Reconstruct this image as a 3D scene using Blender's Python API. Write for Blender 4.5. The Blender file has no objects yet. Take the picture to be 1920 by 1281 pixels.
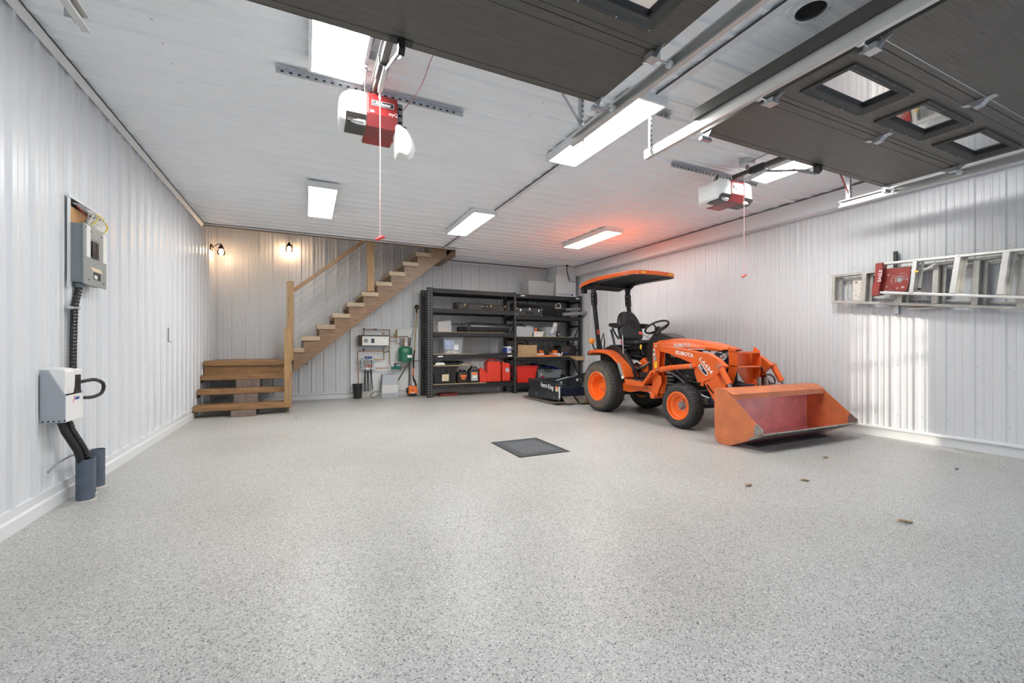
import bpy, bmesh, math, random
from mathutils import Vector, Matrix
random.seed(7)
S = bpy.context.scene; COL = S.collection
# ------------------------------------------------------------------ camera
cam = bpy.data.cameras.new('camera'); camo = bpy.data.objects.new('camera', cam); COL.objects.link(camo)
cam.sensor_width = 36; cam.lens = 15.244; cam.shift_y = 0.00495; cam.clip_start = 0.02; cam.clip_end = 200
camo.location = (0, 0, 1.07); camo.rotation_euler = (math.radians(90), 0, -math.atan(386/813.0)); S.camera = camo
# ------------------------------------------------------------------ sky, sun, exposure
W = bpy.data.worlds.new('sky'); S.world = W; W.use_nodes = True
nt = W.node_tree; bgn = nt.nodes['Background']
SKY = 2.2
bgn.inputs['Strength'].default_value = SKY
tc = nt.nodes.new('ShaderNodeTexCoord'); sep = nt.nodes.new('ShaderNodeSeparateXYZ'); rmp = nt.nodes.new('ShaderNodeValToRGB')
nt.links.new(tc.outputs['Generated'], sep.inputs[0]); nt.links.new(sep.outputs[2], rmp.inputs[0]); nt.links.new(rmp.outputs[0], bgn.inputs[0])
rmp.color_ramp.elements[0].position = 0.0; rmp.color_ramp.elements[0].color = (0.86, 0.92, 1.0, 1)
rmp.color_ramp.elements[1].position = 0.8; rmp.color_ramp.elements[1].color = (0.66, 0.80, 1.0, 1)
sun = bpy.data.lights.new('sun', 'SUN'); suno = bpy.data.objects.new('sun', sun); COL.objects.link(suno)
sun.energy = 7.0; sun.color = (1.0, 0.90, 0.74); sun.angle = math.radians(0.53)
_d = Vector((0.80, 2.59, -0.385)).normalized(); suno.rotation_euler = _d.to_track_quat('-Z', 'Y').to_euler(); suno.location = (2, -20, 6)
for px, w in ((0.46, 2.46), (4.08, 2.6)):                # light portals in the two open doorways
    a = bpy.data.lights.new('portal', 'AREA'); a.shape = 'RECTANGLE'; a.size = w; a.size_y = 2.5; a.cycles.is_portal = True
    ao = bpy.data.objects.new('doorway_portal', a); COL.objects.link(ao); ao.location = (px, -0.34, 1.25); ao.rotation_euler = (math.radians(90), 0, 0)
vs = S.view_settings; vs.view_transform = 'Standard'; vs.look = 'None'; vs.gamma = 1; vs.use_curve_mapping = False; vs.exposure = 0.0
cy = S.cycles; cy.max_bounces = 8; cy.diffuse_bounces = 6; cy.glossy_bounces = 4; cy.transmission_bounces = 6; cy.transparent_max_bounces = 8
cy.sample_clamp_indirect = 8.0; cy.caustics_reflective = False; cy.caustics_refractive = False
LAMP = 41
# ------------------------------------------------------------------ materials
M = {}
def mat(name, col, rough=0.5, metal=0.0, var=0.0, vscale=8, bump=0.0, bscale=60, stretch=(1,1,1), emit=None, estr=0, trans=0, alpha=1, coat=0, spec=None):
    m = bpy.data.materials.new(name); m.use_nodes = True; n = m.node_tree.nodes; l = m.node_tree.links; b = n['Principled BSDF']
    b.inputs['Base Color'].default_value = (*col, 1); b.inputs['Roughness'].default_value = rough; b.inputs['Metallic'].default_value = metal
    if spec is not None: b.inputs['Specular IOR Level'].default_value = spec
    if coat: b.inputs['Coat Weight'].default_value = coat; b.inputs['Coat Roughness'].default_value = 0.15
    if trans: b.inputs['Transmission Weight'].default_value = trans
    if alpha < 1: b.inputs['Alpha'].default_value = alpha
    if emit: b.inputs['Emission Color'].default_value = (*emit, 1); b.inputs['Emission Strength'].default_value = estr
    if var or bump:
        t = n.new('ShaderNodeTexCoord'); mp = n.new('ShaderNodeMapping'); mp.inputs['Scale'].default_value = stretch
        l.new(t.outputs['Object'], mp.inputs[0])
    if var:
        no = n.new('ShaderNodeTexNoise'); no.inputs['Scale'].default_value = vscale; no.inputs['Detail'].default_value = 5; no.inputs['Roughness'].default_value = .6
        r = n.new('ShaderNodeValToRGB'); l.new(mp.outputs[0], no.inputs[0]); l.new(no.outputs[0], r.inputs[0])
        r.color_ramp.elements[0].position = .3; r.color_ramp.elements[0].color = (*[c*(1-var) for c in col], 1)
        r.color_ramp.elements[1].position = .7; r.color_ramp.elements[1].color = (*[min(1, c*(1+var)) for c in col], 1)
        l.new(r.outputs[0], b.inputs['Base Color'])
    if bump:
        no2 = n.new('ShaderNodeTexNoise'); no2.inputs['Scale'].default_value = bscale; no2.inputs['Detail'].default_value = 3
        bp = n.new('ShaderNodeBump'); bp.inputs['Strength'].default_value = bump; bp.inputs['Distance'].default_value = 0.01
        l.new(mp.outputs[0], no2.inputs[0]); l.new(no2.outputs[0], bp.inputs['Height']); l.new(bp.outputs[0], b.inputs['Normal'])
    M[name] = m; return m
mat('white_steel', (.68, .705, .73), .32, 0, var=.02, vscale=1.2)
mat('white_ceiling', (.86, .885, .91), .55, 0, var=.015, vscale=1)
mat('white_trim', (.74, .76, .78), .35)
mat('door_bounce_pale', (.70, .70, .69), .5)  # pale tone for unseen door backs, added to bounce light upward
mat('white_board', (.80, .82, .83), .5)
mat('screw_grey', (.45, .46, .47), .45, .4)
mat('joint_dark', (.05, .05, .055), .7)
mat('gasket_wood', (.20, .12, .06), .6, var=.3, vscale=6)
mat('door_brown', (.098, .090, .078), .42, 0, var=.16, vscale=26, bump=.7, bscale=55, stretch=(.10, 1.6, 1))
mat('door_frame', (.060, .056, .050), .35, 0)
mat('black_seal', (.012, .012, .013), .5)
mat('galv', (.56, .58, .60), .38, .85, var=.14, vscale=30)
mat('galv_track', (.60, .60, .585), .42, .55, var=.06, vscale=4)
mat('black_metal', (.020, .020, .021), .42, .2, bump=.08, bscale=200)
mat('rack_black', (.015, .015, .016), .5, 0, var=.12, vscale=9)
mat('black_plastic', (.018, .018, .019), .38)
mat('black_matte', (.016, .016, .017), .75)
mat('dark_hole', (.004, .004, .004), .9)
mat('grey_plastic', (.085, .11, .15), .5, var=.2, vscale=14)
mat('panel_grey', (.175, .205, .225), .42)
mat('panel_face', (.29, .31, .305), .42)
mat('white_plastic', (.80, .80, .79), .35)
mat('bin_grey', (.36, .39, .43), .5)
mat('bin_light', (.62, .63, .62), .5)
mat('opener_red', (.30, .022, .022), .3)
mat('opener_red2', (.22, .03, .03), .35)
mat('handle_red', (.75, .07, .07), .35)
mat('rope_pink', (.80, .52, .50), .6)
mat('orange_paint', (.78, .135, .022), .32, 0, var=.05, vscale=5, coat=.15)
mat('rim_orange', (.95, .17, .02), .28, 0, coat=.4)
mat('faded_orange', (.60, .17, .09), .42, 0, var=.28, vscale=5, bump=.12, bscale=24)
mat('bucket_side', (.62, .185, .072), .42, 0, var=.18, vscale=6, bump=.08, bscale=30)
mat('bucket_inner', (.74, .31, .31), .28, 0, var=.20, vscale=5, bump=.08, bscale=50, coat=.6)  # faded red paint, its base paled to carry the pinkish sky sheen
mat('worn_steel', (.36, .34, .31), .38, .8, var=.3, vscale=20, bump=.2, bscale=60)
mat('rubber', (.042, .042, .043), .72, var=.2, vscale=16, bump=.25, bscale=90)
mat('rubber_dusty', (.115, .098, .080), .85, var=.3, vscale=7)
mat('seat_vinyl', (.018, .018, .019), .32, bump=.15, bscale=120)
mat('navy', (.02, .028, .055), .4)
mat('mower_black', (.030, .038, .046), .30, .1, var=.5, vscale=9)
mat('mower_skid', (.23, .20, .16), .5, .5, var=.4, vscale=20)
mat('wood_board', (.42, .33, .19), .6, var=.15, vscale=6)
mat('stain_yellow', (.85, .55, .05), .4)
mat('sticker_yellow', (.85, .68, .03), .4)
mat('sticker_white', (.78, .78, .76), .45)
mat('sticker_grey', (.30, .31, .32), .45)
mat('decal_white', (.85, .85, .84), .4)
mat('decal_black', (.015, .015, .016), .4)
mat('amber', (.80, .25, .01), .15, coat=.5, emit=(.9, .25, .01), estr=.15)
mat('copper', (.40, .20, .13), .35, .85, var=.25, vscale=20)
mat('brass', (.45, .29, .09), .35, .85)
mat('steel_brushed', (.68, .64, .58), .30, .8, var=.05, vscale=6, stretch=(1, 1, 20))
mat('tank_green', (.02, .17, .095), .35, coat=.2)
mat('pump_green', (.0, .20, .17), .4)
mat('blue_cap', (.02, .07, .32), .35)
mat('red_cap', (.6, .05, .04), .4)
mat('bulb_glow', (1, .8, .5), .3, emit=(1.0, .62, .36), estr=170)
mat('bronze', (.05, .032, .018), .35, .7)
mat('can_red', (.72, .055, .03), .38, coat=.15)
mat('tote_red', (.74, .04, .03), .42)
mat('tarp_blue', (.012, .035, .33), .42, bump=.5, bscale=14)
mat('cardboard', (.46, .31, .16), .75, var=.08, vscale=5)
mat('cardboard_in', (.33, .21, .11), .8)
mat('osb', (.52, .40, .24), .7, var=.25, vscale=40)
mat('plank', (.55, .42, .25), .6, var=.15, vscale=10)
mat('canvas_black', (.012, .012, .013), .8)
mat('case_grey', (.045, .045, .042), .5, bump=.1, bscale=160)
mat('gold', (.62, .45, .18), .3, .8)
mat('chrome', (.75, .75, .75), .15, 1)
mat('roll_black', (.035, .037, .040), .22, var=.5, vscale=18, bump=.2, bscale=30)
mat('milky', (.70, .73, .76), .35, alpha=.5)
mat('clear_tub', (.74, .78, .84), .2, alpha=.20)
mat('milky_thin', (.76, .78, .79), .4, alpha=.32)
mat('paper_mix', (.60, .55, .48), .7, var=.5, vscale=18)
mat('paper_blue', (.28, .36, .62), .6, var=.4, vscale=14)
mat('paper_pink', (.55, .42, .46), .6, var=.35, vscale=22)
mat('label_cream', (.70, .60, .42), .6)
mat('label_orange', (.85, .20, .04), .5)
mat('jug_silver', (.45, .50, .54), .4)
mat('saw_orange', (.85, .17, .02), .35)
mat('saw_white', (.72, .70, .66), .4)
mat('aluminium', (.66, .66, .65), .32, .75, var=.07, vscale=9, stretch=(1, 1, 1))
mat('aluminium_old', (.50, .49, .46), .45, .6, var=.18, vscale=12)
mat('ladder_red', (.30, .04, .032), .4, var=.12, vscale=20)
mat('ladder_scuff', (.50, .42, .40), .5)
mat('leaf_tan', (.42, .30, .17), .8, var=.25, vscale=40)
mat('leaf_dark', (.06, .05, .045), .8)
mat('mat_dark', (.055, .062, .070), .55, var=.15, vscale=50, bump=.3, bscale=300)
mat('grate_dark', (.075, .085, .095), .6, var=.25, vscale=60)
mat('wire_white', (.72, .70, .64), .5)
mat('wire_yellow', (.75, .60, .12), .5)
mat('wood_raw', (.52, .29, .11), .6, var=.2, vscale=5, stretch=(1, 1, .2))
mat('duct_metal', (.36, .37, .38), .4, .6)
mat('concrete', (.70, .71, .72), .85, var=.1, vscale=4)
mat('hedge_green', (.05, .09, .03), .8, var=.4, vscale=3)
mat('bark', (.09, .06, .04), .9, var=.3, vscale=8)
mat('lamp_diffuser', (1, 1, 1), .5, emit=(1.0, .98, .945), estr=LAMP)
mat('opener_lens', (.86, .86, .85), .35)
mat('headlamp', (.75, .78, .82), .08, .35, coat=.8)
mat('tool_grey', (.20, .20, .21), .4)
mat('glass_dial', (.05, .07, .10), .1)
def wood(name, col, axis):
    m = bpy.data.materials.new(name); m.use_nodes = True; n = m.node_tree.nodes; l = m.node_tree.links; b = n['Principled BSDF']
    t = n.new('ShaderNodeTexCoord'); mp = n.new('ShaderNodeMapping'); l.new(t.outputs['Object'], mp.inputs[0])
    mp.inputs['Scale'].default_value = tuple(.12 if k == axis else 1 for k in range(3))
    a = n.new('ShaderNodeTexNoise'); a.inputs['Scale'].default_value = 30; a.inputs['Detail'].default_value = 7; a.inputs['Distortion'].default_value = 1.2
    l.new(mp.outputs[0], a.inputs[0]); r = n.new('ShaderNodeValToRGB'); l.new(a.outputs[0], r.inputs[0])
    e = r.color_ramp.elements; e[0].position = .28; e[0].color = (*[c*.62 for c in col], 1); e[1].position = .72; e[1].color = (*[min(1, c*1.3) for c in col], 1)
    q = e.new(.5); q.color = (*col, 1); l.new(r.outputs[0], b.inputs['Base Color'])
    bp = n.new('ShaderNodeBump'); bp.inputs['Strength'].default_value = .25; bp.inputs['Distance'].default_value = .004; l.new(a.outputs[0], bp.inputs['Height']); l.new(bp.outputs[0], b.inputs['Normal'])
    b.inputs['Roughness'].default_value = .45; M[name] = m
wood('stair_wood_x', (.285, .155, .065), 0); wood('stair_wood_y', (.27, .175, .095), 1); wood('stair_wood_z', (.33, .20, .09), 2); wood('tread_wood', (.36, .275, .19), 0)
wood('stringer_wood', (.190, .115, .066), 0); wood('block_wood', (.19, .145, .12), 2)
def floor_mat():
    m = bpy.data.materials.new('flake_floor'); m.use_nodes = True; n = m.node_tree.nodes; l = m.node_tree.links; b = n['Principled BSDF']
    t = n.new('ShaderNodeTexCoord')
    def layer(scale, stops):
        v = n.new('ShaderNodeTexVoronoi'); v.inputs['Scale'].default_value = scale; l.new(t.outputs['Object'], v.inputs['Vector'])
        s = n.new('ShaderNodeSeparateColor'); l.new(v.outputs['Color'], s.inputs[0])
        r = n.new('ShaderNodeValToRGB'); r.color_ramp.interpolation = 'CONSTANT'; l.new(s.outputs[0], r.inputs[0])
        e = r.color_ramp.elements
        while len(e) > 1: e.remove(e[-1])
        e[0].position = 0; e[0].color = (*stops[0][1], 1)
        for p, c in stops[1:]: q = e.new(p); q.color = (*c, 1)
        return r, s
    r1, s1 = layer(205, [(0, (.018, .021, .024)), (.062, (.16, .17, .172)), (.12, (.42, .425, .41)), (.55, (.51, .51, .485)), (.82, (.60, .60, .58)), (.93, (.76, .76, .74))])
    r2, s2 = layer(330, [(0, (.03, .03, .032)), (.06, (.28, .285, .285)), (.20, (.47, .47, .45)), (.75, (.62, .62, .60))])
    mx = n.new('ShaderNodeMix'); mx.data_type = 'RGBA'; mx.inputs[0].default_value = .30
    l.new(r1.outputs[0], mx.inputs[6]); l.new(r2.outputs[0], mx.inputs[7]); 
    # broad soiling
    no = n.new('ShaderNodeTexNoise'); no.inputs['Scale'].default_value = .9; no.inputs['Detail'].default_value = 4; l.new(t.outputs['Object'], no.inputs[0])
    r3 = n.new('ShaderNodeValToRGB'); l.new(no.outputs[0], r3.inputs[0]); r3.color_ramp.elements[0].color = (.90, .89, .87, 1); r3.color_ramp.elements[1].color = (1, 1, 1, 1)
    r3.color_ramp.elements[0].position = .35; r3.color_ramp.elements[1].position = .6
    mu = n.new('ShaderNodeMix'); mu.data_type = 'RGBA'; mu.blend_type = 'MULTIPLY'; mu.inputs[0].default_value = 1
    l.new(mx.outputs[2], mu.inputs[6]); l.new(r3.outputs[0], mu.inputs[7]); l.new(mu.outputs[2], b.inputs['Base Color'])
    b.inputs['Roughness'].default_value = .38
    bp = n.new('ShaderNodeBump'); bp.inputs['Strength'].default_value = .35; bp.inputs['Distance'].default_value = .002; l.new(s1.outputs[1], bp.inputs['Height']); l.new(bp.outputs[0], b.inputs['Normal'])
    M['flake_floor'] = m
floor_mat()
def glass_mat():
    m = bpy.data.materials.new('window_glass'); m.use_nodes = True; n = m.node_tree.nodes; l = m.node_tree.links
    for x in list(n): n.remove(x)
    o = n.new('ShaderNodeOutputMaterial'); mi = n.new('ShaderNodeMixShader'); tr = n.new('ShaderNodeBsdfTransparent'); gl = n.new('ShaderNodeBsdfGlossy'); fr = n.new('ShaderNodeFresnel')
    fr.inputs[0].default_value = 1.5; gl.inputs['Roughness'].default_value = .05; tr.inputs[0].default_value = (.97, .98, .98, 1)
    l.new(fr.outputs[0], mi.inputs[0]); l.new(tr.outputs[0], mi.inputs[1]); l.new(gl.outputs[0], mi.inputs[2]); l.new(mi.outputs[0], o.inputs[0]); M['window_glass'] = m
glass_mat()
# ------------------------------------------------------------------ helpers
def sm(P, k=4):
    P = [Vector(p) for p in P]; out = []
    for i in range(len(P)-1):
        a = P[max(0, i-1)]; b = P[i]; c = P[i+1]; d = P[min(len(P)-1, i+2)]
        for j in range(k):
            t = j/k; out.append(.5*((2*b)+(c-a)*t+(2*a-5*b+4*c-d)*t*t+(3*b-a-3*c+d)*t**3))
    out.append(P[-1]); return out
def wloc(o):
    v = Vector((0, 0, 0))
    while o is not None: v += o.location; o = o.parent
    return v
class MB:
    def __init__(s): s.v = []; s.f = []
    def add(s, vs, fs):
        k = len(s.v); s.v += [tuple(q) for q in vs]; s.f += [tuple(i+k for i in f) for f in fs]; return s
    def box(s, x0, x1, y0, y1, z0, z1):
        return s.add([(x0,y0,z0),(x1,y0,z0),(x1,y1,z0),(x0,y1,z0),(x0,y0,z1),(x1,y0,z1),(x1,y1,z1),(x0,y1,z1)],
                     [(0,3,2,1),(4,5,6,7),(0,1,5,4),(1,2,6,5),(2,3,7,6),(3,0,4,7)])
    def hexa(s, p): return s.add(p, [(0,3,2,1),(4,5,6,7),(0,1,5,4),(1,2,6,5),(2,3,7,6),(3,0,4,7)])
    def prism(s, poly, ax, a, b):
        n = len(poly)
        def P(q, t): return (t, q[0], q[1]) if ax == 'x' else (q[0], t, q[1]) if ax == 'y' else (q[0], q[1], t)
        s.add([P(q, a) for q in poly]+[P(q, b) for q in poly], [tuple(range(n))[::-1], tuple(range(n, 2*n))]+[(i, (i+1) % n, n+(i+1) % n, n+i) for i in range(n)])
        return s
    def tube(s, pts, r, n=8, closed=False):
        pts = [Vector(p) for p in pts]; m = len(pts); rs = r if isinstance(r, (list, tuple)) else [r]*m; V = []; F = []; prev = None
        for i, p in enumerate(pts):
            a = pts[(i-1) % m] if (i > 0 or closed) else p; b = pts[(i+1) % m] if (i < m-1 or closed) else p
            t = (b-a); t = t.normalized() if t.length > 1e-9 else Vector((0, 0, 1))
            if prev is None:
                u = t.orthogonal().normalized()
            else:
                u = prev-t*prev.dot(t); u = u.normalized() if u.length > 1e-6 else t.orthogonal().normalized()
            prev = u; w = t.cross(u)
            for k in range(n):
                an = 2*math.pi*k/n; V.append(p+(u*math.cos(an)+w*math.sin(an))*rs[i])
        for i in range(m if closed else m-1):
            j = (i+1) % m
            for k in range(n): F.append((i*n+k, i*n+(k+1) % n, j*n+(k+1) % n, j*n+k))
        if not closed: F.append(tuple(range(n))[::-1]); F.append(tuple((m-1)*n+k for k in range(n)))
        return s.add(V, F)
    def lathe(s, c, axis, prof, n=24, closed=False, sq=(1, 1), cap0=True):
        c = Vector(c); A = Vector(axis).normalized(); u = A.orthogonal().normalized()
        if abs(A.z) > .99: u = Vector((1, 0, 0))
        elif abs(A.x) > .99: u = Vector((0, 1, 0))
        w = A.cross(u); V = []; F = []; m = len(prof)
        for h, r in prof:
            for k in range(n):
                a = 2*math.pi*(k+.5*(n == 4))/n; V.append(c+A*h+(u*math.cos(a)*sq[0]+w*math.sin(a)*sq[1])*r)
        for i in range(m if closed else m-1):
            j = (i+1) % m
            for k in range(n): F.append((i*n+k, i*n+(k+1) % n, j*n+(k+1) % n, j*n+k))
        if not closed:
            if cap0: F.append(tuple(range(n))[::-1])
            F.append(tuple((m-1)*n+k for k in range(n)))
        return s.add(V, F)
    def bar(s, p, q, w, h, up=(0, 0, 1)):
        p = Vector(p); q = Vector(q); t = (q-p).normalized(); r = t.cross(Vector(up)).normalized(); u = r.cross(t)
        return s.hexa([e+r*a*w/2+u*b*h/2 for e, a, b in ((p,-1,-1),(p,1,-1),(q,1,-1),(q,-1,-1),(p,-1,1),(p,1,1),(q,1,1),(q,-1,1))])
    def loft(s, rings, cap=True):
        n = len(rings[0]); V = [v for r in rings for v in r]; F = []
        for i in range(len(rings)-1):
            for k in range(n): F.append((i*n+k, i*n+(k+1) % n, (i+1)*n+(k+1) % n, (i+1)*n+k))
        if cap: F.append(tuple(range(n))[::-1]); F.append(tuple((len(rings)-1)*n+k for k in range(n)))
        return s.add(V, F)
    def sheet(s, grid):
        m = len(grid[0]); V = [v for r in grid for v in r]
        return s.add(V, [(i*m+k, i*m+k+1, (i+1)*m+k+1, (i+1)*m+k) for i in range(len(grid)-1) for k in range(m-1)])
    def mesh(s, name, m, off=Vector((0, 0, 0)), smooth=False, recalc=True):
        me = bpy.data.meshes.new(name); me.from_pydata([tuple(Vector(v)-off) for v in s.v], [], s.f)
        if recalc:
            bm = bmesh.new(); bm.from_mesh(me); bmesh.ops.recalc_face_normals(bm, faces=bm.faces); bm.to_mesh(me); bm.free()
        me.materials.append(M[m]); me.update()
        if smooth: me.shade_smooth(); me.set_sharp_from_angle(angle=math.radians(38))
        return me
    def build(s, name, m, parent=None, bev=0, smooth=False, kind=None, label=None, recalc=True, thick=0):
        off = wloc(parent) if parent is not None else Vector((0, 0, 0))
        if parent is None and s.v:      # origin at the thing's base
            xs = [v[0] for v in s.v]; ys = [v[1] for v in s.v]; zs = [v[2] for v in s.v]
            loc = Vector(((min(xs)+max(xs))/2, (min(ys)+max(ys))/2, min(zs)))
        else: loc = Vector((0, 0, 0))
        o = bpy.data.objects.new(name, s.mesh(name, m, off+loc, smooth, recalc)); COL.objects.link(o)
        if parent is not None: o.parent = parent
        o.location = loc
        if thick: md = o.modifiers.new('thickness', 'SOLIDIFY'); md.thickness = thick; md.offset = 0
        if bev: md = o.modifiers.new('bevel', 'BEVEL'); md.width = bev; md.segments = 2; md.limit_method = 'ANGLE'; md.angle_limit = math.radians(40); md.use_clamp_overlap = True
        if kind: o['kind'] = kind
        if label: o['label'] = label
        return o
def tag(o, label, cat, group=None):
    o['label'] = label; o['category'] = cat
    if group: o['group'] = group
    return o
def thing(name, label, cat, loc=(0, 0, 0), group=None):
    o = bpy.data.objects.new(name, None); COL.objects.link(o); o.location = loc; o.empty_display_size = .1
    return tag(o, label, cat, group)
def copy_tree(o, loc=None, rotz=None, label=None):
    def cp(x, par):
        c = x.copy(); COL.objects.link(c); c.parent = par
        for ch in x.children: cp(ch, c)
        return c
    c = cp(o, None)
    if loc is not None: c.location = loc
    if rotz is not None: c.rotation_euler.z = rotz
    if label: c['label'] = label
    return c
def text(s, size, org, xd, yd, m, parent, name='lettering', depth=.001, bold=0.0, align='LEFT', shear=0, fit=0):
    cu = bpy.data.curves.new(name, 'FONT'); cu.body = s; cu.size = size; cu.extrude = depth; cu.offset = bold; cu.align_x = align; cu.shear = shear; cu.resolution_u = 3
    to = bpy.data.objects.new(name, cu); COL.objects.link(to)
    dg = bpy.context.evaluated_depsgraph_get(); me = bpy.data.meshes.new_from_object(to.evaluated_get(dg)); bpy.data.objects.remove(to); bpy.data.curves.remove(cu)
    x = Vector(xd).normalized(); y = Vector(yd).normalized(); z = x.cross(y); off = wloc(parent)
    mt = Matrix(((x.x, y.x, z.x), (x.y, y.y, z.y), (x.z, y.z, z.z))); o3 = Vector(org)
    if fit:
        w_ = max(v.co.x for v in me.vertices)-min(v.co.x for v in me.vertices); k_ = fit/w_
        for v in me.vertices: v.co.x *= k_
    for v in me.vertices: v.co = mt @ v.co+o3-off
    me.materials.clear(); me.materials.append(M[m]); me.name = name
    o = bpy.data.objects.new(name, me); COL.objects.link(o); o.parent = parent; return o
def arc(c, r, a0, a1, n, plane='yz', x=0):
    out = []
    for i in range(n+1):
        a = math.radians(a0+(a1-a0)*i/n); out.append((c[0]+r*math.cos(a), c[1]+r*math.sin(a)))
    return out
# ================================================================== the setting
L, R, B, C, F0, WELL = -1.54, 6.20, 9.65, 3.05, -0.35, 5.45
def struct(o): o['kind'] = 'structure'; return o
fl = struct(MB().box(L-.15, R+.15, F0-.15, B+.15, -.12, 0).build('floor', 'flake_floor'))
dr = struct(MB().box(-25, 25, -30, F0-.15, -.14, -.02).build('driveway', 'concrete'))
wl = struct(MB().box(L-.15, L-.001, F0-.15, B, 0, C+.15).box(L-.15, L-.001, 8.44, B, C+.15, WELL).build('wall_left', 'white_steel'))
wr = struct(MB().box(R+.001, R+.15, F0-.15, B, 0, C+.15).build('wall_right', 'white_steel'))
wb = struct(MB().box(L-.15, R+.15, B+.001, B+.15, 0, C+.15).box(L-.15, 3.1, B+.001, B+.15, C+.15, WELL).build('wall_back', 'white_steel'))
m = MB().box(L-.15, -.80, F0-.15, F0, 0, C+.15).box(1.72, 2.80, F0-.15, F0, 0, C+.15).box(5.36, R+.15, F0-.15, F0, 0, C+.15)
m.box(-.80, 1.72, F0-.15, F0, 2.50, C+.15).box(2.80, 5.36, F0-.15, F0, 2.50, C+.15)
wf = struct(m.build('wall_front', 'white_steel'))
ce = struct(MB().box(L, R, F0, 8.44, C+.016, C+.14).box(2.74, R, 8.44, B, C+.016, C+.14).build('ceiling', 'white_ceiling'))
m = MB().box(L, 2.9, 8.30, 8.44, C+.14, WELL).box(2.74, 2.9, 8.44, B, C+.14, WELL).box(L, 2.9, 8.3, B, WELL, WELL+.1)
struct(m.build('wall_stairwell', 'white_board'))
# --- corrugated sheets: every sheet (4 pitches) is a part of its wall
def profile(p, n, H=.019):
    out = []
    for k in range(n):
        b = k*p
        out += [(b-.030, 0), (b-.017, H), (b+.017, H), (b+.030, 0)]
        for q in (p/3+.006, 2*p/3-.006): out += [(b+q-.011, 0), (b+q-.006, .0035), (b+q+.006, .0035), (b+q+.011, 0)]
    b = n*p; out += [(b-.030, 0), (b-.017, H-.0015), (b+.010, H-.0015)]
    return out
def sheet(parent, t0, p, n, a, b, fn, mt, t_lim=None):
    pr = [(t0+t, h) for t, h in profile(p, n, .009 if parent is wr else .013 if parent is wb else .019)]
    if t_lim: pr = [q for q in pr if t_lim[0] <= q[0] <= t_lim[1]]
    if len(pr) < 2: return
    g = MB().sheet([[fn(t, h, a) for t, h in pr], [fn(t, h, b) for t, h in pr]])
    g.build('panel', mt, parent, recalc=False)
def run(parent, phase, p, lo, hi, a, b, fn, mt, bsel=None):
    k0 = math.floor((lo-phase)/(4*p)); t = phase+k0*4*p
    while t < hi:
        bb = b if bsel is None else bsel(t, 4*p)
        sheet(parent, t, p, 4, a, bb, fn, mt, (lo, hi)); t += 4*p
def screws(parent, pts, d, nm='screw_heads'):
    g = MB()
    for p in pts: g.lathe(p, d, [(0, .0068), (.0015, .0068), (.002, .0045), (.005, .004)], 6)
    g.build(nm, 'screw_grey', parent, kind='stuff')
PL, PR, PB, PC = .2318, .2210, .2270, .2285
run(wl, 3.491, PL, F0, 8.44, 0, C, lambda t, h, z: (L+h, t, z), 'white_steel')
run(wl, 3.491, PL, 8.44, B, 0, WELL, lambda t, h, z: (L+h, t, z), 'white_steel')
run(wr, 3.551, PR, F0, B, 0, C, lambda t, h, z: (R-h, t, z), 'white_steel')
run(wb, -1.47, PB, L, 2.74, 0, WELL, lambda t, h, z: (t, B-h, z), 'white_steel')
run(wb, -1.47, PB, 2.74, R, 0, C, lambda t, h, z: (t, B-h, z), 'white_steel')
CE = lambda t, h, x: (x, t, C+.015-h)
for a, b, lo, hi in ((L, 2.50, F0, 8.44), (2.50, R, F0, 8.44), (2.74, R, 8.44, B)): run(ce, 2.36, PC, lo, hi, a, b, CE, 'white_ceiling')
screws(wl, [(L, 3.491+PL*(k+.2), z) for k in range(-3, 20) for z in (.32, .86, 1.47, 2.02, 2.62)] , (1, 0, 0))
screws(wl, [(L, 3.491+PL*(k+.2), 2.1) for k in range(20, 26)], (1, 0, 0))
screws(wr, [(R, 3.551+PR*(k-.2), z) for k in range(-12, 26) for z in (.28, .86, 1.47, 2.06)], (-1, 0, 0))
screws(wb, [(-1.47+PB*(k+.2), B, z) for k in range(0, 32) for z in (.22, 1.47, 2.05, 2.65)], (0, -1, 0))
screws(ce, [(x, 2.36+PC*(k+.22), C+.015) for k in range(-7, 27) for x in (-.85, .55, 1.75, 3.3, 4.6, 5.7)], (0, 0, -1))
# --- trims
def trim(i, g, m='white_trim'): return struct(g.build('trim_%d' % i, m))
trim(1, MB().prism([(L+.018, C), (L+.021, C-.044), (L+.062, C-.007), (L+.062, C-.001), (L+.030, C-.001)], 'y', F0, 8.44))
trim(2, MB().box(2.468, 2.535, 2.61, 8.42, C-.012, C-.001))
trim(3, MB().prism([(2.468, C-.012), (2.535, C-.012), (2.535, C-.001), (2.468, C-.001)], 'y', F0, 2.58))
trim(4, MB().box(2.535, 6.0, 2.583, 2.600, C-.009, C-.002))
trim(5, MB().box(L+.02, 2.74, 8.405, 8.440, C-.016, C+.0), 'white_trim')
trim(6, MB().box(L+.02, 2.74, 8.440, 8.462, C-.030, C+.20), 'gasket_wood')
trim(7, MB().box(2.74, 5.53, B-.045, B-.02, C-.05, C-.002))
trim(8, MB().box(2.78, 5.53, B-.058, B-.045, C-.013, C-.004), 'joint_dark')
trim(9, MB().box(2.462, 2.467, F0, 8.42, C-.016, C-.004), 'joint_dark')
trim(10, MB().box(L+.063, L+.067, F0, 8.42, C-.012, C-.002), 'joint_dark')
struct(MB().prism([(L, 0), (L+.034, 0), (L+.034, .075), (L+.020, .085), (L+.022, .135), (L, .135)], 'y', F0, 9.62).build('baseboard_left', 'white_trim'))
struct(MB().prism([(R, 0), (R-.034, 0), (R-.034, .090), (R-.055, .100), (R-.055, .112), (R-.022, .125), (R, .125)], 'y', F0, B).build('baseboard_right', 'white_trim'))
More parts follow.
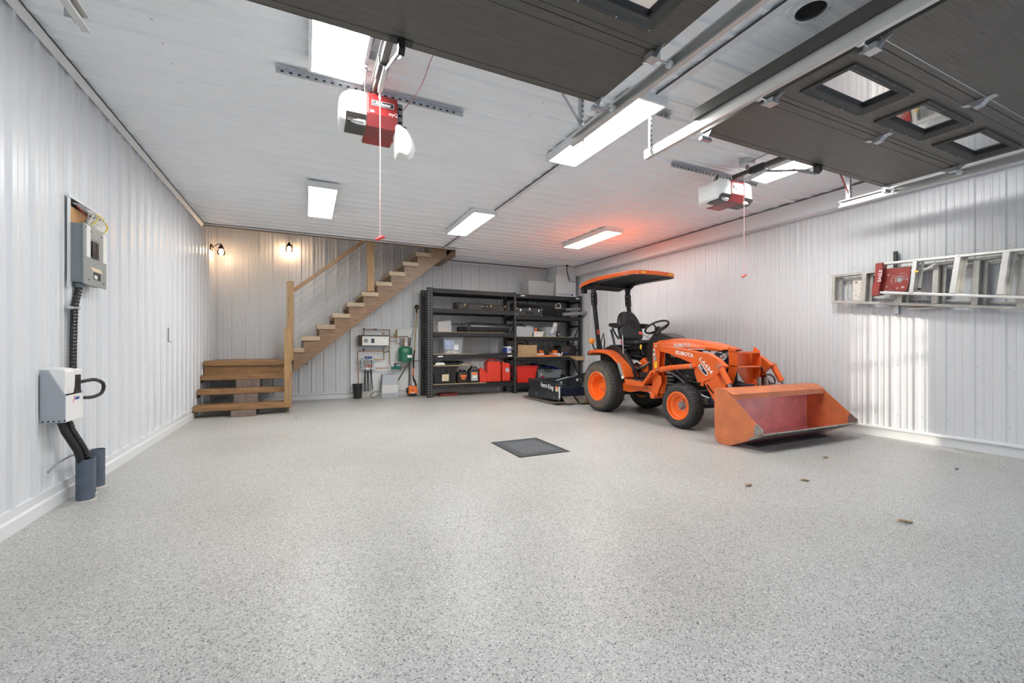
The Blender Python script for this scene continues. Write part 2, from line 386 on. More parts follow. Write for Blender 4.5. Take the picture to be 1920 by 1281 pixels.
struct(MB().prism([(B, 0), (B-.034, 0), (B-.034, .090), (B-.05, .100), (B-.05, .112), (B-.02, .125), (B, .125)], 'x', L+.03, R-.03).build('baseboard_back', 'white_trim'))
# boxed beam along the right wall and the short bulkhead in the corner
struct(MB().box(6.04, 6.18, F0, 9.10, 2.835, C).build('beam', 'white_trim', bev=.004))
struct(MB().box(6.034, 6.04, F0, 9.10, C-.012, C-.004).build('trim_11', 'joint_dark'))
struct(MB().box(5.55, 6.18, 9.10, B-.02, 2.845, C-.001).build('bulkhead', 'white_trim', bev=.004))
trim(12, MB().box(6.02, 6.19, F0, 9.1, 2.822, 2.834))
# white board behind the plumbing
wbd = struct(MB().box(.83, 2.26, B-.045, B-.02, .125, 1.49).build('wall_board', 'white_board', bev=.002))
# ------------------------------------------------------------------ garage doors, open under the ceiling
ZD = 2.72
def rectframe(g, x0, x1, y0, y1, prof):
    rings = [[(x0+i, y0+i, z), (x1-i, y0+i, z), (x1-i, y1-i, z), (x0+i, y1-i, z)] for i, z in prof]
    V = [v for r in rings for v in r]; F = []; m = len(rings)
    for i in range(m):
        j = (i+1) % m
        for k in range(4): F.append((i*4+k, i*4+(k+1) % 4, j*4+(k+1) % 4, j*4+k))
    return g.add(V, F)
def garage_door(idx, x0, x1, wins):
    root = bpy.data.objects.new('door_%d' % idx, None); COL.objects.link(root); root.location = (x0, .12, ZD); root['kind'] = 'structure'
    ys = [2.405, 1.85, 1.285, .72, .155]
    for i in range(4):
        a, b = ys[i+1]+.003, ys[i]-.003; g = MB()
        if i == 1:
            hy0, hy1 = 1.440, 1.707; g.box(x0, x1, a, hy0, ZD, ZD+.045).box(x0, x1, hy1, b, ZD, ZD+.045)
            cx = x0
            for w0, w1 in wins: g.box(cx, w0+.03, hy0, hy1, ZD, ZD+.045); cx = w1-.03
            g.box(cx, x1, hy0, hy1, ZD, ZD+.045)
        else: g.box(x0, x1, a, b, ZD, ZD+.045)
        sec = g.build('door_section', 'door_brown', root)
        if i != 1: MB().box(x0+.002, x1-.002, a+.001, b-.001, ZD+.045, ZD+.047).build('bounce_skin', 'door_bounce_pale', sec)  # unseen pale skin added to brighten the gap between door and ceiling
        else: MB().box(x0+.002, x1-.002, a+.001, hy0-.002, ZD+.045, ZD+.047).build('bounce_skin', 'door_bounce_pale', sec); MB().box(x0+.002, x1-.002, hy1+.002, b-.001, ZD+.045, ZD+.047).build('bounce_skin', 'door_bounce_pale', sec)
        if i: MB().box(x0, x1, b-.040, b-.035, ZD-.0015, ZD+.001).box(x0, x1, b, b+.006, ZD+.008, ZD+.04).build('section_joint', 'galv' if i > 1 else 'joint_dark', sec)
        if i < 3: MB().box(x0, x1, a+.060, a+.064, ZD-.0012, ZD+.001).build('section_groove', 'joint_dark', sec)
        if i == 0: MB().box(x0, x1, b-.050, b-.046, ZD-.0015, ZD+.001).build('section_groove', 'joint_dark', sec); MB().box(x0, x1, b, b+.012, ZD+.004, ZD+.052).build('bottom_seal', 'black_seal', sec)
        if i == 1:
            for w0, w1 in wins:
                fr = rectframe(MB(), w0, w1, 1.417, 1.730, [(0, ZD), (0, ZD-.014), (.010, ZD-.020), (.018, ZD-.012), (.026, ZD-.018), (.044, ZD-.004), (.052, ZD+.004), (.052, ZD+.05), (.03, ZD+.05), (.03, ZD)]).build('window_frame', 'door_frame', root)
                rectframe(MB(), w0+.050, w1-.050, 1.467, 1.680, [(0, ZD+.004), (.012, ZD+.006), (.012, ZD+.04), (0, ZD+.04)]).build('window_seal', 'black_seal', fr)
                MB().add([(w0+.05, 1.467, ZD+.024), (w1-.05, 1.467, ZD+.024), (w1-.05, 1.680, ZD+.024), (w0+.05, 1.680, ZD+.024)], [(0, 1, 2, 3)]).build('glass', 'window_glass', fr)
                g = MB()
                for x in (w0+.012, (2*w0+w1)/3, (w0+2*w1)/3, w1-.012):
                    for y in (1.427, 1.720): g.lathe((x, y, ZD-.016), (0, 0, -1), [(0, .006), (.003, .0035)], 8)
                g.build('frame_screws', 'white_plastic', fr, kind='stuff')
    MB().box(x0-.004, x0, .155, 2.405, ZD, ZD+.045).box(x1, x1+.004, .155, 2.405, ZD, ZD+.045).build('end_caps', 'door_frame', root)
    # hinges (leaf bracket with raised knuckle)
    for hx in ((x0+x1)/2,):
        for y in (1.85, 1.285, .72):
            pf = [(y-.085, ZD), (y-.085, ZD-.003), (y-.045, ZD-.010), (y-.018, ZD-.040), (y+.020, ZD-.046), (y+.040, ZD-.016), (y+.085, ZD-.003), (y+.085, ZD)]
            h = MB().prism(pf, 'x', hx-.028, hx+.028).build('hinge', 'galv', root, bev=.003)
            MB().tube([(hx-.036, y+.005, ZD-.030), (hx+.036, y+.005, ZD-.030)], .007, 8).build('hinge_pin', 'chrome', h)
            MB().lathe((hx-.005, y-.062, ZD-.006), (0, 0, -1), [(0, .006), (.005, .006)], 6).lathe((hx-.005, y+.066, ZD-.006), (0, 0, -1), [(0, .006), (.005, .006)], 6).build('hinge_bolt', 'chrome', h)
    for sx, xe, xt in ((-1, x0, x0-.125), (1, x1, x1+.125)):
        for y in (1.86, 1.29, .72):
            pf = [(y-.09, ZD+.002), (y-.09, ZD-.004), (y-.03, ZD-.045), (y+.03, ZD-.045), (y+.09, ZD-.004), (y+.09, ZD+.002)]
            h = MB().prism(pf, 'x', xe-sx*.02, xe-sx*.016).prism([(y-.03, ZD-.046), (y+.03, ZD-.046), (y+.03, ZD-.012), (y-.03, ZD-.012)], 'x', xe-sx*.055, xe+sx*.01).build('roller_hinge', 'galv', root)
            MB().tube([(xe-sx*.05, y, ZD-.030), (xt-sx*.03, y, ZD-.030)], .0055, 8).build('roller_stem', 'chrome', h)
            MB().lathe((xt-sx*.030, y, ZD-.030), (sx, 0, 0), [(0, .012), (.002, .023), (.020, .023), (.022, .012)], 14).build('roller', 'white_plastic', h)
        y = 2.37
        h = MB().prism([(y-.05, ZD), (y-.05, ZD-.004), (y-.004, ZD-.060), (y+.010, ZD-.060), (y+.035, ZD)], 'x', xe-sx*.015, xe-sx*.010).box(min(xe-sx*.06, xe+sx*.045), max(xe-sx*.06, xe+sx*.045), y-.012, y+.018, ZD-.070, ZD-.046).build('bottom_bracket', 'galv', root)
        MB().tube([(xe-sx*.05, y, ZD-.040), (xt-sx*.03, y, ZD-.030)], .0055, 8).build('roller_stem', 'chrome', h)
        MB().lathe((xt-sx*.030, y, ZD-.030), (sx, 0, 0), [(0, .012), (.002, .023), (.020, .023), (.022, .012)], 14).build('roller', 'white_plastic', h)
    return root
garage_door(1, -.86, 1.775, [(-.80, -.12), (.065, .745), (.934, 1.614)])
garage_door(2, 2.765, 5.39, [(2.873, 3.551), (3.745, 4.415), (4.615, 5.300)])
# door tracks (C rails) with the perforated angles they hang from
def track(x, sx, yend, lab, hang=True, z0=2.655, over=False, hx=None):
    t = thing('door_track', lab, 'track', (x, 1.2, z0))
    z1 = z0+.075; w = .034
    # C section opening towards the door
    pf = [(x, z0+.012), (x, z0), (x+sx*w, z0), (x+sx*w, z1), (x, z1), (x, z1-.012), (x+sx*.003, z1-.012), (x+sx*.003, z1-.003), (x+sx*(w-.003), z1-.003), (x+sx*(w-.003), z0+.003), (x+sx*.003, z0+.003), (x+sx*.003, z0+.012)]
    MB().prism(pf, 'y', -.25, yend).build('rail', 'galv_track', t)
    xb = x+sx*(w+.002)
    if over:      # stiffening angle lying along the rail
        pa = [(x-.060, z1+.002), (x-.002, z1+.002), (x-.002, z1+.006), (x-.055, z1+.006), (x-.055, z1+.075), (x-.060, z1+.075)]
        MB().prism(pa, 'y', -.25, over).build('stiffening_angle', 'door_frame', t)
    def hanger(y, cx0, cx1, diag):
        v = MB().box(min(xb, xb+sx*.003), max(xb, xb+sx*.003), y-.022, y+.022, z0, C-.03).box(min(xb, xb+sx*.028), max(xb, xb+sx*.028), y-.022, y-.019, z0, C-.03).build('hanger_strap', 'galv', t)
        a = MB().box(cx0, cx1, y-.001, y+.003, C-.045, C-.005).box(cx0, cx1, y-.033, y+.003, C-.009, C-.005).build('ceiling_angle', 'galv', t)
        g = MB()
        k = cx0+.03
        while k < cx1-.02: g.box(k, k+.018, y-.0025, y-.0005, C-.032, C-.024); k += .045
        g.build('punched_slots', 'dark_hole', a, kind='stuff')
        g = MB(); zz = z0+.03
        while zz < C-.06: g.box(xb+sx*.012-.004, xb+sx*.012+.004, y-.0245, y-.0225, zz, zz+.014); zz += .04
        g.build('punched_slots', 'dark_hole', v, kind='stuff')
        if diag: MB().bar((xb+.012, y-.002, z0+.14), (xb-sx*.0-.16, y-.002, C-.05), .024, .004, (0, 1, 0)).build('diagonal_brace', 'galv' if diag == 1 else 'ladder_red', t, bev=.001)
    if hang:
        hanger(yend-.08, hx[0], hx[1], hx[2])
    for by, bz in ((.10, .035), (.05, .02)): MB().lathe((x+sx*.036, yend-by, z0+bz), (sx, 0, 0), [(0, .009), (.006, .009), (.008, .005)], 6).build('track_bolt', 'chrome', t)
    return t
track(-.985, -1, 2.90, 'galvanised door track at the top left edge of the photo', True, hx=(-1.35, -.86, 1))
track(1.885, 1, 2.90, 'grey steel door track running under the middle ceiling light', True, hx=(1.66, 2.02, 1))
track(2.62, -1, 2.84, 'bright galvanised door track with dark angle, left of the windowed door', True, over=2.30, hx=(2.44, 2.80, 0))
track(5.50, 1, 2.88, 'galvanised door track beside the boxed beam on the right', True, hx=(5.28, 5.66, 2))
# round metal sleeve in the ceiling
vn = thing('ceiling_flue_sleeve', 'round galvanised duct opening with white collar in ceiling', 'vent', (2.68, 1.55, C))
MB().lathe((2.68, 1.55, C-.008), (0, 0, 1), [(0, .080), (0, .108), (.012, .112), (.03, .112), (.03, .080)], 32, closed=True).build('collar', 'white_trim', vn, smooth=True)
g = MB().lathe((2.68, 1.55, C-.006), (0, 0, 1), [(0, .079), (.30, .079)], 32); g.f = g.f[:-2]; g.build('duct', 'galv', vn, smooth=True)
MB().lathe((2.68, 1.55, C-.003), (0, 0, 1), [(0, .02), (.012, .078), (.013, .078)], 32).build('damper', 'dark_hole', vn)
for k in range(6):
    a = k*math.pi/3+.3; MB().lathe((2.68+.096*math.cos(a), 1.55+.096*math.sin(a), C-.009), (0, 0, -1), [(0, .005), (.003, .004)], 6).build('screw', 'screw_grey', vn)
# ------------------------------------------------------------------ ceiling panel lights
def panel_light(x0, x1, y0, y1, lab, first=[]):
    t = thing('ceiling_light', lab, 'light', ((x0+x1)/2, (y0+y1)/2, C), 'flat rectangular ceiling lights')
    z0, z1 = 2.975, C-.004
    rectframe(MB(), x0-.022, x1+.022, y0-.03, y1+.03, [(0, z1), (0, z0), (.0215, z0-.001), (.0215, z0+.006), (.020, z1)]).build('housing', 'white_trim', t)
    MB().box(x0-.020, x1+.020, y0-.028, y1+.028, z1-.006, z1).build('back_pan', 'white_trim', t)
    MB().box(x0-.0005, x1+.0005, y0-.008, y1+.008, z0+.003, z0+.008).build('diffuser', 'lamp_diffuser', t)
    return t
panel_light(.035, .352, 2.08, 3.29, 'bright ceiling panel light nearest the left garage door, beside the opener')
panel_light(.030, .342, 5.70, 6.98, 'bright ceiling panel light nearest the white left wall')
panel_light(2.255, 2.570, 2.60, 3.85, 'long bright panel light in the middle of ceiling, beside the door track')
panel_light(2.16, 2.475, 5.80, 7.08, 'bright panel light on the ceiling seam, in front of the staircase top')
panel_light(4.47, 4.79, 5.80, 7.08, 'bright panel light above the orange tractor')
panel_light(4.52, 4.84, 2.06, 3.29, 'bright panel light partly hidden above the windowed garage door')
# ------------------------------------------------------------------ staircase
YF = 8.42
st = thing('staircase', 'brown stained wooden staircase with landing, open treads and cable railing', 'staircase', (0, 8.5, 0))
steps = [(7.80, .097, .182), (8.072, .320, .400), (8.323, .530, .612)]
for i, (y, z0, z1) in enumerate(steps):
    MB().box(L+.03, -.215, y, y+.29, z0+.0, z1+.0).build('lower_tread', 'stair_wood_x', st, bev=.006)
MB().box(L+.035, .03, 8.519, B-.03, .750, .834).build('landing', 'stair_wood_x', st, bev=.006)
MB().box(L+.035, -.26, 8.56, 8.60, .60, .750).build('landing_riser', 'stair_wood_x', st, bev=.003)
# saw-cut carriages: the middle block, left one and right one
def carriage(x0, x1, nm='carriage'):
    pf = [(7.86, 0), (9.0, 0), (9.0, .60), (8.60, .60), (8.38, .60), (8.38, .53), (8.13, .53), (8.13, .32), (7.86, .32), (7.86, .182), (7.86, .097)]
    pf = [(7.72, 0), (9.0, 0), (9.0, .75), (8.60, .75), (8.60, .525), (8.36, .525), (8.36, .318), (8.10, .318), (8.10, .095), (7.72, .095)]
    MB().prism(pf, 'x', x0, x1).build(nm, 'stair_wood_z', st, bev=.003)
pf_mid = [(7.71, 0), (8.9, 0), (8.9, .74), (8.40, .525), (8.02, .31), (7.72, .095)]
MB().prism([(7.72, 0), (8.9, 0), (8.9, .74), (8.58, .74), (8.58, .528), (8.30, .528), (8.30, .318), (8.02, .318), (8.02, .095), (7.72, .095)], 'x', -1.03, -.70).build('support_block', 'block_wood', st, bev=.004)
MB().prism([(8.00, 0), (8.9, 0), (8.9, .74), (8.58, .74), (8.58, .528), (8.34, .528), (8.34, .318), (8.09, .318), (8.09, .095), (8.00, .095)], 'x', -.30, -.262).build('carriage', 'stringer_wood', st, bev=.002)
for y_, z_ in ((7.86, .06), (8.12, .28), (8.37, .49)): MB().box(L+.022, L+.030, y_, y_+.22, z_, z_+.12).build('wall_cleat', 'black_metal', st)
# newel: lower post and upper post
MB().box(-.318, -.212, 7.815, 7.905, .182, 1.355).build('lower_newel', 'stair_wood_z', st, bev=.004)
MB().box(-.300, -.196, 8.40, 8.50, .834, 2.19).build('newel_post', 'stair_wood_z', st, bev=.004)
MB().hexa([(-.306, 8.394, 2.19), (-.190, 8.394, 2.19), (-.190, 8.506, 2.19), (-.306, 8.506, 2.19), (-.275, 8.42, 2.203), (-.22, 8.42, 2.203), (-.22, 8.48, 2.203), (-.275, 8.48, 2.203)]).build('newel_cap', 'stair_wood_x', st)
# flight along the back wall
rise, runw, x_0, z_0 = .2075, .2580, -.235, 1.050
tr = []
for k in range(10):
    xa = [-.224, -.079, .163, .405, .650, .907, 1.155, 1.426, 1.672, 1.907][k]
    xa = -.130+k*.2595 if k > 1 else (-.33 if k == 0 else -.079)
    xa = -.345+k*.2520
    xa = -.079+(k-1)*.2510
    z = 1.047+k*.2078; tr.append((xa, z))
    MB().box(xa, xa+.300, YF, B-.05, z-.082, z).build('tread', 'tread_wood', st, bev=.005)
saw = []
for k, (xa, z) in enumerate(tr):
    zt = z-.084; xs = xa+.035
    saw += [(xs, zt-.2078 if k else .834), (xs, zt)]
saw += [(tr[-1][0]+.30, tr[-1][1]-.084), (tr[-1][0]+.30, C-.02), (2.70, C-.02), (2.555, 2.90), (-.20, .615), (-.20, .834)]
for y0, y1 in ((YF+.02, YF+.075), (B-.11, B-.055)):
    MB().prism(saw, 'y', y0, y1).build('stringer', 'stringer_wood', st, bev=.002)
MB().box(2.34, 2.74, YF-.0, B-.05, C-.036, C+.02).build('top_tread', 'stair_wood_y', st, bev=.003)
MB().box(2.55, 2.735, YF+.02, B-.05, 2.89, C-.036).build('top_header', 'stringer_wood', st)
# railing
RZ = lambda x: 2.045+(x+.196)*.842
MB().bar((-.196, YF+.03, RZ(-.196)), (.99, YF+.03, RZ(.99)), .045, .062).build('handrail', 'stair_wood_x', st, bev=.006)
MB().bar((1.15, YF+.03, RZ(1.15)), (1.3, YF+.03, RZ(1.3)), .045, .062).build('handrail', 'stair_wood_x', st, bev=.006)
MB().box(1.024, 1.149, YF-.005, YF+.085, 2.098, C-.03).build('rail_post', 'stair_wood_z', st, bev=.004)
for k in range(7):
    dz = -.125-.1265*k
    a = (-.19, YF+.03, RZ(-.19)+dz); b = (1.03, YF+.03, RZ(1.03)+dz)
    MB().tube([a, b], .0024, 6).build('cable', 'chrome', st)
    q = (-.19+.13, YF+.03, RZ(-.06)+dz)
    MB().tube([a, q], .005, 6).build('cable_fitting', 'galv', st)
    x2 = min(2.3, 1.14+(C-.05-(RZ(1.14)+dz))/.842)
    if x2 > 1.2: MB().tube([(1.14, YF+.03, RZ(1.14)+dz), (x2, YF+.03, RZ(x2)+dz)], .0024, 6).build('cable', 'chrome', st)
# two sconces in the stairwell
def sconce(p, n, lab):
    p = Vector(p); n = Vector(n)
    t = thing('wall_sconce', lab, 'lamp', p, 'bare bulb wall lamps over the landing')
    MB().lathe(p, n, [(0, .058), (.012, .058), (.022, .045), (.026, .018), (.04, .012)], 20).build('wall_plate', 'bronze', t, smooth=True)
    e = p+n*.15+Vector((0, 0, .055))
    MB().tube([p+n*.03, p+n*.06+Vector((0, 0, .03)), p+n*.09+Vector((0, 0, .062)), p+n*.15+Vector((0, 0, .072)), e], .008, 8).build('arm', 'bronze', t, smooth=True)
    MB().lathe(e+Vector((0, 0, .01)), (0, 0, -1), [(0, .014), (.02, .022), (.085, .050), (.088, .052), (.086, .046), (.03, .018)], 20).build('lamp_shade', 'bronze', t, smooth=True)
    c = e+Vector((0, 0, -.115))
    MB().lathe(c+Vector((0, 0, .05)), (0, 0, -1), [(0, .013), (.02, .022), (.04, .032), (.06, .034), (.08, .028), (.095, .012), (.098, .003)], 16).build('bulb', 'bulb_glow', t, smooth=True)
    MB().lathe(c+Vector((0, 0, .03)), (0, 0, -1), [(0, .040), (.015, .056), (.045, .066), (.075, .060), (.10, .040), (.11, .015)], 20).build('glass_globe', 'window_glass', t, smooth=True)
    return t
sconce((L+.02, 9.22, 2.83), (1, 0, 0), 'bronze sconce with glowing bulb on the left wall of the stairwell')
sconce((-.30, B-.02, 3.03), (0, -1, 0), 'bronze sconce with glowing bulb on the back wall over the stairs')
# ================================================================== the tractor
TC = 4.96
T = thing('tractor', 'orange compact tractor with front loader, turf tyres and orange canopy', 'tractor', (TC, 5.0, 0))
MX = lambda x: 2*TC-x
def wheel(side, xo, y, r, w, rr, depth, nb, rows, dusty, hub):
    # xo = outer face, side = -1 for the near side (outer face towards -x)
    ax = (-side, 0, 0)          # h grows inwards
    c = (xo, y, r)
    sw = r-rr
    pr = [(.030, rr), (.012, rr+.012), (0, rr+sw*.35), (.004, rr+sw*.62), (.022, r-.030), (.050, r-.012), (w*.5, r-.006), (w-.050, r-.012), (w-.022, r-.030), (w-.004, rr+sw*.62), (w, rr+sw*.35), (w-.012, rr+.012), (w-.03, rr)]
    ty = MB().lathe(c, ax, pr, 56, closed=True).build('tyre', 'rubber_dusty' if dusty else 'rubber', T, smooth=True)
    g = MB(); s = -side
    for j in range(rows):
        h0 = .030+(w-.060)*j/rows; h1 = .030+(w-.060)*(j+1)/rows-.006
        rad = r-.004-(.010 if j in (0, rows-1) else 0)
        for k in range(nb):
            a = 2*math.pi*(k+.5*(j % 2))/nb; da = 2*math.pi/nb*.36; sk = .30*da*(1 if j % 2 else -1)
            V = []
            for rd in (rad-.022, rad+.006):
                for hh, aa in ((h0, a-da-sk), (h1, a-da+sk), (h1, a+da+sk), (h0, a+da-sk)):
                    V.append((xo+s*hh, y+rd*math.cos(aa), r+rd*math.sin(aa)))
            g.hexa(V)
    for k in range(nb):     # shoulder lugs
        a = 2*math.pi*k/nb; da = 2*math.pi/nb*.30
        for e in (.0, w):
            hh0, hh1 = (e+.008, e+.034) if e == 0 else (e-.034, e-.008)
            V = []
            for rd0, rd1 in ((r-.052, r-.030),):
                for rd, hx in ((rd0, 0), (rd1, 0)): pass
            x_out = xo+s*(.006 if e == 0 else w-.006); x_in = xo+s*(.036 if e == 0 else w-.036)
            for x, rd in ((x_out, r-.058), (x_out+s*(.010 if e == 0 else -.010), r-.026), (x_in, r-.012), (x_in, r-.058)):
                V.append((x, y+rd*math.cos(a-da), r+rd*math.sin(a-da)))
            V2 = []
            for x, rd in ((x_out, r-.058), (x_out+s*(.010 if e == 0 else -.010), r-.026), (x_in, r-.012), (x_in, r-.058)):
                V2.append((x, y+rd*math.cos(a+da), r+rd*math.sin(a+da)))
            g.hexa(V+V2)
    g.build('tread_blocks', 'rubber', ty, kind='stuff')
    ri = MB().lathe(c, ax, [(.010, rr+.012), (.004, rr+.004), (.010, rr-.012), (.045, rr-.020), (.055, rr-.045), (depth*.65, rr-.050), (depth, rr-.075), (depth+.005, .05), (depth+.012, .05), (depth+.012, rr-.060), (w-.03, rr-.04), (w-.01, rr+.008)], 48, cap0=False).build('rim', 'rim_orange', T, smooth=True)
    xd = xo+s*depth
    MB().lathe((xd, y, r), (-s, 0, 0), [(-.01, hub*1.5), (.008, hub*1.45), (.010, hub), (.034, hub), (.040, hub*.8)], 20).build('hub', 'tool_grey' if not dusty else 'rim_orange', ri, smooth=True)
    for k in range(5 if not dusty else 6):
        a = 2*math.pi*(k+.3)/(5 if not dusty else 6); q = hub*1.42+.012
        MB().lathe((xd, y+q*math.cos(a), r+q*math.sin(a)), (-s, 0, 0), [(0, .013), (.014, .013), (.016, .008)], 6).build('wheel_bolt', 'chrome', ri)
RY, FY = 5.875, 4.185
for sd in (-1, 1):
    wheel(sd, 4.33 if sd < 0 else MX(4.33), RY, .418, .30, .232, .16, 44, 6, True, .06)
    wheel(sd, 4.365 if sd < 0 else MX(4.365), FY, .296, .205, .176, .10, 40, 5, False, .036)
# drivetrain and chassis
MB().box(TC-.16, TC+.16, 5.2, 6.25, .30, .72).box(TC-.24, TC+.24, 5.65, 6.05, .28, .62).build('transmission', 'stringer_wood' if 0 else 'black_metal', T, bev=.02)
MB().tube([(4.55, RY, .418), (MX(4.55), RY, .418)], .075, 16).build('rear_axle', 'orange_paint', T, smooth=True)
MB().box(4.56, MX(4.56), FY-.05, FY+.05, .24, .34).tube([(4.58, FY, .296), (MX(4.58), FY, .296)], .045, 12).build('front_axle', 'navy', T, bev=.01)
MB().box(TC-.19, TC+.19, 3.66, 4.95, .37, .52).box(TC-.12, TC+.12, 3.60, 3.75, .40, .60).build('chassis', 'navy', T, bev=.008)
MB().box(TC-.20, TC+.20, 3.90, 4.92, .50, .98).build('engine', 'black_matte', T, bev=.02)
g = MB()
for k in range(5): g.lathe((4.69, 4.62, .48+k*.05), (0, 0, 1), [(0, .055), (.010, .06), (.022, .06), (.030, .055)], 16)
g.build('coil_spring', 'tool_grey', T, kind='stuff')
for p, r, mt in (([(4.70, 4.80, .95), (4.66, 4.55, .80), (4.66, 4.30, .62), (4.70, 4.10, .58)], .014, 'black_plastic'), ([(4.68, 4.72, .55), (4.64, 4.60, .42), (4.66, 4.30, .46), (4.70, 3.95, .50)], .011, 'black_plastic'), ([(4.70, 4.70, .72), (4.64, 4.45, .66), (4.62, 4.25, .55), (4.70, 4.05, .43)], .010, 'tool_grey'), ([(4.69, 4.60, .93), (4.67, 4.40, .93), (4.68, 4.22, .90)], .016, 'galv')):
    MB().tube(p, r, 8).build('hose', mt, T, smooth=True)
MB().lathe((4.74, 4.35, .60), (-1, 0, 0), [(0, .09), (.03, .09), (.04, .07), (.05, .02)], 20).build('pulley', 'black_metal', T, smooth=True)
MB().box(4.62, 4.70, 3.92, 4.02, .33, .40).tube([(4.60, 4.05, .45), (4.66, 3.92, .41), (4.72, 3.82, .42)], .012, 8).build('steering_link', 'galv', T)
MB().lathe((4.66, 3.87, .34), (0, 0, 1), [(0, .05), (.08, .05)], 14).build('axle_pivot', 'navy', T, smooth=True)
# hood: lofted
def hood_ring(y, w, zt, zb, cr=.055):
    pts = []
    half = [(w, zb), (w+.004, zb+(zt-zb)*.35), (w-.004, zt-cr*1.35), (w-cr*.45, zt-cr*.55), (w-cr*1.5, zt-cr*.10), (w*.45, zt+.006)]
    for a, z in half: pts.append((TC-a, y, z))
    pts.append((TC, y, zt+.012))
    for a, z in half[::-1]: pts.append((TC+a, y, z))
    return pts
rg = [hood_ring(4.985, .235, 1.150, .985), hood_ring(4.90, .250, 1.180, .98), hood_ring(4.65, .262, 1.182, .975), hood_ring(4.40, .264, 1.165, .97), hood_ring(4.15, .258, 1.130, 1.02), hood_ring(3.98, .245, 1.092, 1.035), hood_ring(3.87, .222, 1.055, 1.030, .03), hood_ring(3.83, .190, 1.035, 1.022, .015)]
hd = MB().loft(rg).build('hood', 'orange_paint', T, smooth=True)
MB().box(TC-.03, TC+.03, 4.28, 4.33, 1.165, 1.186).tube([(TC-.04, 4.30, 1.185), (TC+.04, 4.30, 1.185)], .006, 8).build('hood_latch', 'galv', hd, bev=.003)
text('KUBOTA', .070, (TC-.2675, 4.55, 1.062), (0, -1, 0), (0, 0, 1), 'decal_white', hd, bold=.0025)
MB().box(TC-.268, TC-.262, 4.02, 4.30, 1.030, 1.040).build('hood_stripe', 'decal_white', hd)
for sd in (-1, 1):
    x = TC+sd*.215
    MB().box(min(x, TC+sd*.245), max(x, TC+sd*.245), 4.12, 4.90, .62, .975).build('side_screen', 'black_matte', T, bev=.004)
# nose: dark fascia
def nose_ring(z, w, yf):
    return [(TC-w, 4.14, z), (TC-w, yf+.13, z), (TC-w*.90, yf+.045, z), (TC-w*.62, yf+.006, z), (TC, yf, z), (TC+w*.62, yf+.006, z), (TC+w*.90, yf+.045, z), (TC+w, yf+.13, z), (TC+w, 4.14, z)]
ns = MB().loft([nose_ring(.56, .200, 3.90), nose_ring(.70, .212, 3.875), nose_ring(.88, .228, 3.855), nose_ring(.96, .238, 3.85), nose_ring(1.028, .238, 3.85)]).build('grille', 'navy', T, smooth=True)
for k in range(6): MB().box(TC-.13, TC+.13, 3.846+.004*k, 3.87, .63+.04*k, .644+.04*k).build('grille_bar', 'black_plastic', ns)
for sd in (-1, 1):
    P = lambda a, y, z: (TC+sd*a, y, z)
    V = [P(.243, 4.085, 1.015), P(.242, 3.985, .935), P(.212, 3.888, .895), P(.135, 3.850, .893), P(.085, 3.846, .935), P(.13, 3.848, .985), P(.215, 3.890, 1.012)]
    W2 = [(v[0]+sd*.006*(1 if abs(v[0]-TC) > .2 else .2), v[1]-(.010 if v[1] < 3.95 else .0), v[2]) for v in V]
    n = len(V)
    hl = MB().add(V+W2, [tuple(range(n))[::-1], tuple(range(n, 2*n))]+[(i, (i+1) % n, n+(i+1) % n, n+i) for i in range(n)]).build('headlight', 'headlamp', T)
    for q in ((.225, 3.93, .955), (.165, 3.86, .94)):
        MB().lathe(P(*q), (sd*.5, -.85, 0), [(0, .030), (.012, .028), (.020, .012)], 16).build('reflector', 'chrome', hl, smooth=True)
MB().lathe((4.895, 3.853, .972), (0, -1, 0), [(0, .030), (.006, .030)], 24).build('badge', 'decal_white', ns)
MB().lathe((4.895, 3.846, .972), (0, -1, 0), [(0, .025), (.0035, .025)], 24).build('badge_disc', 'navy', ns)
text('K', .045, (4.880, 3.841, .956), (1, 0, 0), (0, 0, 1), 'decal_white', ns, name='emblem', bold=.001)
# dashboard cowl, steering wheel, levers
def ring_x(y, w, z0, z1, c=.04): return [(TC-w, y, z0), (TC-w, y, z1-c), (TC-w+c, y, z1), (TC+w-c, y, z1), (TC+w, y, z1-c), (TC+w, y, z0)]
MB().loft([ring_x(5.22, .15, .62, 1.08), ring_x(5.17, .17, .62, 1.19), ring_x(5.06, .19, .62, 1.275), ring_x(4.92, .20, .66, 1.272), ring_x(4.80, .19, .8, 1.235), ring_x(4.70, .16, 1.1, 1.20)]).build('dashboard', 'black_plastic', T, smooth=True)
sc, sn = Vector((TC, 5.16, 1.375)), Vector((0, .50, .866))
def circ(c, n, r, m):
    n = n.normalized(); u = Vector((1, 0, 0)); w = n.cross(u)
    return [c+(u*math.cos(2*math.pi*k/m)+w*math.sin(2*math.pi*k/m))*r for k in range(m)]
sw = MB().tube(circ(sc, sn, .185, 40), .0155, 10, closed=True).build('steering_wheel', 'black_plastic', T, smooth=True)
for a in (90, 210, 330):
    an = math.radians(a); u = Vector((1, 0, 0)); w = sn.normalized().cross(u); e = sc+(u*math.cos(an)+w*math.sin(an))*.178
    MB().tube([sc-sn.normalized()*.045, sc-sn.normalized()*.03+(e-sc)*.5, e], [.016, .013, .011], 8).build('spoke', 'black_plastic', sw, smooth=True)
MB().lathe(sc-sn.normalized()*.06, sn, [(0, .03), (.02, .045), (.045, .045), (.05, .03)], 20).build('wheel_hub', 'black_plastic', sw, smooth=True)
MB().tube([(TC, 5.05, 1.22), sc-sn.normalized()*.05], .028, 12).build('steering_column', 'black_plastic', T, smooth=True)
lv = MB().tube([(4.80, 5.12, 1.18), (4.74, 5.26, 1.27)], .006, 8).build('shuttle_lever', 'tool_grey', T)
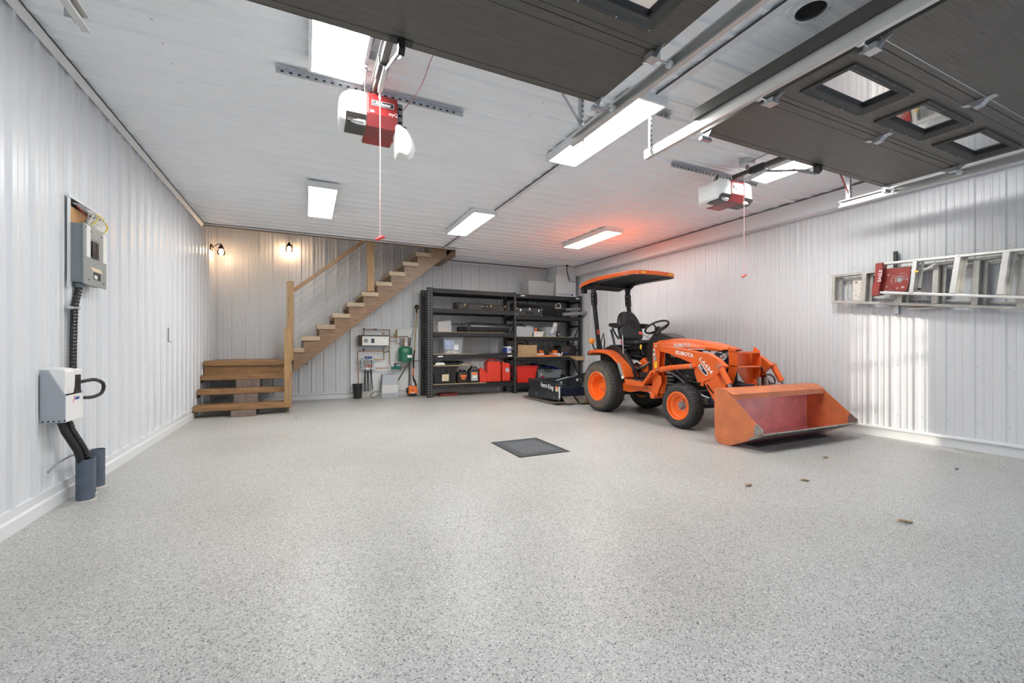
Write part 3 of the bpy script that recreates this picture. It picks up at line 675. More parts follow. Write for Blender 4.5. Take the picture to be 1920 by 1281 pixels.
MB().lathe((4.745, 5.25, 1.265), (-.4, .8, .5), [(0, .012), (.02, .022), (.05, .020), (.062, .008)], 12).build('knob', 'handle_red', lv, smooth=True)
lv = MB().tube([(4.60, 5.52, .95), (4.59, 5.53, 1.25)], .009, 8).build('loader_lever', 'galv', T)
MB().tube([(4.575, 5.55, 1.262), (4.60, 5.51, 1.262)], .010, 8).build('lever_grip', 'black_plastic', lv)
lv = MB().tube([(4.70, 5.78, .86), (4.66, 5.74, 1.03)], .008, 8).build('range_lever', 'black_plastic', T)
MB().lathe((4.665, 5.75, .985), (0, 0, 1), [(0, .020), (.05, .024), (.10, .020), (.11, .010)], 10).build('knob', 'handle_red', lv, smooth=True)
lv = MB().tube([(4.72, 5.20, .95), (4.70, 5.24, 1.06)], .008, 8).build('throttle_lever', 'black_plastic', T)
MB().lathe((4.705, 5.235, 1.03), (0, 0, 1), [(0, .012), (.035, .018), (.07, .012)], 10).build('knob', 'stain_yellow', lv, smooth=True)
# seat
SX, SY = .02, 0
def seat_ring(z, w, yb, t, bulge):   # backrest cross-sections
    return [(TC-w, yb-t-.035, z), (TC-w*.7, yb-t-.005, z), (TC, yb-t+bulge, z), (TC+w*.7, yb-t-.005, z), (TC+w, yb-t-.035, z), (TC+w+.01, yb-.02, z), (TC+w*.7, yb+.015, z), (TC, yb+.025, z), (TC-w*.7, yb+.015, z), (TC-w-.01, yb-.02, z)]
seat = MB().loft([seat_ring(1.16, .215, 5.82, .10, .0), seat_ring(1.25, .235, 5.83, .11, -.01), seat_ring(1.38, .238, 5.86, .10, .01), seat_ring(1.48, .225, 5.89, .09, .015), seat_ring(1.58, .185, 5.915, .08, .012), seat_ring(1.64, .13, 5.92, .065, .005), seat_ring(1.672, .07, 5.915, .04, 0)]).build('backrest', 'seat_vinyl', T, smooth=True)
def soften(o):
    md = o.modifiers.new('soften', 'SUBSURF'); md.levels = 2; md.render_levels = 2
soften(seat)
rectf = MB()
for zz in (1.30, 1.50): rectf.box(TC-.09, TC+.09, 5.755, 5.762, zz, zz+.004)
for xx in (-.09, .086): rectf.box(TC+xx, TC+xx+.004, 5.755, 5.762, 1.30, 1.504)
rectf.build('stitching', 'black_matte', seat)
def cush(z, w, y0, y1, c=.07): return [(TC-w+c, y0, z), (TC-w, y0+c, z), (TC-w, y1-c, z), (TC-w+c, y1, z), (TC+w-c, y1, z), (TC+w, y1-c, z), (TC+w, y0+c, z), (TC+w-c, y0, z)]
soften(MB().loft([cush(1.085, .20, 5.33, 5.80), cush(1.10, .235, 5.29, 5.82), cush(1.145, .245, 5.275, 5.82), cush(1.185, .225, 5.31, 5.80), cush(1.175, .14, 5.42, 5.74)]).build('seat', 'seat_vinyl', T, smooth=True))
MB().box(TC-.17, TC+.17, 5.38, 5.76, 1.02, 1.085).box(TC-.13, TC+.13, 5.42, 5.74, .90, 1.02).build('seat_base', 'black_metal', T, bev=.008)
for sd in (-1, 1):
    xa = TC+sd*.275
    MB().loft([[(xa-.035, 5.97, 1.415), (xa+.035, 5.97, 1.415), (xa+.035, 5.97, 1.465), (xa-.035, 5.97, 1.465)], [(xa-.04, 5.80, 1.375), (xa+.04, 5.80, 1.375), (xa+.04, 5.80, 1.465), (xa-.04, 5.80, 1.465)], [(xa-.035, 5.655, 1.40), (xa+.035, 5.655, 1.40), (xa+.035, 5.655, 1.45), (xa-.035, 5.655, 1.45)]]).build('armrest', 'black_plastic', T, bev=.012)
    MB().tube([(xa-sd*.02, 5.93, 1.39), (TC+sd*.225, 5.88, 1.27), (TC+sd*.21, 5.82, 1.2)], .016, 8).build('armrest_bracket', 'black_metal', T, smooth=True)
MB().lathe((TC-.246, 5.70, 1.15), (-1, 0, 0), [(0, .026), (.004, .024)], 12).build('belt_buckle', 'handle_red', T)
MB().box(TC-.33, TC-.26, 5.66, 5.90, 1.02, 1.10).tube([(TC-.27, 5.95, 1.36), (TC-.24, 5.92, 1.2), (TC-.25, 5.86, 1.0)], .02, 8).build('seat_bracket', 'black_plastic', T, smooth=True)
# platform, fenders
for sd in (-1, 1):
    X = (lambda x: x) if sd < 0 else MX
    a, b = sorted((X(4.42), X(4.70)))
    top = [(6.211,1.016),(5.71,1.025),(5.536,0.966),(5.325,0.819),(5.217,0.823),(5.153,0.754),(5.128,0.586)]
    bot = [(6.251,0.918),(6.192,0.946),(5.944,0.966),(5.776,0.963),(5.646,0.914),(5.521,0.828),(5.369,0.667),(5.267,0.539)]
    ol = [(6.245, .940), (6.205, 1.005), (5.95, 1.022), (5.77, 1.010), (5.63, .955), (5.49, .860), (5.40, .800), (5.33, .735), (5.28, .60)]
    inn = [(5.305, .575), (5.36, .700), (5.47, .808), (5.60, .895), (5.73, .945), (5.90, .965), (6.16, .968), (6.20, .930)]
    fd = MB().prism(ol+inn, 'x', a, b).build('fender', 'orange_paint', T, bev=.01)
    x0, x1 = sorted((X(4.60), X(4.68)))
    MB().prism([(6.10, .98), (5.95, 1.07), (5.80, 1.09), (5.62, 1.05), (5.45, .93), (5.30, .72), (5.26, .50), (5.60, .50), (5.75, .80), (6.1, .85)], 'x', x0, x1).build('console_panel', 'black_plastic', T, bev=.015)
    x0, x1 = sorted((X(4.44), X(4.56)))
    MB().hexa([(X(4.415), 5.445, .80), (X(4.415), 5.36, .62), (X(4.415), 5.31, .64), (X(4.415), 5.385, .82), (X(4.421), 5.445, .80), (X(4.421), 5.36, .62), (X(4.421), 5.31, .64), (X(4.421), 5.385, .82)]).build('warning_decal', 'sticker_grey', fd)
    MB().hexa([(X(4.415), 5.355, .61), (X(4.415), 5.335, .565), (X(4.415), 5.285, .585), (X(4.415), 5.305, .63), (X(4.421), 5.355, .61), (X(4.421), 5.335, .565), (X(4.421), 5.285, .585), (X(4.421), 5.305, .63)]).build('warning_decal', 'sticker_white', fd)
    MB().prism([(6.26, .93), (6.215, 1.0), (6.20, 1.0), (6.22, .92)], 'x', a-.002, b+.002).build('tail_trim', 'black_plastic', fd)
    # folded step edge and mat
    stp = [(5.285, .575), (5.265, .492), (4.885, .482), (4.70, .70), (4.62, .72), (4.62, .745), (4.715, .735), (4.90, .535), (5.10, .570)]
    x0, x1 = sorted((X(4.42), X(4.44)))
    sp = MB().prism(stp, 'x', x0, x1).build('step', 'orange_paint', T, bev=.004)
    x0, x1 = sorted((X(4.44), X(4.76)))
    MB().box(x0, x1, 4.90, 5.28, .545, .560).build('step_plate', 'orange_paint', sp)
    MB().box(x0, x1, 4.93, 5.25, .560, .572).build('step_mat', 'mat_dark', sp)
    MB().hexa([(X(4.44), 4.62, .725), (X(4.44), 4.90, .52), (X(4.72), 4.90, .52), (X(4.72), 4.62, .725), (X(4.44), 4.62, .735), (X(4.44), 4.91, .53), (X(4.72), 4.91, .53), (X(4.72), 4.62, .735)]).build('foot_plate', 'orange_paint', sp)
    # pedal cluster
    MB().box(min(X(4.66), X(4.76)), max(X(4.66), X(4.76)), 4.98, 5.08, .66, .675).tube([(X(4.74), 5.03, .66), (X(4.80), 4.95, .80)], .009, 8).build('pedal', 'black_metal', T, bev=.004)
    MB().lathe((X(4.44), 6.155, 1.167), (0, 1 if sd > 0 else -1, 0) if 0 else (0, -1, 0), [(-.03, .03), (-.02, .045), (0, .048), (.03, .044), (.045, .02)], 16).build('turn_signal', 'amber', T, smooth=True)
    MB().tube([(X(4.455), 6.155, 1.12), (X(4.47), 6.13, 1.04), (X(4.54), 6.12, 1.0)], .012, 8).build('signal_stem', 'black_plastic', T, smooth=True)
# under-seat clutter between fender and dash
MB().box(TC-.22, TC+.22, 5.28, 5.75, .52, .78).build('floor_tunnel', 'black_matte', T, bev=.02)
MB().prism([(5.15, .58), (5.30, .58), (5.36, .82), (5.24, .90), (5.14, .80)], 'x', TC-.20, TC-.10).build('side_cover', 'orange_paint', T, bev=.01)
for p, r, mt in (([(4.70, 5.60, .84), (4.72, 5.45, .86), (4.75, 5.28, .80)], .008, 'galv'), ([(4.69, 5.52, .74), (4.72, 5.40, .76), (4.76, 5.30, .72)], .010, 'handle_red'), ([(4.72, 5.70, .92), (4.74, 5.50, .93), (4.78, 5.30, .90)], .007, 'black_plastic'), ([(4.68, 5.38, .68), (4.74, 5.20, .76), (4.82, 5.08, .86)], .022, 'black_plastic'), ([(4.68, 5.56, .66), (4.70, 5.44, .66)], .012, 'chrome')):
    MB().tube(p, r, 8).build('linkage_rod', mt, T, smooth=True)
MB().box(4.60, 4.80, 4.96, 5.16, .60, .68).build('battery_tray', 'black_metal', T, bev=.01)
# loader subframe: post, side rail, cross tube
for sd in (-1, 1):
    X = (lambda x: x) if sd < 0 else MX
    x0, x1 = sorted((X(4.50), X(4.512))); x2, x3 = sorted((X(4.595), X(4.607)))
    po = [(4.748, 1.130), (4.660, 1.108), (4.628, .985), (4.640, .80), (4.655, .665), (4.600, .660), (4.590, .56), (4.640, .47), (4.690, .355), (4.735, .320), (4.790, .330), (4.812, .40), (4.775, .46), (4.760, .70), (4.765, .95)]
    PO = MB().prism(po, 'x', x0, x1).prism(po, 'x', x2, x3).build('loader_post', 'orange_paint', T, bev=.003)
    MB().box(min(X(4.512), X(4.595)), max(X(4.512), X(4.595)), 4.752, 4.764, .46, 1.10).build('post_web', 'orange_paint', PO)
    for (yy, zz) in ((4.70, 1.075), (4.665, .735)):
        MB().lathe((X(4.50), yy, zz), (sd, 0, 0), [(0, .020), (.006, .020), (.012, .012)], 12).build('pin_bolt', 'galv', PO)
    for (yy, zz, hh, w, mt) in ((4.735, .99, .045, .018, 'sticker_white'), (4.720, .905, .032, .028, 'sticker_yellow' if 0 else 'sticker_grey'), (4.70, .81, .045, .024, 'sticker_yellow')):
        MB().box(min(X(4.497), X(4.50)), max(X(4.497), X(4.50)), yy-w, yy+w, zz-hh, zz+hh).build('decal', mt, PO)
        if mt == 'sticker_white': MB().box(min(X(4.4955), X(4.497)), max(X(4.4955), X(4.497)), yy-w*.5, yy+w*.7, zz-hh*.4, zz+hh*.5).build('decal_print', 'decal_black', PO)
    x0, x1 = sorted((X(4.54), X(4.60)))
    MB().prism([(4.60, .52), (5.25, .48), (5.55, .50), (5.62, .38), (5.30, .36), (5.10, .40), (4.80, .40), (4.62, .40)], 'x', x0, x1).build('side_rail', 'orange_paint', T, bev=.004)
    for q in ((4.93, .455), (4.86, .395)): MB().lathe((X(4.54), q[0], q[1]), (sd, 0, 0), [(0, .019), (.008, .019), (.014, .012)], 6).build('rail_bolt', 'galv', T)
    MB().lathe((X(4.47), 4.745, .372), (-sd, 0, 0), [(0, .038), (.002, .048), (.12, .048), (.12, .036), (.002, .036)], 24).build('pivot_tube', 'orange_paint', T, smooth=True)
    MB().lathe((X(4.474), 4.745, .372), (-sd, 0, 0), [(0, .035), (.004, .035)], 20).build('tube_bore', 'dark_hole', T)
MB().tube([(4.6, 4.745, .372), (MX(4.6), 4.745, .372)], .045, 14).build('cross_tube', 'orange_paint', T, smooth=True)
# loader boom
bm_up = [(4.627,1.092),(4.288,1.046),(3.944,0.989),(3.842,1.003),(3.702,0.928),(3.582,0.84),(3.595,0.817),(3.688,0.743),(3.678,0.72),(3.608,0.555),(3.688,0.51),(3.688,0.334),(3.729,0.389),(3.874,0.612),(3.974,0.617),(4.026,0.748),(4.026,0.844),(4.288,0.914),(4.546,0.995),(4.615,1.011)]
bm_up = [p for p in bm_up]
for sd in (-1, 1):
    X = (lambda x: x) if sd < 0 else MX
    x0, x1 = sorted((X(4.50), X(4.575)))
    up = [(4.646,1.092),(4.288,1.049),(3.944,0.995),(3.828,0.991),(3.688,0.923),(3.575,0.835),(3.595,0.817),(3.682,0.732),(3.743,0.681),(3.842,0.639),(3.974,0.611),(4.019,0.724),(4.034,0.846),(4.288,0.924),(4.528,0.991),(4.627,1.007)]
    BO = MB().prism(up, 'x', x0, x1).build('loader_boom', 'orange_paint', T, bev=.003)
    lo = [(3.813,0.641),(3.682,0.726),(3.595,0.536),(3.648,0.318),(3.688,0.342),(3.885,0.624)]
    MB().prism(lo, 'x', min(X(4.505), X(4.57)), max(X(4.505), X(4.57))).build('boom_arm', 'orange_paint', BO, bev=.003)
    MB().prism([(3.828,0.604),(3.729,0.501),(3.743,0.493),(3.835,0.58)], 'x', min(X(4.500), X(4.506)), max(X(4.500), X(4.506))).build('boom_slot', 'dark_hole', BO)
    q = [(3.885,0.636),(3.892,0.575)]
    MB().tube([(X(4.492), q[0][0], q[0][1]), (X(4.488), q[1][0], q[1][1])], .02, 8).build('stand_lug', 'orange_paint', BO, smooth=True)
    # lift cylinder
    c0 = (4.660, .735); c1 = [(4.016,0.82)][0]
    xc = X(4.475)
    cyl = MB().tube([(xc, 4.62, .742), (xc, 4.58, .746), (xc, 4.575, .747)], [.020, .036, .040], 16).tube([(xc, 4.575, .747), (xc, 4.36, .785)], .040, 16).build('lift_cylinder', 'orange_paint', T, smooth=True)
    MB().tube([(xc, 4.36, .785), (xc, c1[0]+.02, c1[1])], .034, 16).build('cylinder_barrel', 'orange_paint', cyl, smooth=True)
    MB().lathe((xc-sd*.035, c1[0], c1[1]), (sd, 0, 0), [(0, .032), (.06, .032), (.066, .016), (.072, .016)], 14).build('cylinder_eye', 'orange_paint', cyl, smooth=True)
    MB().lathe((xc+sd*.037, c1[0], c1[1]), (sd, 0, 0), [(0, .018), (.012, .018)], 10).build('pin_head', 'galv', cyl)
    # dump cylinder
    p0 = [(3.624,0.829)][0]
    xd = X(4.475)
    cd = MB().tube([(xd, p0[0]-.02, p0[1]-.02), (xd, 3.50, .63)], .036, 16).build('dump_cylinder', 'orange_paint', T, smooth=True)
    MB().lathe((xd-.045, p0[0], p0[1]), (1, 0, 0), [(0, .034), (.09, .034)], 14).build('cylinder_eye', 'faded_orange', cd, smooth=True)
    MB().lathe((X(4.50), [(3.668,0.825)][0][0], [(3.668,0.825)][0][1]), (sd, 0, 0), [(0, .019), (.010, .019)], 10).build('pin_head', 'galv', BO)
    MB().tube([(xd, 3.50, .63), (xd, 3.42, .49)], .018, 12).build('cylinder_rod', 'chrome', cd, smooth=True)
    MB().tube([(X(4.58), 3.72, .82), (X(4.60), 3.60, .66), (X(4.60), 3.52, .52)], .010, 8).build('hydraulic_hose', 'black_plastic', cd, smooth=True)
    MB().bar((X(4.60), 3.70, .83), (X(4.60), 3.62, .70), .02, .02).build('hose_fitting', 'chrome', cd)
kq = [(4.338,0.974),(4.04,0.929),(4.338,1.023)]
kd = Vector((0, kq[1][0]-kq[0][0], kq[1][1]-kq[0][1]))
text('KUBOTA', (kq[2][1]-kq[0][1])*1.36, (4.4985, kq[0][0], kq[0][1]), kd, (0, kd.z, -kd.y), 'decal_white', T, name='boom_lettering', bold=.002, fit=kd.length)
q0 = [(3.95,0.908),(3.771,0.732)]
ql = Vector((0, q0[1][0]-q0[0][0], q0[1][1]-q0[0][1])).length
dx = Vector((0, q0[1][0]-q0[0][0], q0[1][1]-q0[0][1])).normalized(); dy = Vector((-1, 0, 0)).cross(dx); dy = Vector((0, -dx.z, dx.y)) if dx.y > 0 else Vector((0, dx.z, -dx.y))
text('LA434', .066, (4.4985, q0[0][0], q0[0][1]), dx, dy, 'decal_white', T, name='boom_lettering', bold=.0016, fit=ql)
bd = [(3.966,0.825),(3.914,0.857),(3.813,0.748),(3.82,0.712),(3.849,0.707),(3.956,0.801)]
bb = MB().prism(bd, 'x', 4.4965, 4.4995).build('dealer_badge', 'decal_white', T)
bi = [(3.956,0.823),(3.917,0.846),(3.828,0.744),(3.83,0.721),(3.845,0.717),(3.948,0.805)]
MB().prism(bi, 'x', 4.4945, 4.4965).build('badge_field', 'decal_black', bb)
text('TRAC', .030, (4.4940, bi[0][0]-.002, bi[0][1]+.004), dx, dy, 'decal_white', bb, name='badge_lettering', bold=.0012, fit=.075)
# hose loop hanging at the far arm
MB().tube([(5.32, 3.62, .62)]+[(5.34+.0*k, 3.60+.085*math.cos(math.radians(a)), .63+.085*math.sin(math.radians(a))) for k, a in enumerate(range(200, -120, -30))]+[(5.34, 3.52, .50)], .011, 8).build('hose_loop', 'black_plastic', T, smooth=True)
# cross tube between boom arms behind the bucket and the far-side bits
MB().tube([(4.57, 3.55, .42), (MX(4.57), 3.55, .42)], .05, 14).build('torque_tube', 'orange_paint', T, smooth=True)
for xx in (4.93, 5.06): MB().box(xx, xx+.035, 3.44, 3.47, .46, .70).build('stiffener', 'worn_steel', T)
# grille guard
gx0, gx1 = 4.775, 5.195
for xx in (gx0, gx1):
    MB().prism([(3.745, 1.070), (3.665, 1.035), (3.622, 1.010), (3.615, .87), (3.640, .72), (3.700, .56), (3.780, .50), (3.80, .60), (3.752, .70), (3.735, .88)] if xx == gx0 else [(3.70, 1.070), (3.62, 1.015), (3.605, .86), (3.62, .72), (3.66, .62), (3.74, .54), (3.86, .50), (3.86, .56), (3.77, .66), (3.73, .80), (3.72, .98)], 'x', xx, xx+.008).build('guard_plate', 'orange_paint', T, bev=.002)
MB().box(gx0, gx1, 3.615, 3.735, 1.000, 1.008).box(gx0, gx1, 3.612, 3.620, .985, 1.008).build('guard_shelf', 'orange_paint', T)
MB().box(gx0, gx1, 3.612, 3.730, .822, .830).box(gx0, gx1, 3.608, 3.616, .810, .832).build('guard_shelf', 'orange_paint', T)
MB().hexa([(gx0+.02, 3.735, .83), (gx1, 3.735, .83), (gx1, 3.728, .83), (gx0+.02, 3.728, .83), (gx0+.02, 3.735, 1.0), (gx1-.07, 3.735, 1.0), (gx1-.07, 3.728, 1.0), (gx0+.02, 3.728, 1.0)]).build('guard_back', 'orange_paint', T)
MB().prism([(gx0+.06, .822), (gx1, .822), (gx1, .60), (5.10, .555), (5.03, .62)], 'y', 3.71, 3.718).build('guard_gusset', 'orange_paint', T)
MB().prism([(4.84, .46), (5.03, .56), (5.15, .60), (5.195, .66), (5.195, .56), (5.06, .47), (4.90, .42)], 'y', 3.66, 3.72).build('guard_bracket', 'orange_paint', T, bev=.003)
MB().tube([(4.80, 3.70, .52), (4.84, 3.66, .50), (4.90, 3.66, .46)], .035, 10).build('hydraulic_coupler', 'navy', T, smooth=True)
# bucket
bk0, bk1 = 4.12, 5.80
bs = [(3.400, .600), (3.285, .600), (3.190, .552), (3.190, .502), (2.835, .192), (2.835, .180), (3.20, .010), (3.30, .0), (3.36, .010), (3.40, .06)]
side = [(3.405, .604), (3.285, .604), (3.190, .535), (2.840, .225), (2.835, .180), (3.20, .006), (3.30, .0), (3.37, .015), (3.405, .07)]
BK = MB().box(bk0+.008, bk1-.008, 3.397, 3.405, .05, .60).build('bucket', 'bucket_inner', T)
MB().prism([(3.402, .604), (3.285, .604), (3.188, .554), (3.188, .500), (3.192, .500), (3.192, .549), (3.287, .598), (3.402, .598)], 'x', bk0+.008, bk1-.008).build('bucket_top_rail', 'bucket_side', BK)
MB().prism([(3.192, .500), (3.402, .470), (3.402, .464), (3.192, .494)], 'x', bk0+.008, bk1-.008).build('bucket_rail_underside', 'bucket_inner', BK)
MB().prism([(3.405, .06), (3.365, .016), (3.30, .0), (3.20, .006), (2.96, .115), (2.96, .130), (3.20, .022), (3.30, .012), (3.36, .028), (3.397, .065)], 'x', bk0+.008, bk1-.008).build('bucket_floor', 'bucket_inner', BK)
MB().prism([(2.98, .104), (2.825, .178), (2.822, .186), (2.835, .192), (2.985, .126)], 'x', bk0-.004, bk1+.004).build('cutting_edge', 'worn_steel', BK)
for xx in (bk0, bk1-.008):
    MB().prism(side, 'x', xx, xx+.008).build('bucket_side_plate', 'bucket_side', BK)
    MB().prism([(2.93, .155), (2.835, .175), (2.830, .225), (2.90, .285), (2.93, .25)], 'x', xx-.004, xx+.012).build('wear_plate', 'worn_steel', BK, bev=.003)
for xx in (4.50, 5.38): MB().box(xx, xx+.04, 3.405, 3.47, .10, .50).build('bucket_bracket', 'orange_paint', BK, bev=.004)
# ROPS and canopy
for sd in (-1, 1):
    X = (lambda x: x) if sd < 0 else MX
    MB().bar((X(4.58), 6.12, .95), (X(4.58), 6.28, 1.90), .052, .062, (1, 0, 0)).build('rops_post', 'tool_grey' if 0 else 'black_metal', T, bev=.006)
    MB().bar((X(4.58), 6.27, 1.80), (X(4.58), 6.29, 2.02), .075, .082, (1, 0, 0)).build('rops_hinge', 'black_metal', T, bev=.004)
    for zz in (1.82, 1.90, 1.98): MB().tube([(X(4.525), 6.26, zz), (X(4.635), 6.26, zz)], .010, 6).build('rops_bolt', 'galv', T)
    MB().prism([(6.25, 2.0), (6.33, 2.0), (6.34, 2.10), (6.46, 2.21), (6.05, 2.21), (6.23, 2.10)], 'x', min(X(4.56), X(4.60)), max(X(4.56), X(4.60))).build('canopy_bracket', 'black_metal', T, bev=.004)
    MB().bar((X(4.545), 6.10, 1.28), (X(4.545), 6.125, 1.36), .008, .03, (1, 0, 0)).build('reflector_strip', 'handle_red', T)
MB().tube([(4.58, 6.29, 1.98), (4.58, 6.29, 2.08), (4.61, 6.29, 2.13), (4.66, 6.29, 2.15), (MX(4.66), 6.29, 2.15), (MX(4.61), 6.29, 2.13), (MX(4.58), 6.29, 2.08), (MX(4.58), 6.29, 1.98)], .028, 10).build('rops_crossbar', 'black_metal', T, smooth=True)
cx0, cx1, cy0, cy1 = 4.465, 5.43, 5.17, 6.66
def can_grid(dz, sh, n=12):
    G = []
    for i in range(n+1):
        row = []
        for j in range(n+1):
            u = -1+2*i/n; v = -1+2*j/n
            # rounded rectangle mapping, drooping rear
            k = (abs(u)**9+abs(v)**9)**(1/9) if (u or v) else 1
            s = max(abs(u), abs(v))/k if k else 1
            x = (cx0+cx1)/2+(cx1-cx0)/2*u*s*sh; y = (cy0+cy1)/2+(cy1-cy0)/2*v*s*sh
            e = max(abs(u), abs(v))
            z = dz(u, v, e)
            row.append((x, y, z))
        G.append(row)
    return G
edge = lambda v: 2.198-.075*max(0, v)**2.2-.012*max(0, -v)
top = can_grid(lambda u, v, e: edge(v)+.052+.040*(1-e**3.0)+.018*(1-u*u), 1.0)
un = can_grid(lambda u, v, e: edge(v)+.022*(1-e**4), .965)
cn = MB().sheet(top).build('canopy', 'orange_paint', T, smooth=True)
MB().sheet(un).build('canopy_liner', 'black_matte', cn, smooth=True)
n = 12
ringT = [top[i][0] for i in range(n)]+[top[n][j] for j in range(n)]+[top[i][n] for i in range(n, 0, -1)]+[top[0][j] for j in range(n, 0, -1)]
ringU = [un[i][0] for i in range(n)]+[un[n][j] for j in range(n)]+[un[i][n] for i in range(n, 0, -1)]+[un[0][j] for j in range(n, 0, -1)]
k = len(ringT)
lip = [(p[0], p[1], p[2]-.062) for p in ringT]
MB().add(ringT+lip+ringU, [(i, (i+1) % k, k+(i+1) % k, k+i) for i in range(k)]).build('canopy_rim', 'orange_paint', cn, smooth=True)
MB().add(lip+ringU, [(i, (i+1) % k, k+(i+1) % k, k+i) for i in range(k)]).build('canopy_rim_underside', 'black_plastic', cn, smooth=True)
for xx in (4.70, 5.26): MB().box(xx-.045, xx+.045, cy0-.005, cy0+.004, 2.206, 2.232).build('clearance_marker', 'stain_yellow', cn)
for xx in (4.56, MX(4.56)): MB().box(xx-.012, xx+.012, 5.35, 6.45, 2.185, 2.197).build('liner_rail', 'tool_grey', cn)
MB().loft([[(4.50, 6.50, 2.12), (4.60, 6.50, 2.12), (4.60, 6.58, 2.12), (4.50, 6.58, 2.12)], [(4.505, 6.50, 2.03), (4.595, 6.50, 2.03), (4.595, 6.57, 2.03), (4.505, 6.57, 2.03)]]).build('work_light', 'black_plastic', T, bev=.01)
MB().box(TC-.30, TC+.30, 6.10, 6.20, .55, .98).tube([(4.66, 6.15, 1.0), (4.67, 6.20, 1.15), (4.74, 6.22, 1.30), (4.75, 6.20, 1.15), (4.72, 6.18, .98)], .012, 8).build('hitch_frame', 'black_metal', T)
# three point lift arms
for xx in (4.62, 5.28):
    MB().bar((xx, 6.20, .66), (xx, 6.86, .50), .03, .055).build('lift_arm', 'black_metal', T, bev=.004)
# ------------------------------------------------------------------ finishing mower behind
mw = thing('finishing_mower', 'dark rear mower deck lettered in white, hitched behind the tractor', 'mower', (4.95, 7.4, 0))
MB().prism([(6.83, .065), (6.86, .075), (8.02, .04), (8.05, .04), (8.05, .405), (8.02, .41), (6.80, .355), (6.78, .34), (6.79, .10)], 'x', 4.200, 4.210).build('side_plate', 'mower_black', mw)
MB().hexa([(4.185, 6.78, .345), (4.26, 6.78, .345), (4.26, 8.06, .400), (4.185, 8.06, .400), (4.185, 6.78, .360), (4.26, 6.78, .360), (4.26, 8.06, .415), (4.185, 8.06, .415)]).build('top_flange', 'mower_black', mw)
MB().prism([(6.72, .055), (6.86, .010), (8.02, .006), (8.12, .035), (8.12, .045), (8.02, .030), (6.88, .030), (6.74, .066)], 'x', 4.10, 4.26).build('skid_shoe', 'mower_skid', mw, bev=.004)
MB().box(4.21, 5.72, 8.02, 8.05, .06, .40).box(5.71, 5.72, 6.85, 8.05, .06, .40).build('rear_plate', 'mower_black', mw)
MB().box(4.21, 5.71, 6.95, 8.03, .27, .285).build('deck_top', 'mower_black', mw)
MB().box(4.21, 5.71, 6.85, 6.862, .14, .30).build('front_plate', 'navy', mw)
MB().hexa([(4.27, 6.70, .03), (4.52, 6.70, .03), (4.52, 6.86, .14), (4.27, 6.86, .14), (4.27, 6.70, .04), (4.52, 6.70, .04), (4.52, 6.86, .15), (4.27, 6.86, .15)]).build('chain_guard', 'mower_skid', mw)
MB().hexa([(4.56, 6.66, .025), (5.6, 6.66, .025), (5.6, 6.86, .13), (4.56, 6.86, .13), (4.56, 6.66, .04), (5.6, 6.66, .04), (5.6, 6.86, .145), (4.56, 6.86, .145)]).build('chain_guard', 'mower_skid', mw)
MB().box(4.60, 5.2, 6.645, 6.66, .03, .095).build('wood_block', 'wood_board', mw, bev=.003)
MB().box(4.200-.004, 4.200, 6.795, 6.835, .11, .335).build('white_decal', 'sticker_white', mw)
MB().box(4.196, 4.200, 6.86, 6.955, .235, .335).build('safety_decal', 'label_cream', mw)
MB().box(4.195, 4.197, 6.865, 6.95, .30, .332).build('decal_band', 'label_orange', mw)
text('Farm King', .118, (4.1985, 7.52, .285), (0, -1, -.055), (0, -.055, 1), 'decal_white', mw, bold=.003)
for yy in (7.0, 7.7): MB().lathe((4.20, yy, .12), (-1, 0, 0), [(0, .013), (.008, .012)], 8).build('deck_bolt', 'galv', mw)
MB().bar((4.30, 7.95, .40), (4.75, 7.15, .34), .05, .04).build('a_frame_brace', 'mower_black', mw, bev=.004)
MB().bar((5.60, 7.95, .40), (5.15, 7.15, .34), .05, .04).build('a_frame_brace', 'mower_black', mw, bev=.004)
MB().prism([(6.80, .30), (7.30, .30), (7.30, .40), (7.05, .50), (6.88, .50), (6.80, .42)], 'x', 4.66, 4.68).prism([(6.80, .30), (7.30, .30), (7.30, .40), (7.05, .50), (6.88, .50), (6.80, .42)], 'x', 5.22, 5.24).build('hitch_plate', 'mower_black', mw, bev=.003)
MB().lathe((4.655, 6.90, .43), (-1, 0, 0), [(0, .035), (.02, .035), (.03, .02)], 16).build('hitch_pin', 'galv', mw)
MB().lathe((4.95, 7.4, .285), (0, 0, 1), [(0, .13), (.10, .12), (.16, .08), (.20, .05)], 20).build('gearbox', 'black_metal', mw, smooth=True)
MB().tube([(4.45, 7.35, .40), (4.60, 7.15, .47), (4.62, 6.98, .50)], .014, 8).build('lift_chain', 'galv', mw)
MB().lathe((4.35, 7.0, .36), (0, 0, 1), [(-.07, .02), (.02, .02), (.03, .03), (.04, .02)], 12).build('caster_stem', 'galv', mw)
# mats and floor bits
tag(MB().box(4.33, 5.60, 3.03, 3.175, 0, .010).build('rubber_mat', 'mat_dark', bev=.004), 'thin black rubber mat lying under the loader bucket', 'mat')
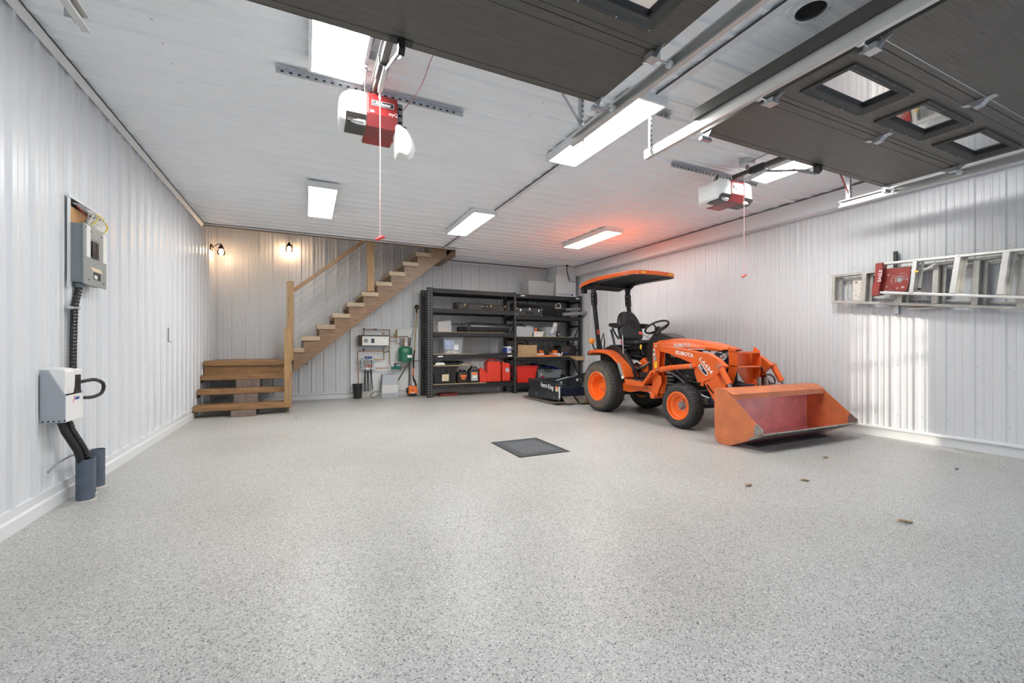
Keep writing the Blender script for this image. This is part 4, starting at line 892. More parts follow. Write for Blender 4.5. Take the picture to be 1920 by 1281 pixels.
# ================================================================== racks
def rack(x0, x1, zs, lab, left_post, board, right_post=True):
    t = thing('shelving_unit', lab, 'shelving', ((x0+x1)/2, 9.2, 0), 'black steel shelving units on the back wall')
    def post(x, y, w=.058, nm='post'):
        p = MB().box(x, x+w, y, y+.004, 0, 2.31).box(x, x+.004, y, y+.075, 0, 2.31).box(x+w-.004, x+w, y, y+.075, 0, 2.31).build(nm, 'rack_black', t, bev=.001)
        g = MB()
        for k in range(44):
            z = .045+k*.0515
            for q in ((.029,) if w < .1 else (.030, .090)): g.lathe((x+q, y-.001, z), (0, 1, 0), [(0, .009), (.002, .009)], 6, sq=(1, 1.5))
            g.lathe((x-.001, y+.038, z+.02), (1, 0, 0), [(0, .008), (.002, .008)], 6, sq=(1, 1.5))
        g.build('punched_holes', 'sticker_grey', p, kind='stuff')
        return p
    xs = ([x0] if left_post else [])+([x1] if right_post else [])
    for x in xs:
        w0 = .12 if (left_post and x == x0) else .058; post(x, 8.92, w0); post(x, 9.445, w0)
        for z in (.30, .95, 1.55, 2.15): MB().box(x+.02, x+.03, 8.99, 9.45, z, z+.04).build('side_brace', 'rack_black', t)
        MB().bar((x+.025, 9.0, .35), (x+.025, 9.44, .92), .03, .01, (1, 0, 0)).build('side_brace', 'rack_black', t)
        MB().bar((x+.025, 9.44, 1.0), (x+.025, 9.0, 1.55), .03, .01, (1, 0, 0)).build('side_brace', 'rack_black', t)
    for i, z in enumerate(zs):
        for y in (8.905, 9.50):
            MB().box(x0+(.1205 if left_post else .0585), x1-.0005, y, y+.035, z-.088, z).build('beam', 'rack_black', t, bev=.004)
        for k in range(3):
            xx = x0+.3+k*(x1-x0-.5)/2; MB().box(xx, xx+.05, 8.94, 9.50, z-.04, z-.008).build('cross_bar', 'rack_black', t)
        bx0, bx1, mt = board[i]
        if mt: MB().box(bx0, bx1, 8.925, 9.50, z-.010, z+.008).build('shelf_board', mt, t)
    return t
ZA = [2.289,1.871,1.378,0.905,0.264]
ZB = [2.272,1.78,1.296,0.828,0.224]
XA, XM, XE = 2.285, 4.290, 6.085
ru = rack(XA, XM, ZA, 'black steel shelving unit with the guitar case and red fuel cans', True, [(2.41, 4.28, 'rack_black'), (2.41, 4.28, 'rack_black'), (2.41, 4.10, 'osb'), (2.41, 3.42, 'plank'), (2.41, 3.62, 'plank')])
rv = rack(XM, XE, ZB, 'black steel shelving unit behind the tractor with red tote and power tools', False, [(4.35, 6.08, 'rack_black'), (4.35, 6.08, 'rack_black'), (4.35, 5.9, 'osb'), (4.35, 6.08, 'plank'), (4.35, 5.9, 'rack_black')])
for px_, z_, t_ in ((2.50, ZA[3]-.045, ru), (4.12, ZA[3]-.045, ru), (4.45, ZB[0]-.03, rv), (5.95, ZB[0]-.03, rv)):
    MB().box(px_, px_+.11, 8.899, 8.905, z_-.014, z_+.014).build('size_label', 'sticker_white', t_, bev=.002)
# --- helper for tubs
def tub(name, lab, cat, x0, x1, y0, y1, z0, z1, m, lip=.012, tap=.03, th=.006, group=None, lid=None, handle=None):
    t = thing(name, lab, cat, ((x0+x1)/2, (y0+y1)/2, z0), group)
    rg = lambda i, z: [(x0+i, y0+i, z), (x1-i, y0+i, z), (x1-i, y1-i, z), (x0+i, y1-i, z)]
    g = MB().loft([rg(tap, z0), rg(0, z1)], cap=False); n = len(g.v)
    g.loft([rg(tap+th, z0+th), rg(th, z1)], cap=False)
    g.f += [(0, 3, 2, 1), (8, 9, 10, 11)]+[(4+k, 4+(k+1) % 4, 12+(k+1) % 4, 12+k) for k in range(4)]
    b = g.build('body', m, t, bev=.0)
    rectframe(MB(), x0-lip, x1+lip, y0-lip, y1+lip, [(0, z1), (0, z1-.014), (lip, z1-.014), (lip+.002, z1), (lip, z1+.002)]).build('rim', m, t)
    if lid:
        MB().loft([rg(-lip-.004, z1+.001), rg(-lip-.004, z1+.014), rg(.015, z1+.022)]).build('lid', lid, t, bev=.003)
    return t
def blob(x0, x1, y0, y1, z0, z1, m, par, nm='contents', n=8, amp=.6, seed=1):
    rnd = random.Random(seed); G = []
    for i in range(n+1):
        row = []
        for j in range(n+1):
            e = min(i, j, n-i, n-j)/(n/2); h = z0 if e == 0 else z0+(z1-z0)*(min(1, e*2.2))*(1-amp*rnd.random())
            row.append((x0+(x1-x0)*i/n, y0+(y1-y0)*j/n, h))
        G.append(row)
    return MB().sheet(G).build(nm, m, par)
z2, z3, z4, z5 = ZA[1]+.009, ZA[2]+.009, ZA[3]+.009, ZA[4]+.009
# guitar case
gx = [(2.92,2.033),(4.152,2.034),(3.128,1.991),(3.777,1.988),(3.505,1.964),(3.664,1.9)]
t = thing('guitar_case', 'hard black guitar case with gold latches on the left shelving unit', 'case', (3.5, 9.15, z2))
N = 28; x0, x1 = gx[0][0], gx[1][0]
def gw(u):     # body outline half depth
    return .17*(1-.32*math.exp(-((u-.30)/.10)**2))*(1 if u < .52 else max(.42, 1-(u-.52)*2.4))*min(1, (u/.06)**.5 if u < .06 else 1)*min(1, ((1-u)/.03)**.5 if u > .97 else 1)
R1 = []; zb_, zt_ = z2, gx[0][1]
for i in range(N+1):
    u = i/N; w = max(.02, gw(u)); x = x0+(x1-x0)*u; zt = zb_+(zt_-zb_)*(1-.12*u)
    R1.append([(x, 9.17-w, zb_+.01), (x, 9.17-w, zt-.02), (x, 9.17-w+.02, zt), (x, 9.17+w-.02, zt), (x, 9.17+w, zt-.02), (x, 9.17+w, zb_+.01), (x, 9.17+w-.02, zb_), (x, 9.17-w+.02, zb_)])
MB().loft(R1).build('shell', 'case_grey', t, smooth=True)
R2 = []
for i in range(N+1):
    u = i/N; w = max(.02, gw(u))+.004; x = x0+(x1-x0)*u; zt = zb_+(zt_-zb_)*(1-.12*u)-.028
    R2.append([(x, 9.17-w, zt), (x, 9.17-w, zt+.008), (x, 9.17+w, zt+.008), (x, 9.17+w, zt)])
MB().loft(R2).build('seam_binding', 'black_plastic', t)
for u in (.18, .70, .99):
    x = x0+(x1-x0)*u; w = gw(min(u, .95)); MB().box(x-.012, x+.012, 9.17-w-.010, 9.17-w+.002, zt_-.075, zt_-.020).build('latch', 'gold', t, bev=.003)
xh = x0+(x1-x0)*.55; wh = gw(.55); 
MB().tube([(xh-.06, 9.17-wh, zb_+.075), (xh-.06, 9.17-wh-.03, zb_+.055), (xh+.06, 9.17-wh-.03, zb_+.055), (xh+.06, 9.17-wh, zb_+.075)], .011, 8).build('handle', 'black_plastic', t, smooth=True)
for a in (-.06, .06): MB().box(xh+a-.02, xh+a+.02, 9.17-wh-.012, 9.17-wh+.004, zb_+.07, zb_+.088).build('handle_plate', 'chrome', t)
# white plastic bag
t = thing('plastic_bag', 'translucent white plastic bag of small packets beside black rolls', 'bag', (2.75, 9.1, z3))
bx = [(2.536,1.384),(2.801,1.388),(2.844,1.658)]
a, b, zt = bx[0][0], bx[1][0], bx[2][1]
MB().loft([[(a, 8.98, z3), (b, 8.98, z3), (b, 9.2, z3), (a, 9.2, z3)], [(a-.02, 8.95, z3+.10), (b+.02, 8.95, z3+.10), (b+.02, 9.22, z3+.10), (a-.02, 9.22, z3+.10)], [(a, 8.99, zt-.06), (b+.01, 9.0, zt-.03), (b+.01, 9.15, zt-.04), (a, 9.16, zt-.07)], [(a+.04, 9.05, zt-.05), (b+.05, 9.03, zt), (b+.05, 9.08, zt), (a+.04, 9.09, zt-.05)]]).build('bag_film', 'milky_thin', t, smooth=True)
blob(a+.01, b-.01, 8.99, 9.17, z3+.004, z3+.13, 'paper_pink', t, seed=2)
MB().loft([[(a+.05, 8.985, z3+.01), (b-.12, 8.985, z3+.01), (b-.12, 9.02, z3+.01), (a+.05, 9.02, z3+.01)], [(a+.06, 8.985, z3+.07), (b-.10, 8.985, z3+.08), (b-.10, 9.02, z3+.08), (a+.06, 9.02, z3+.07)]]).build('yellow_packet', 'label_cream', t, bev=.01)
# rolls of black membrane
rl = [(3.276,1.529),(4.254,1.495),(3.069,1.465),(2.848,1.478)]
rr_ = .112
t = thing('membrane_roll', 'thick shiny black roll lying on the left shelving unit', 'roll', (3.9, 9.13, z3))
sp = []
for k in range(46):
    a = k*.42; q = .028+k*(rr_-.028)/45; sp.append((9.12+q*math.cos(a), z3+rr_+q*math.sin(a)))
MB().tube([(rl[0][0], 9.12, z3+rr_), (rl[1][0]-.03, 9.12, z3+rr_-.004)], [rr_, rr_-.012], 28).build('roll', 'roll_black', t, smooth=True)
MB().tube([(rl[0][0]-.004, y, z) for y, z in sp], .003, 5).build('roll_edge', 'tool_grey', t)
t = thing('rubber_bundle', 'small matte black rolled bundle left of the thick black roll', 'roll', (3.2, 9.28, z3))
MB().tube([(rl[2][0], 9.30, z3+.065), (rl[2][0]+.30, 9.30, z3+.065)], .065, 18).build('bundle', 'black_matte', t, smooth=True)
tag(MB().tube([(rl[3][0], 9.27, z3+.175), (rl[3][0]+.55, 9.27, z3+.205)], .010, 8).tube([(rl[3][0]-.01, 9.27, z3+.175), (rl[3][0]+.03, 9.27, z3+.177)], .016, 8).build('steel_rod', 'bronze'), 'thin brown rod lying across the black rolls', 'rod')
# clear tub with blue contents
cx_ = [(2.658,0.913),(3.099,0.91),(3.099,1.28)]
t = tub('storage_bin', 'clear plastic bin of blue and white packets alone on its shelf', 'bin', cx_[0][0], cx_[1][0], 9.0, 9.35, z4, cx_[2][1], 'clear_tub')
blob(cx_[0][0]+.05, cx_[1][0]-.06, 9.04, 9.31, z4+.01, z4+.10, 'paper_mix', t, seed=4, amp=.4)
MB().hexa([(cx_[0][0]+.04, 9.03, z4+.09), (cx_[0][0]+.30, 9.03, z4+.09), (cx_[0][0]+.30, 9.30, z4+.09), (cx_[0][0]+.04, 9.30, z4+.09), (cx_[0][0]+.02, 9.03, z4+.33), (cx_[0][0]+.22, 9.03, z4+.30), (cx_[0][0]+.22, 9.3, z4+.30), (cx_[0][0]+.02, 9.30, z4+.33)]).build('blue_packet', 'paper_blue', t, bev=.02)
MB().box(cx_[0][0]+.24, cx_[0][0]+.34, 9.022, 9.028, z4+.09, z4+.20).build('white_label', 'sticker_white', t)
# black tote, boards, clutter
k_ = [(2.465,0.257),(2.94,0.239),(2.94,0.642),(3.28,0.671),(2.454,0.783),(3.202,0.773)]
t = tub('storage_tote', 'black plastic tote with worn cream label, bottom shelf at far left', 'tote', 2.430, k_[1][0], 8.97, 9.35, z5, k_[2][1]-.012, 'black_plastic', lip=.016, tap=.035, lid='black_plastic')
MB().hexa([(2.61, 8.975, z5+.06), (2.76, 8.975, z5+.06), (2.76, 8.98, z5+.06), (2.61, 8.98, z5+.06), (2.61, 8.955, z5+.20), (2.76, 8.955, z5+.21), (2.76, 8.96, z5+.21), (2.61, 8.96, z5+.20)]).build('paper_label', 'label_cream', t)
for k in range(5): MB().box(2.42+k*.1, 2.45+k*.1, 8.958, 8.975, z5+.22, z5+.31).build('rib', 'black_plastic', t)
zt_ = k_[2][1]+.012
tag(MB().box(2.42, k_[3][0], 8.945, 9.18, zt_, zt_+.012).build('plywood_offcut', 'plank', bev=.001), 'pale plywood offcut lying on the black tote lid', 'board')
tag(MB().box(2.43, k_[3][0]-.10, 9.0, 9.3, zt_+.013, zt_+.025).build('plywood_offcut', 'osb', bev=.001), 'second darker board stacked above the pale plywood offcut', 'board')
t = thing('tarp_bundle', 'crumpled black and white sheeting heaped above the black tote', 'tarp', (2.8, 9.15, zt_+.026))
blob(2.45, k_[5][0], 8.97, 9.28, zt_+.026, zt_+.11, 'canvas_black', t, 'fabric', n=12, amp=.7, seed=8)
blob(2.46, 2.70, 8.965, 9.05, zt_+.026, zt_+.085, 'sticker_white', t, 'pale_sheet', n=8, amp=.9, seed=9)
blob(3.0, k_[5][0]-.02, 8.965, 9.04, zt_+.026, zt_+.06, 'sticker_grey', t, 'pale_sheet', n=8, amp=.9, seed=10)
# oil jugs
def jug(x0, x1, zt, lab, top, l1, l2):
    t = thing('oil_jug', lab, 'jug', ((x0+x1)/2, 9.08, z5), 'black oil jugs on the bottom shelf')
    xm = (x0+x1)/2; w = (x1-x0)/2; h = zt-z5
    rg = lambda i, z: [(xm-w+i+.02, 9.0+i*.5, z), (xm+w-i-.02, 9.0+i*.5, z), (xm+w-i, 9.02+i*.5, z), (xm+w-i, 9.16-i*.5, z), (xm-w+i, 9.16-i*.5, z), (xm-w+i, 9.02+i*.5, z)]
    MB().loft([rg(.008, z5), rg(0, z5+.02), rg(0, z5+h*.62), rg(.02, z5+h*.78), rg(w*.55, z5+h*.88)]).build('bottle', 'black_plastic', t, smooth=True)
    MB().lathe((xm-w*.35, 9.08, z5+h*.85), (0, 0, 1), [(0, .035), (h*.05, .033), (h*.06, .028), (h*.13, .028), (h*.15, .022)], 14).build('cap', 'black_plastic', t, smooth=True)
    MB().tube([(xm-w*.05, 9.08, z5+h*.86), (xm+w*.3, 9.08, z5+h*.93), (xm+w*.75, 9.08, z5+h*.86), (xm+w*.82, 9.08, z5+h*.6)], .016, 8).build('handle', 'black_plastic', t, smooth=True)
    MB().box(xm-w*.66, xm+w*.66, 8.996, 9.0, z5+h*.12, z5+h*.62).build('label', l2, t)
    MB().box(xm-w*.58, xm+w*.60, 8.993, 8.996, z5+h*.46, z5+h*.60).build('label_band', l1, t)
    MB().box(xm-w*.36, xm+w*.40, 8.993, 8.996, z5+h*.28, z5+h*.42).build('label_band', top, t)
    return t
jj = [(2.973,0.568),(3.221,0.552),(3.243,0.65),(3.468,0.621),(3.486,0.578),(3.715,0.53),(3.662,0.788),(3.99,0.741),(4.002,0.751),(4.23,0.715)]
jug(jj[0][0], jj[1][0], jj[0][1], 'black oil jug with mostly orange label beside the black tote', 'label_orange', 'label_orange', 'decal_black')
jug(jj[2][0], jj[3][0], jj[2][1], 'taller black oil jug with silver label left of small red can', 'sticker_white', 'label_orange', 'jug_silver')
# red fuel cans
t = thing('fuel_can', 'smallest red fuel can with sloping top, beside the oil jugs', 'fuel can', (jj[4][0]+.12, 9.1, z5), 'red fuel cans on the bottom shelf')
a, b, h = jj[4][0], jj[5][0]-.035, jj[4][1]-z5
MB().prism([(a+.01, z5), (b-.01, z5), (b, z5+.02), (b, z5+h*.60), (b-.03, z5+h*.68), (a+.10, z5+h*.93), (a+.09, z5+h), (a+.02, z5+h), (a, z5+h*.80), (a, z5+.02)], 'y', 9.01, 9.20).build('can', 'can_red', t, bev=.018, smooth=True)
MB().prism([(a+.09, z5+h*.50), (b-.05, z5+h*.42), (b-.05, z5+h*.52), (a+.11, z5+h*.72)], 'y', 9.004, 9.011).build('embossing', 'can_red', t, bev=.004)
MB().lathe((a+.055, 9.10, z5+h), (0, 0, 1), [(0, .028), (.02, .028), (.024, .02)], 12).build('cap', 'red_cap', t, smooth=True)
a, b, zt = jj[6][0], jj[7][0], jj[6][1]; h = zt-z5
t = thing('fuel_can', 'biggest red jerry can with raised side ribs in the middle', 'fuel can', ((a+b)/2, 9.1, z5), 'red fuel cans on the bottom shelf')
MB().prism([(a+.01, z5), (b, z5), (b+.005, z5+.03), (b+.0, z5+h*.82), (b-.05, z5+h*.90), (a+.05, z5+h*.92), (a, z5+h*.84), (a, z5+.03)], 'y', 8.99, 9.22).build('can', 'can_red', t, bev=.018, smooth=True)
MB().box(a+.06, b-.05, 8.984, 8.992, z5+.05, z5+h*.76).build('side_panel', 'can_red', t, bev=.006)
MB().tube([(a+.07, 9.1, z5+h*.91), (a+.08, 9.1, z5+h*.98), (b-.10, 9.1, z5+h*.98), (b-.06, 9.1, z5+h*.90)], .016, 8).build('handle', 'can_red', t, smooth=True)
MB().lathe((a+.05, 9.1, z5+h*.90), (0, 0, 1), [(0, .03), (.03, .03), (.035, .02)], 12).build('cap', 'red_cap', t, smooth=True)
a, b, zt = jj[8][0]+.035, jj[9][0], jj[8][1]; h = zt-z5
t = thing('fuel_can', 'slim red fuel can with black cap and blue white sticker', 'fuel can', ((a+b)/2, 9.1, z5), 'red fuel cans on the bottom shelf')
MB().prism([(a+.01, z5), (b, z5), (b+.005, z5+.03), (b+.0, z5+h*.80), (b-.03, z5+h*.88), (a+.05, z5+h*.90), (a+.01, z5+h*.97), (a, z5+h*.80), (a, z5+.03)], 'y', 9.0, 9.22).build('can', 'can_red', t, bev=.018, smooth=True)
MB().lathe((b-.08, 9.06, z5+h*.87), (0, -.3, 1), [(0, .032), (.05, .032), (.055, .02)], 12).build('cap', 'black_plastic', t, smooth=True)
MB().lathe(((a+b)/2+.02, 8.998, z5+h*.55), (0, -1, 0), [(0, .05), (.003, .05)], 20).build('round_sticker', 'sticker_white', t)
MB().box((a+b)/2-.01, (a+b)/2+.055, 8.992, 8.996, z5+h*.56, z5+h*.63).build('sticker_band', 'paper_blue', t)
MB().box((a+b)/2-.02, (a+b)/2+.04, 8.992, 8.996, z5+h*.50, z5+h*.53).build('sticker_band', 'handle_red', t)
# bag of detergent by middle post
q = [(4.241,1.072),(4.439,0.839),(4.331,1.072)]
t = thing('detergent_pack', 'white and blue wrapped pack just left of the middle rack post', 'pack', (4.20, 9.1, z4))
MB().box(4.13, 4.275, 9.02, 9.22, z4, q[0][1]).build('pack', 'sticker_white', t, bev=.02)
MB().box(4.128, 4.17, 9.016, 9.224, z4+.01, q[0][1]-.02).build('blue_band', 'blue_cap', t, bev=.01)
t = thing('detergent_pack', 'narrow bright blue and white pack right of middle rack post', 'pack', (4.40, 9.1, y4_:=ZB[3]+.009))
MB().box(4.356, 4.392, 9.03, 9.20, y4_, q[0][1]-.01).build('pack', 'sticker_white', t, bev=.01)
MB().box(4.366, 4.394, 9.026, 9.204, y4_+.01, q[0][1]-.03).build('blue_band', 'blue_cap', t, bev=.004)
MB().box(4.19, 4.26, 9.014, 9.02, z4+.05, z4+.12).build('printed_panel', 'paper_blue', t)
tag(MB().box(2.60, 3.0, 9.05, 9.30, .0, .055).build('crowbar_case', 'ladder_red', bev=.01), 'flat dark red case on the floor beneath left shelving unit', 'case')
# ---------------------------------------------------------------- right unit contents
y2, y3, y4, y5 = ZB[1]+.009, ZB[2]+.009, ZB[3]+.009, ZB[4]+.009
s_ = [(4.372,1.96),(5.051,1.966),(4.37,1.792),(5.051,1.813)]
t = thing('vintage_suitcase', 'grey hard suitcase with bright metal corners under soft guitar bag', 'suitcase', (4.6, 9.1, y2))
a, b, zt = 4.36, s_[1][0], s_[1][1]
MB().box(a, b, 8.96, 9.30, y2, zt).build('shell', 'case_grey', t, bev=.012)
MB().box(a-.002, b+.002, 8.955, 9.302, y2+(zt-y2)*.52, y2+(zt-y2)*.56).build('seam', 'black_plastic', t)
for xx in (a+.01, b-.03):
    for zz in (y2, zt-.028): MB().box(xx-.005, xx+.025, 8.950, 8.975, zz, zz+.028).build('metal_corner', 'chrome', t, bev=.006)
for xx in (a+.11, b-.10): MB().box(xx-.022, xx+.022, 8.950, 8.962, y2+.095, y2+.155).build('latch', 'chrome', t, bev=.005)
MB().box((a+b)/2-.02, (a+b)/2+.02, 8.948, 8.962, y2+.12, y2+.19).build('lock', 'chrome', t, bev=.005)
MB().tube([((a+b)/2-.08, 8.95, y2+.10), ((a+b)/2-.08, 8.93, y2+.06), ((a+b)/2+.08, 8.93, y2+.06), ((a+b)/2+.08, 8.95, y2+.10)], .010, 8).build('handle', 'black_plastic', t, smooth=True)
t = thing('guitar_bag', 'soft black guitar bag slumped over the grey suitcase', 'bag', (4.8, 9.15, zt))
g_ = [(4.418,2.1),(4.725,2.099),(5.084,2.07),(5.431,2.069),(5.473,2.02),(5.467,1.837),(5.13,1.827)]
pts = [(4.37, g_[0][1], zt+.008), (4.62, g_[1][1]-.01, zt+.008), (4.89, g_[1][1]-.03, zt+.010), (4.97, g_[2][1], y2+.03), (5.20, g_[3][1]-.01, y2+.005), (g_[4][0]-.04, g_[3][1]-.02, y2+.004), (g_[4][0], g_[4][1]-.05, y2+.01)]
MB().loft([[(x, 9.0, (zu+zl)/2), (x, 9.03, zu-.01), (x, 9.12, zu), (x, 9.28, zu-.015), (x, 9.32, (zu+zl)/2), (x, 9.28, zl), (x, 9.05, zl)] for x, zu, zl in pts]).build('bag_body', 'canvas_black', t, smooth=True)
MB().tube([(4.66, 9.02, zt+.12), (4.74, 9.0, zt+.20), (4.86, 9.0, zt+.21), (4.96, 9.02, zt+.12)], .014, 8).build('handle', 'canvas_black', t, smooth=True)
MB().tube([(4.42, 9.05, zt+.15), (4.46, 9.04, zt+.225), (4.56, 9.04, zt+.20), (4.60, 9.06, zt+.14)], .008, 8).build('strap', 'canvas_black', t, smooth=True)
MB().tube([(5.02, 9.05, zt+.11), (5.04, 9.04, zt+.18), (5.08, 9.05, zt+.09)], .007, 8).build('strap', 'canvas_black', t, smooth=True)
t = thing('amplifier_case', 'small black box with rounded corners right of soft guitar bag', 'case', (5.4, 9.1, y2))
c_ = [(5.424,1.981),(5.678,1.986)]
MB().box(c_[0][0]+.03, c_[1][0]+.05, 8.97, 9.25, y2, c_[0][1]).build('shell', 'canvas_black', t, bev=.02)
MB().lathe((c_[0][0]+.06, 8.968, y2+.05), (0, -1, 0), [(0, .01), (.004, .008)], 10).build('stud', 'chrome', t)
t = thing('headphones', 'cream coiled cable and headset resting on the small black box', 'headphones', (5.55, 9.1, c_[0][1]+.004))
for k in range(4): MB().tube(circ(Vector((5.55+.012*k, 9.06+.02*k, c_[0][1]+.085)), Vector((.15*k, 1, .2)), .062+.006*k, 20), .006, 6, closed=True).build('cable_coil', 'wire_white', t, smooth=True)
MB().tube([(5.45, 9.1, c_[0][1]+.03), (5.44, 9.1, c_[0][1]+.13), (5.50, 9.1, c_[0][1]+.17)], .010, 6).build('headband', 'black_plastic', t)
MB().lathe((5.47, 9.08, c_[0][1]+.045), (0, -1, 0), [(-.02, .035), (.02, .038), (.03, .02)], 14).build('ear_cup', 'tool_grey', t, smooth=True)
MB().box(5.44, 5.62, 9.02, 9.14, c_[0][1]+.004, c_[0][1]+.035).build('cable_pile', 'wire_white', t, bev=.012)
u_ = [(5.54,1.831),(6.309,1.871),(5.645,1.934),(6.076,1.965)]
tag(MB().tube([(u_[0][0], 8.845, u_[0][1]+.005), (u_[1][0], 8.80, u_[1][1]+.03)], .043, 16).build('plastic_tube', 'duct_metal', smooth=True), 'longer grey tube sticking out of the shelf towards the tractor', 'tube')
tag(MB().tube([(u_[2][0], 8.868, u_[2][1]+.022), (u_[3][0]-.03, 8.868, u_[3][1]+.020)], .038, 16).build('plastic_tube', 'tool_grey', smooth=True), 'shorter dark grey tube lying above the longer one', 'tube')
for a in (5.10, 5.98): MB  # tube rests
# level 3
b_ = [(4.392,1.515),(4.815,1.523),(4.829,1.425),(5.09,1.429),(5.136,1.549),(5.477,1.555),(5.471,1.424),(5.536,1.319),(5.384,1.654),(5.5,1.636)]
t = tub('storage_bin', 'milky plastic bin with cables coiled on top, beside rack post', 'bin', 4.365, b_[1][0], 8.97, 9.32, y3, b_[0][1]+.01, 'milky', th=.005)
blob(4.40, b_[1][0]-.04, 9.0, 9.28, y3+.008, b_[0][1]-.04, 'sticker_grey', t, seed=12, amp=.3)
MB().box(4.62, 4.78, 8.98, 9.2, b_[0][1]+.0, b_[0][1]+.05).build('grey_box', 'tool_grey', t, bev=.004)
for k in range(3): MB().tube(circ(Vector((4.48+.02*k, 9.08, b_[0][1]+.045+.012*k)), Vector((.2, .5-.2*k, .8)), .075, 18), .006, 6, closed=True).build('cable', 'black_plastic', t, smooth=True)
MB().box(4.37, 4.56, 9.0, 9.16, b_[0][1]-.01, b_[0][1]+.025).build('white_packet', 'sticker_white', t, bev=.01)
MB().box(4.79, 4.87, 9.0, 9.12, b_[0][1]-.01, b_[0][1]+.02).build('boxed_part', 'blue_cap', t)
t = tub('basket', 'small white basket of orange spools and tools', 'basket', b_[2][0], b_[3][0], 8.96, 9.20, y3, b_[2][1], 'white_plastic', tap=.02)
for k in range(3): MB().box(b_[2][0]+.03+k*.075, b_[2][0]+.075+k*.075, 8.961, 8.972, y3+.03, y3+.08).build('moulded_panel', 'sticker_white', t)
for k, (mt, dx_, dz_) in enumerate((('handle_red', .05, .10), ('saw_orange', .10, .13), ('bronze', .16, .10), ('saw_orange', .20, .09), ('paper_blue', .02, .11), ('bronze', .24, .08))):
    MB().lathe((b_[2][0]+dx_, 9.05+.02*(k % 2), y3+.06), (.1*(k % 3-1), 0, 1), [(0, .026), (dz_, .026), (dz_+.02, .018)], 12).build('spool', mt, t, smooth=True)
t = tub('storage_bin', 'clear bin with white paper leaning out, right of white basket', 'bin', b_[4][0], b_[5][0], 8.98, 9.28, y3, b_[4][1]-.01, 'clear_tub')
blob(b_[4][0]+.04, b_[5][0]-.04, 9.02, 9.24, y3+.01, y3+.10, 'paper_mix', t, seed=14)
MB().hexa([(b_[4][0]+.14, 8.99, y3+.05), (b_[4][0]+.20, 8.99, y3+.05), (b_[4][0]+.20, 9.0, y3+.05), (b_[4][0]+.14, 9.0, y3+.05), (b_[8][0], 8.99, b_[8][1]), (b_[9][0], 8.99, b_[9][1]-.02), (b_[9][0], 9.0, b_[9][1]-.02), (b_[8][0], 9.0, b_[8][1])]).build('paper_sheet', 'sticker_white', t)
MB().box(b_[4][0]+.12, b_[4][0]+.20, 8.985, 8.99, y3+.05, y3+.09).build('label', 'paper_blue', t)
t = thing('radio_clip', 'little black upright gadget beside the clear bin', 'gadget', (b_[6][0]+.03, 9.0, y3))
rectframe(MB(), b_[6][0], b_[7][0], 8.97, 9.02, [(0, y3), (0, y3+.13), (.012, y3+.13), (.012, y3)]).build('case', 'black_plastic', t)
MB().box(b_[6][0]+.018, b_[7][0]-.018, 8.966, 8.972, y3+.03, y3+.09).build('clip', 'chrome', t)
# level 4
d_ = [(4.43,1.099),(4.906,1.106),(4.957,1.119),(5.252,0.932),(5.364,1.088),(5.802,0.896),(5.616,1.114),(6.215,0.893),(4.884,0.934),(5.448,0.892)]
t = thing('cardboard_box', 'brown cardboard box with its front flap hanging open', 'box', (4.5, 9.1, y4+.0))
a, b, zt = 4.41, d_[1][0], d_[1][1]
rectframe(MB(), a, b, 8.97, 9.25, [(0, y4), (0, zt), (.006, zt), (.006, y4)]).box(a, b, 8.97, 9.25, y4, y4+.006).build('carton', 'cardboard', t)
MB().hexa([(a+.09, 8.955, y4+.055), (b-.0, 8.955, y4+.065), (b-.0, 8.96, y4+.065), (a+.09, 8.96, y4+.055), (a+.055, 8.967, zt-.005), (b-.01, 8.967, zt), (b-.01, 8.972, zt), (a+.055, 8.972, zt-.005)]).build('flap', 'cardboard', t)
MB().box(a+.008, a+.012, 8.962, 8.97, y4+.02, zt-.01).build('carton_edge', 'cardboard_in', t)
t = thing('tool_bag', 'black tool bag handle standing up behind the cardboard box', 'bag', (4.62, 9.38, y4))
MB().box(4.50, 4.90, 9.30, 9.44, y4, zt+.01).build('bag', 'canvas_black', t, bev=.02)
MB().tube([(4.60, 9.36, zt), (4.60, 9.36, zt+.05), (4.74, 9.36, zt+.05), (4.74, 9.36, zt)], .009, 8).build('handle', 'black_plastic', t)
MB().tube([(4.86, 9.36, zt), (4.84, 9.36, zt+.08), (4.80, 9.36, zt+.10)], .010, 8).build('strap', 'black_plastic', t)
tag(MB().prism([(d_[8][0], y4), (d_[9][0], y4), (d_[9][0]+.02, y4+.010), (d_[9][0]-.04, y4+.040), (d_[8][0]+.06, y4+.030), (d_[8][0]-.01, y4+.012)], 'y', 8.955, 8.985).build('bar_cover', 'saw_orange', bev=.002), 'flat orange saw bar cover in front of left chainsaw', 'cover')
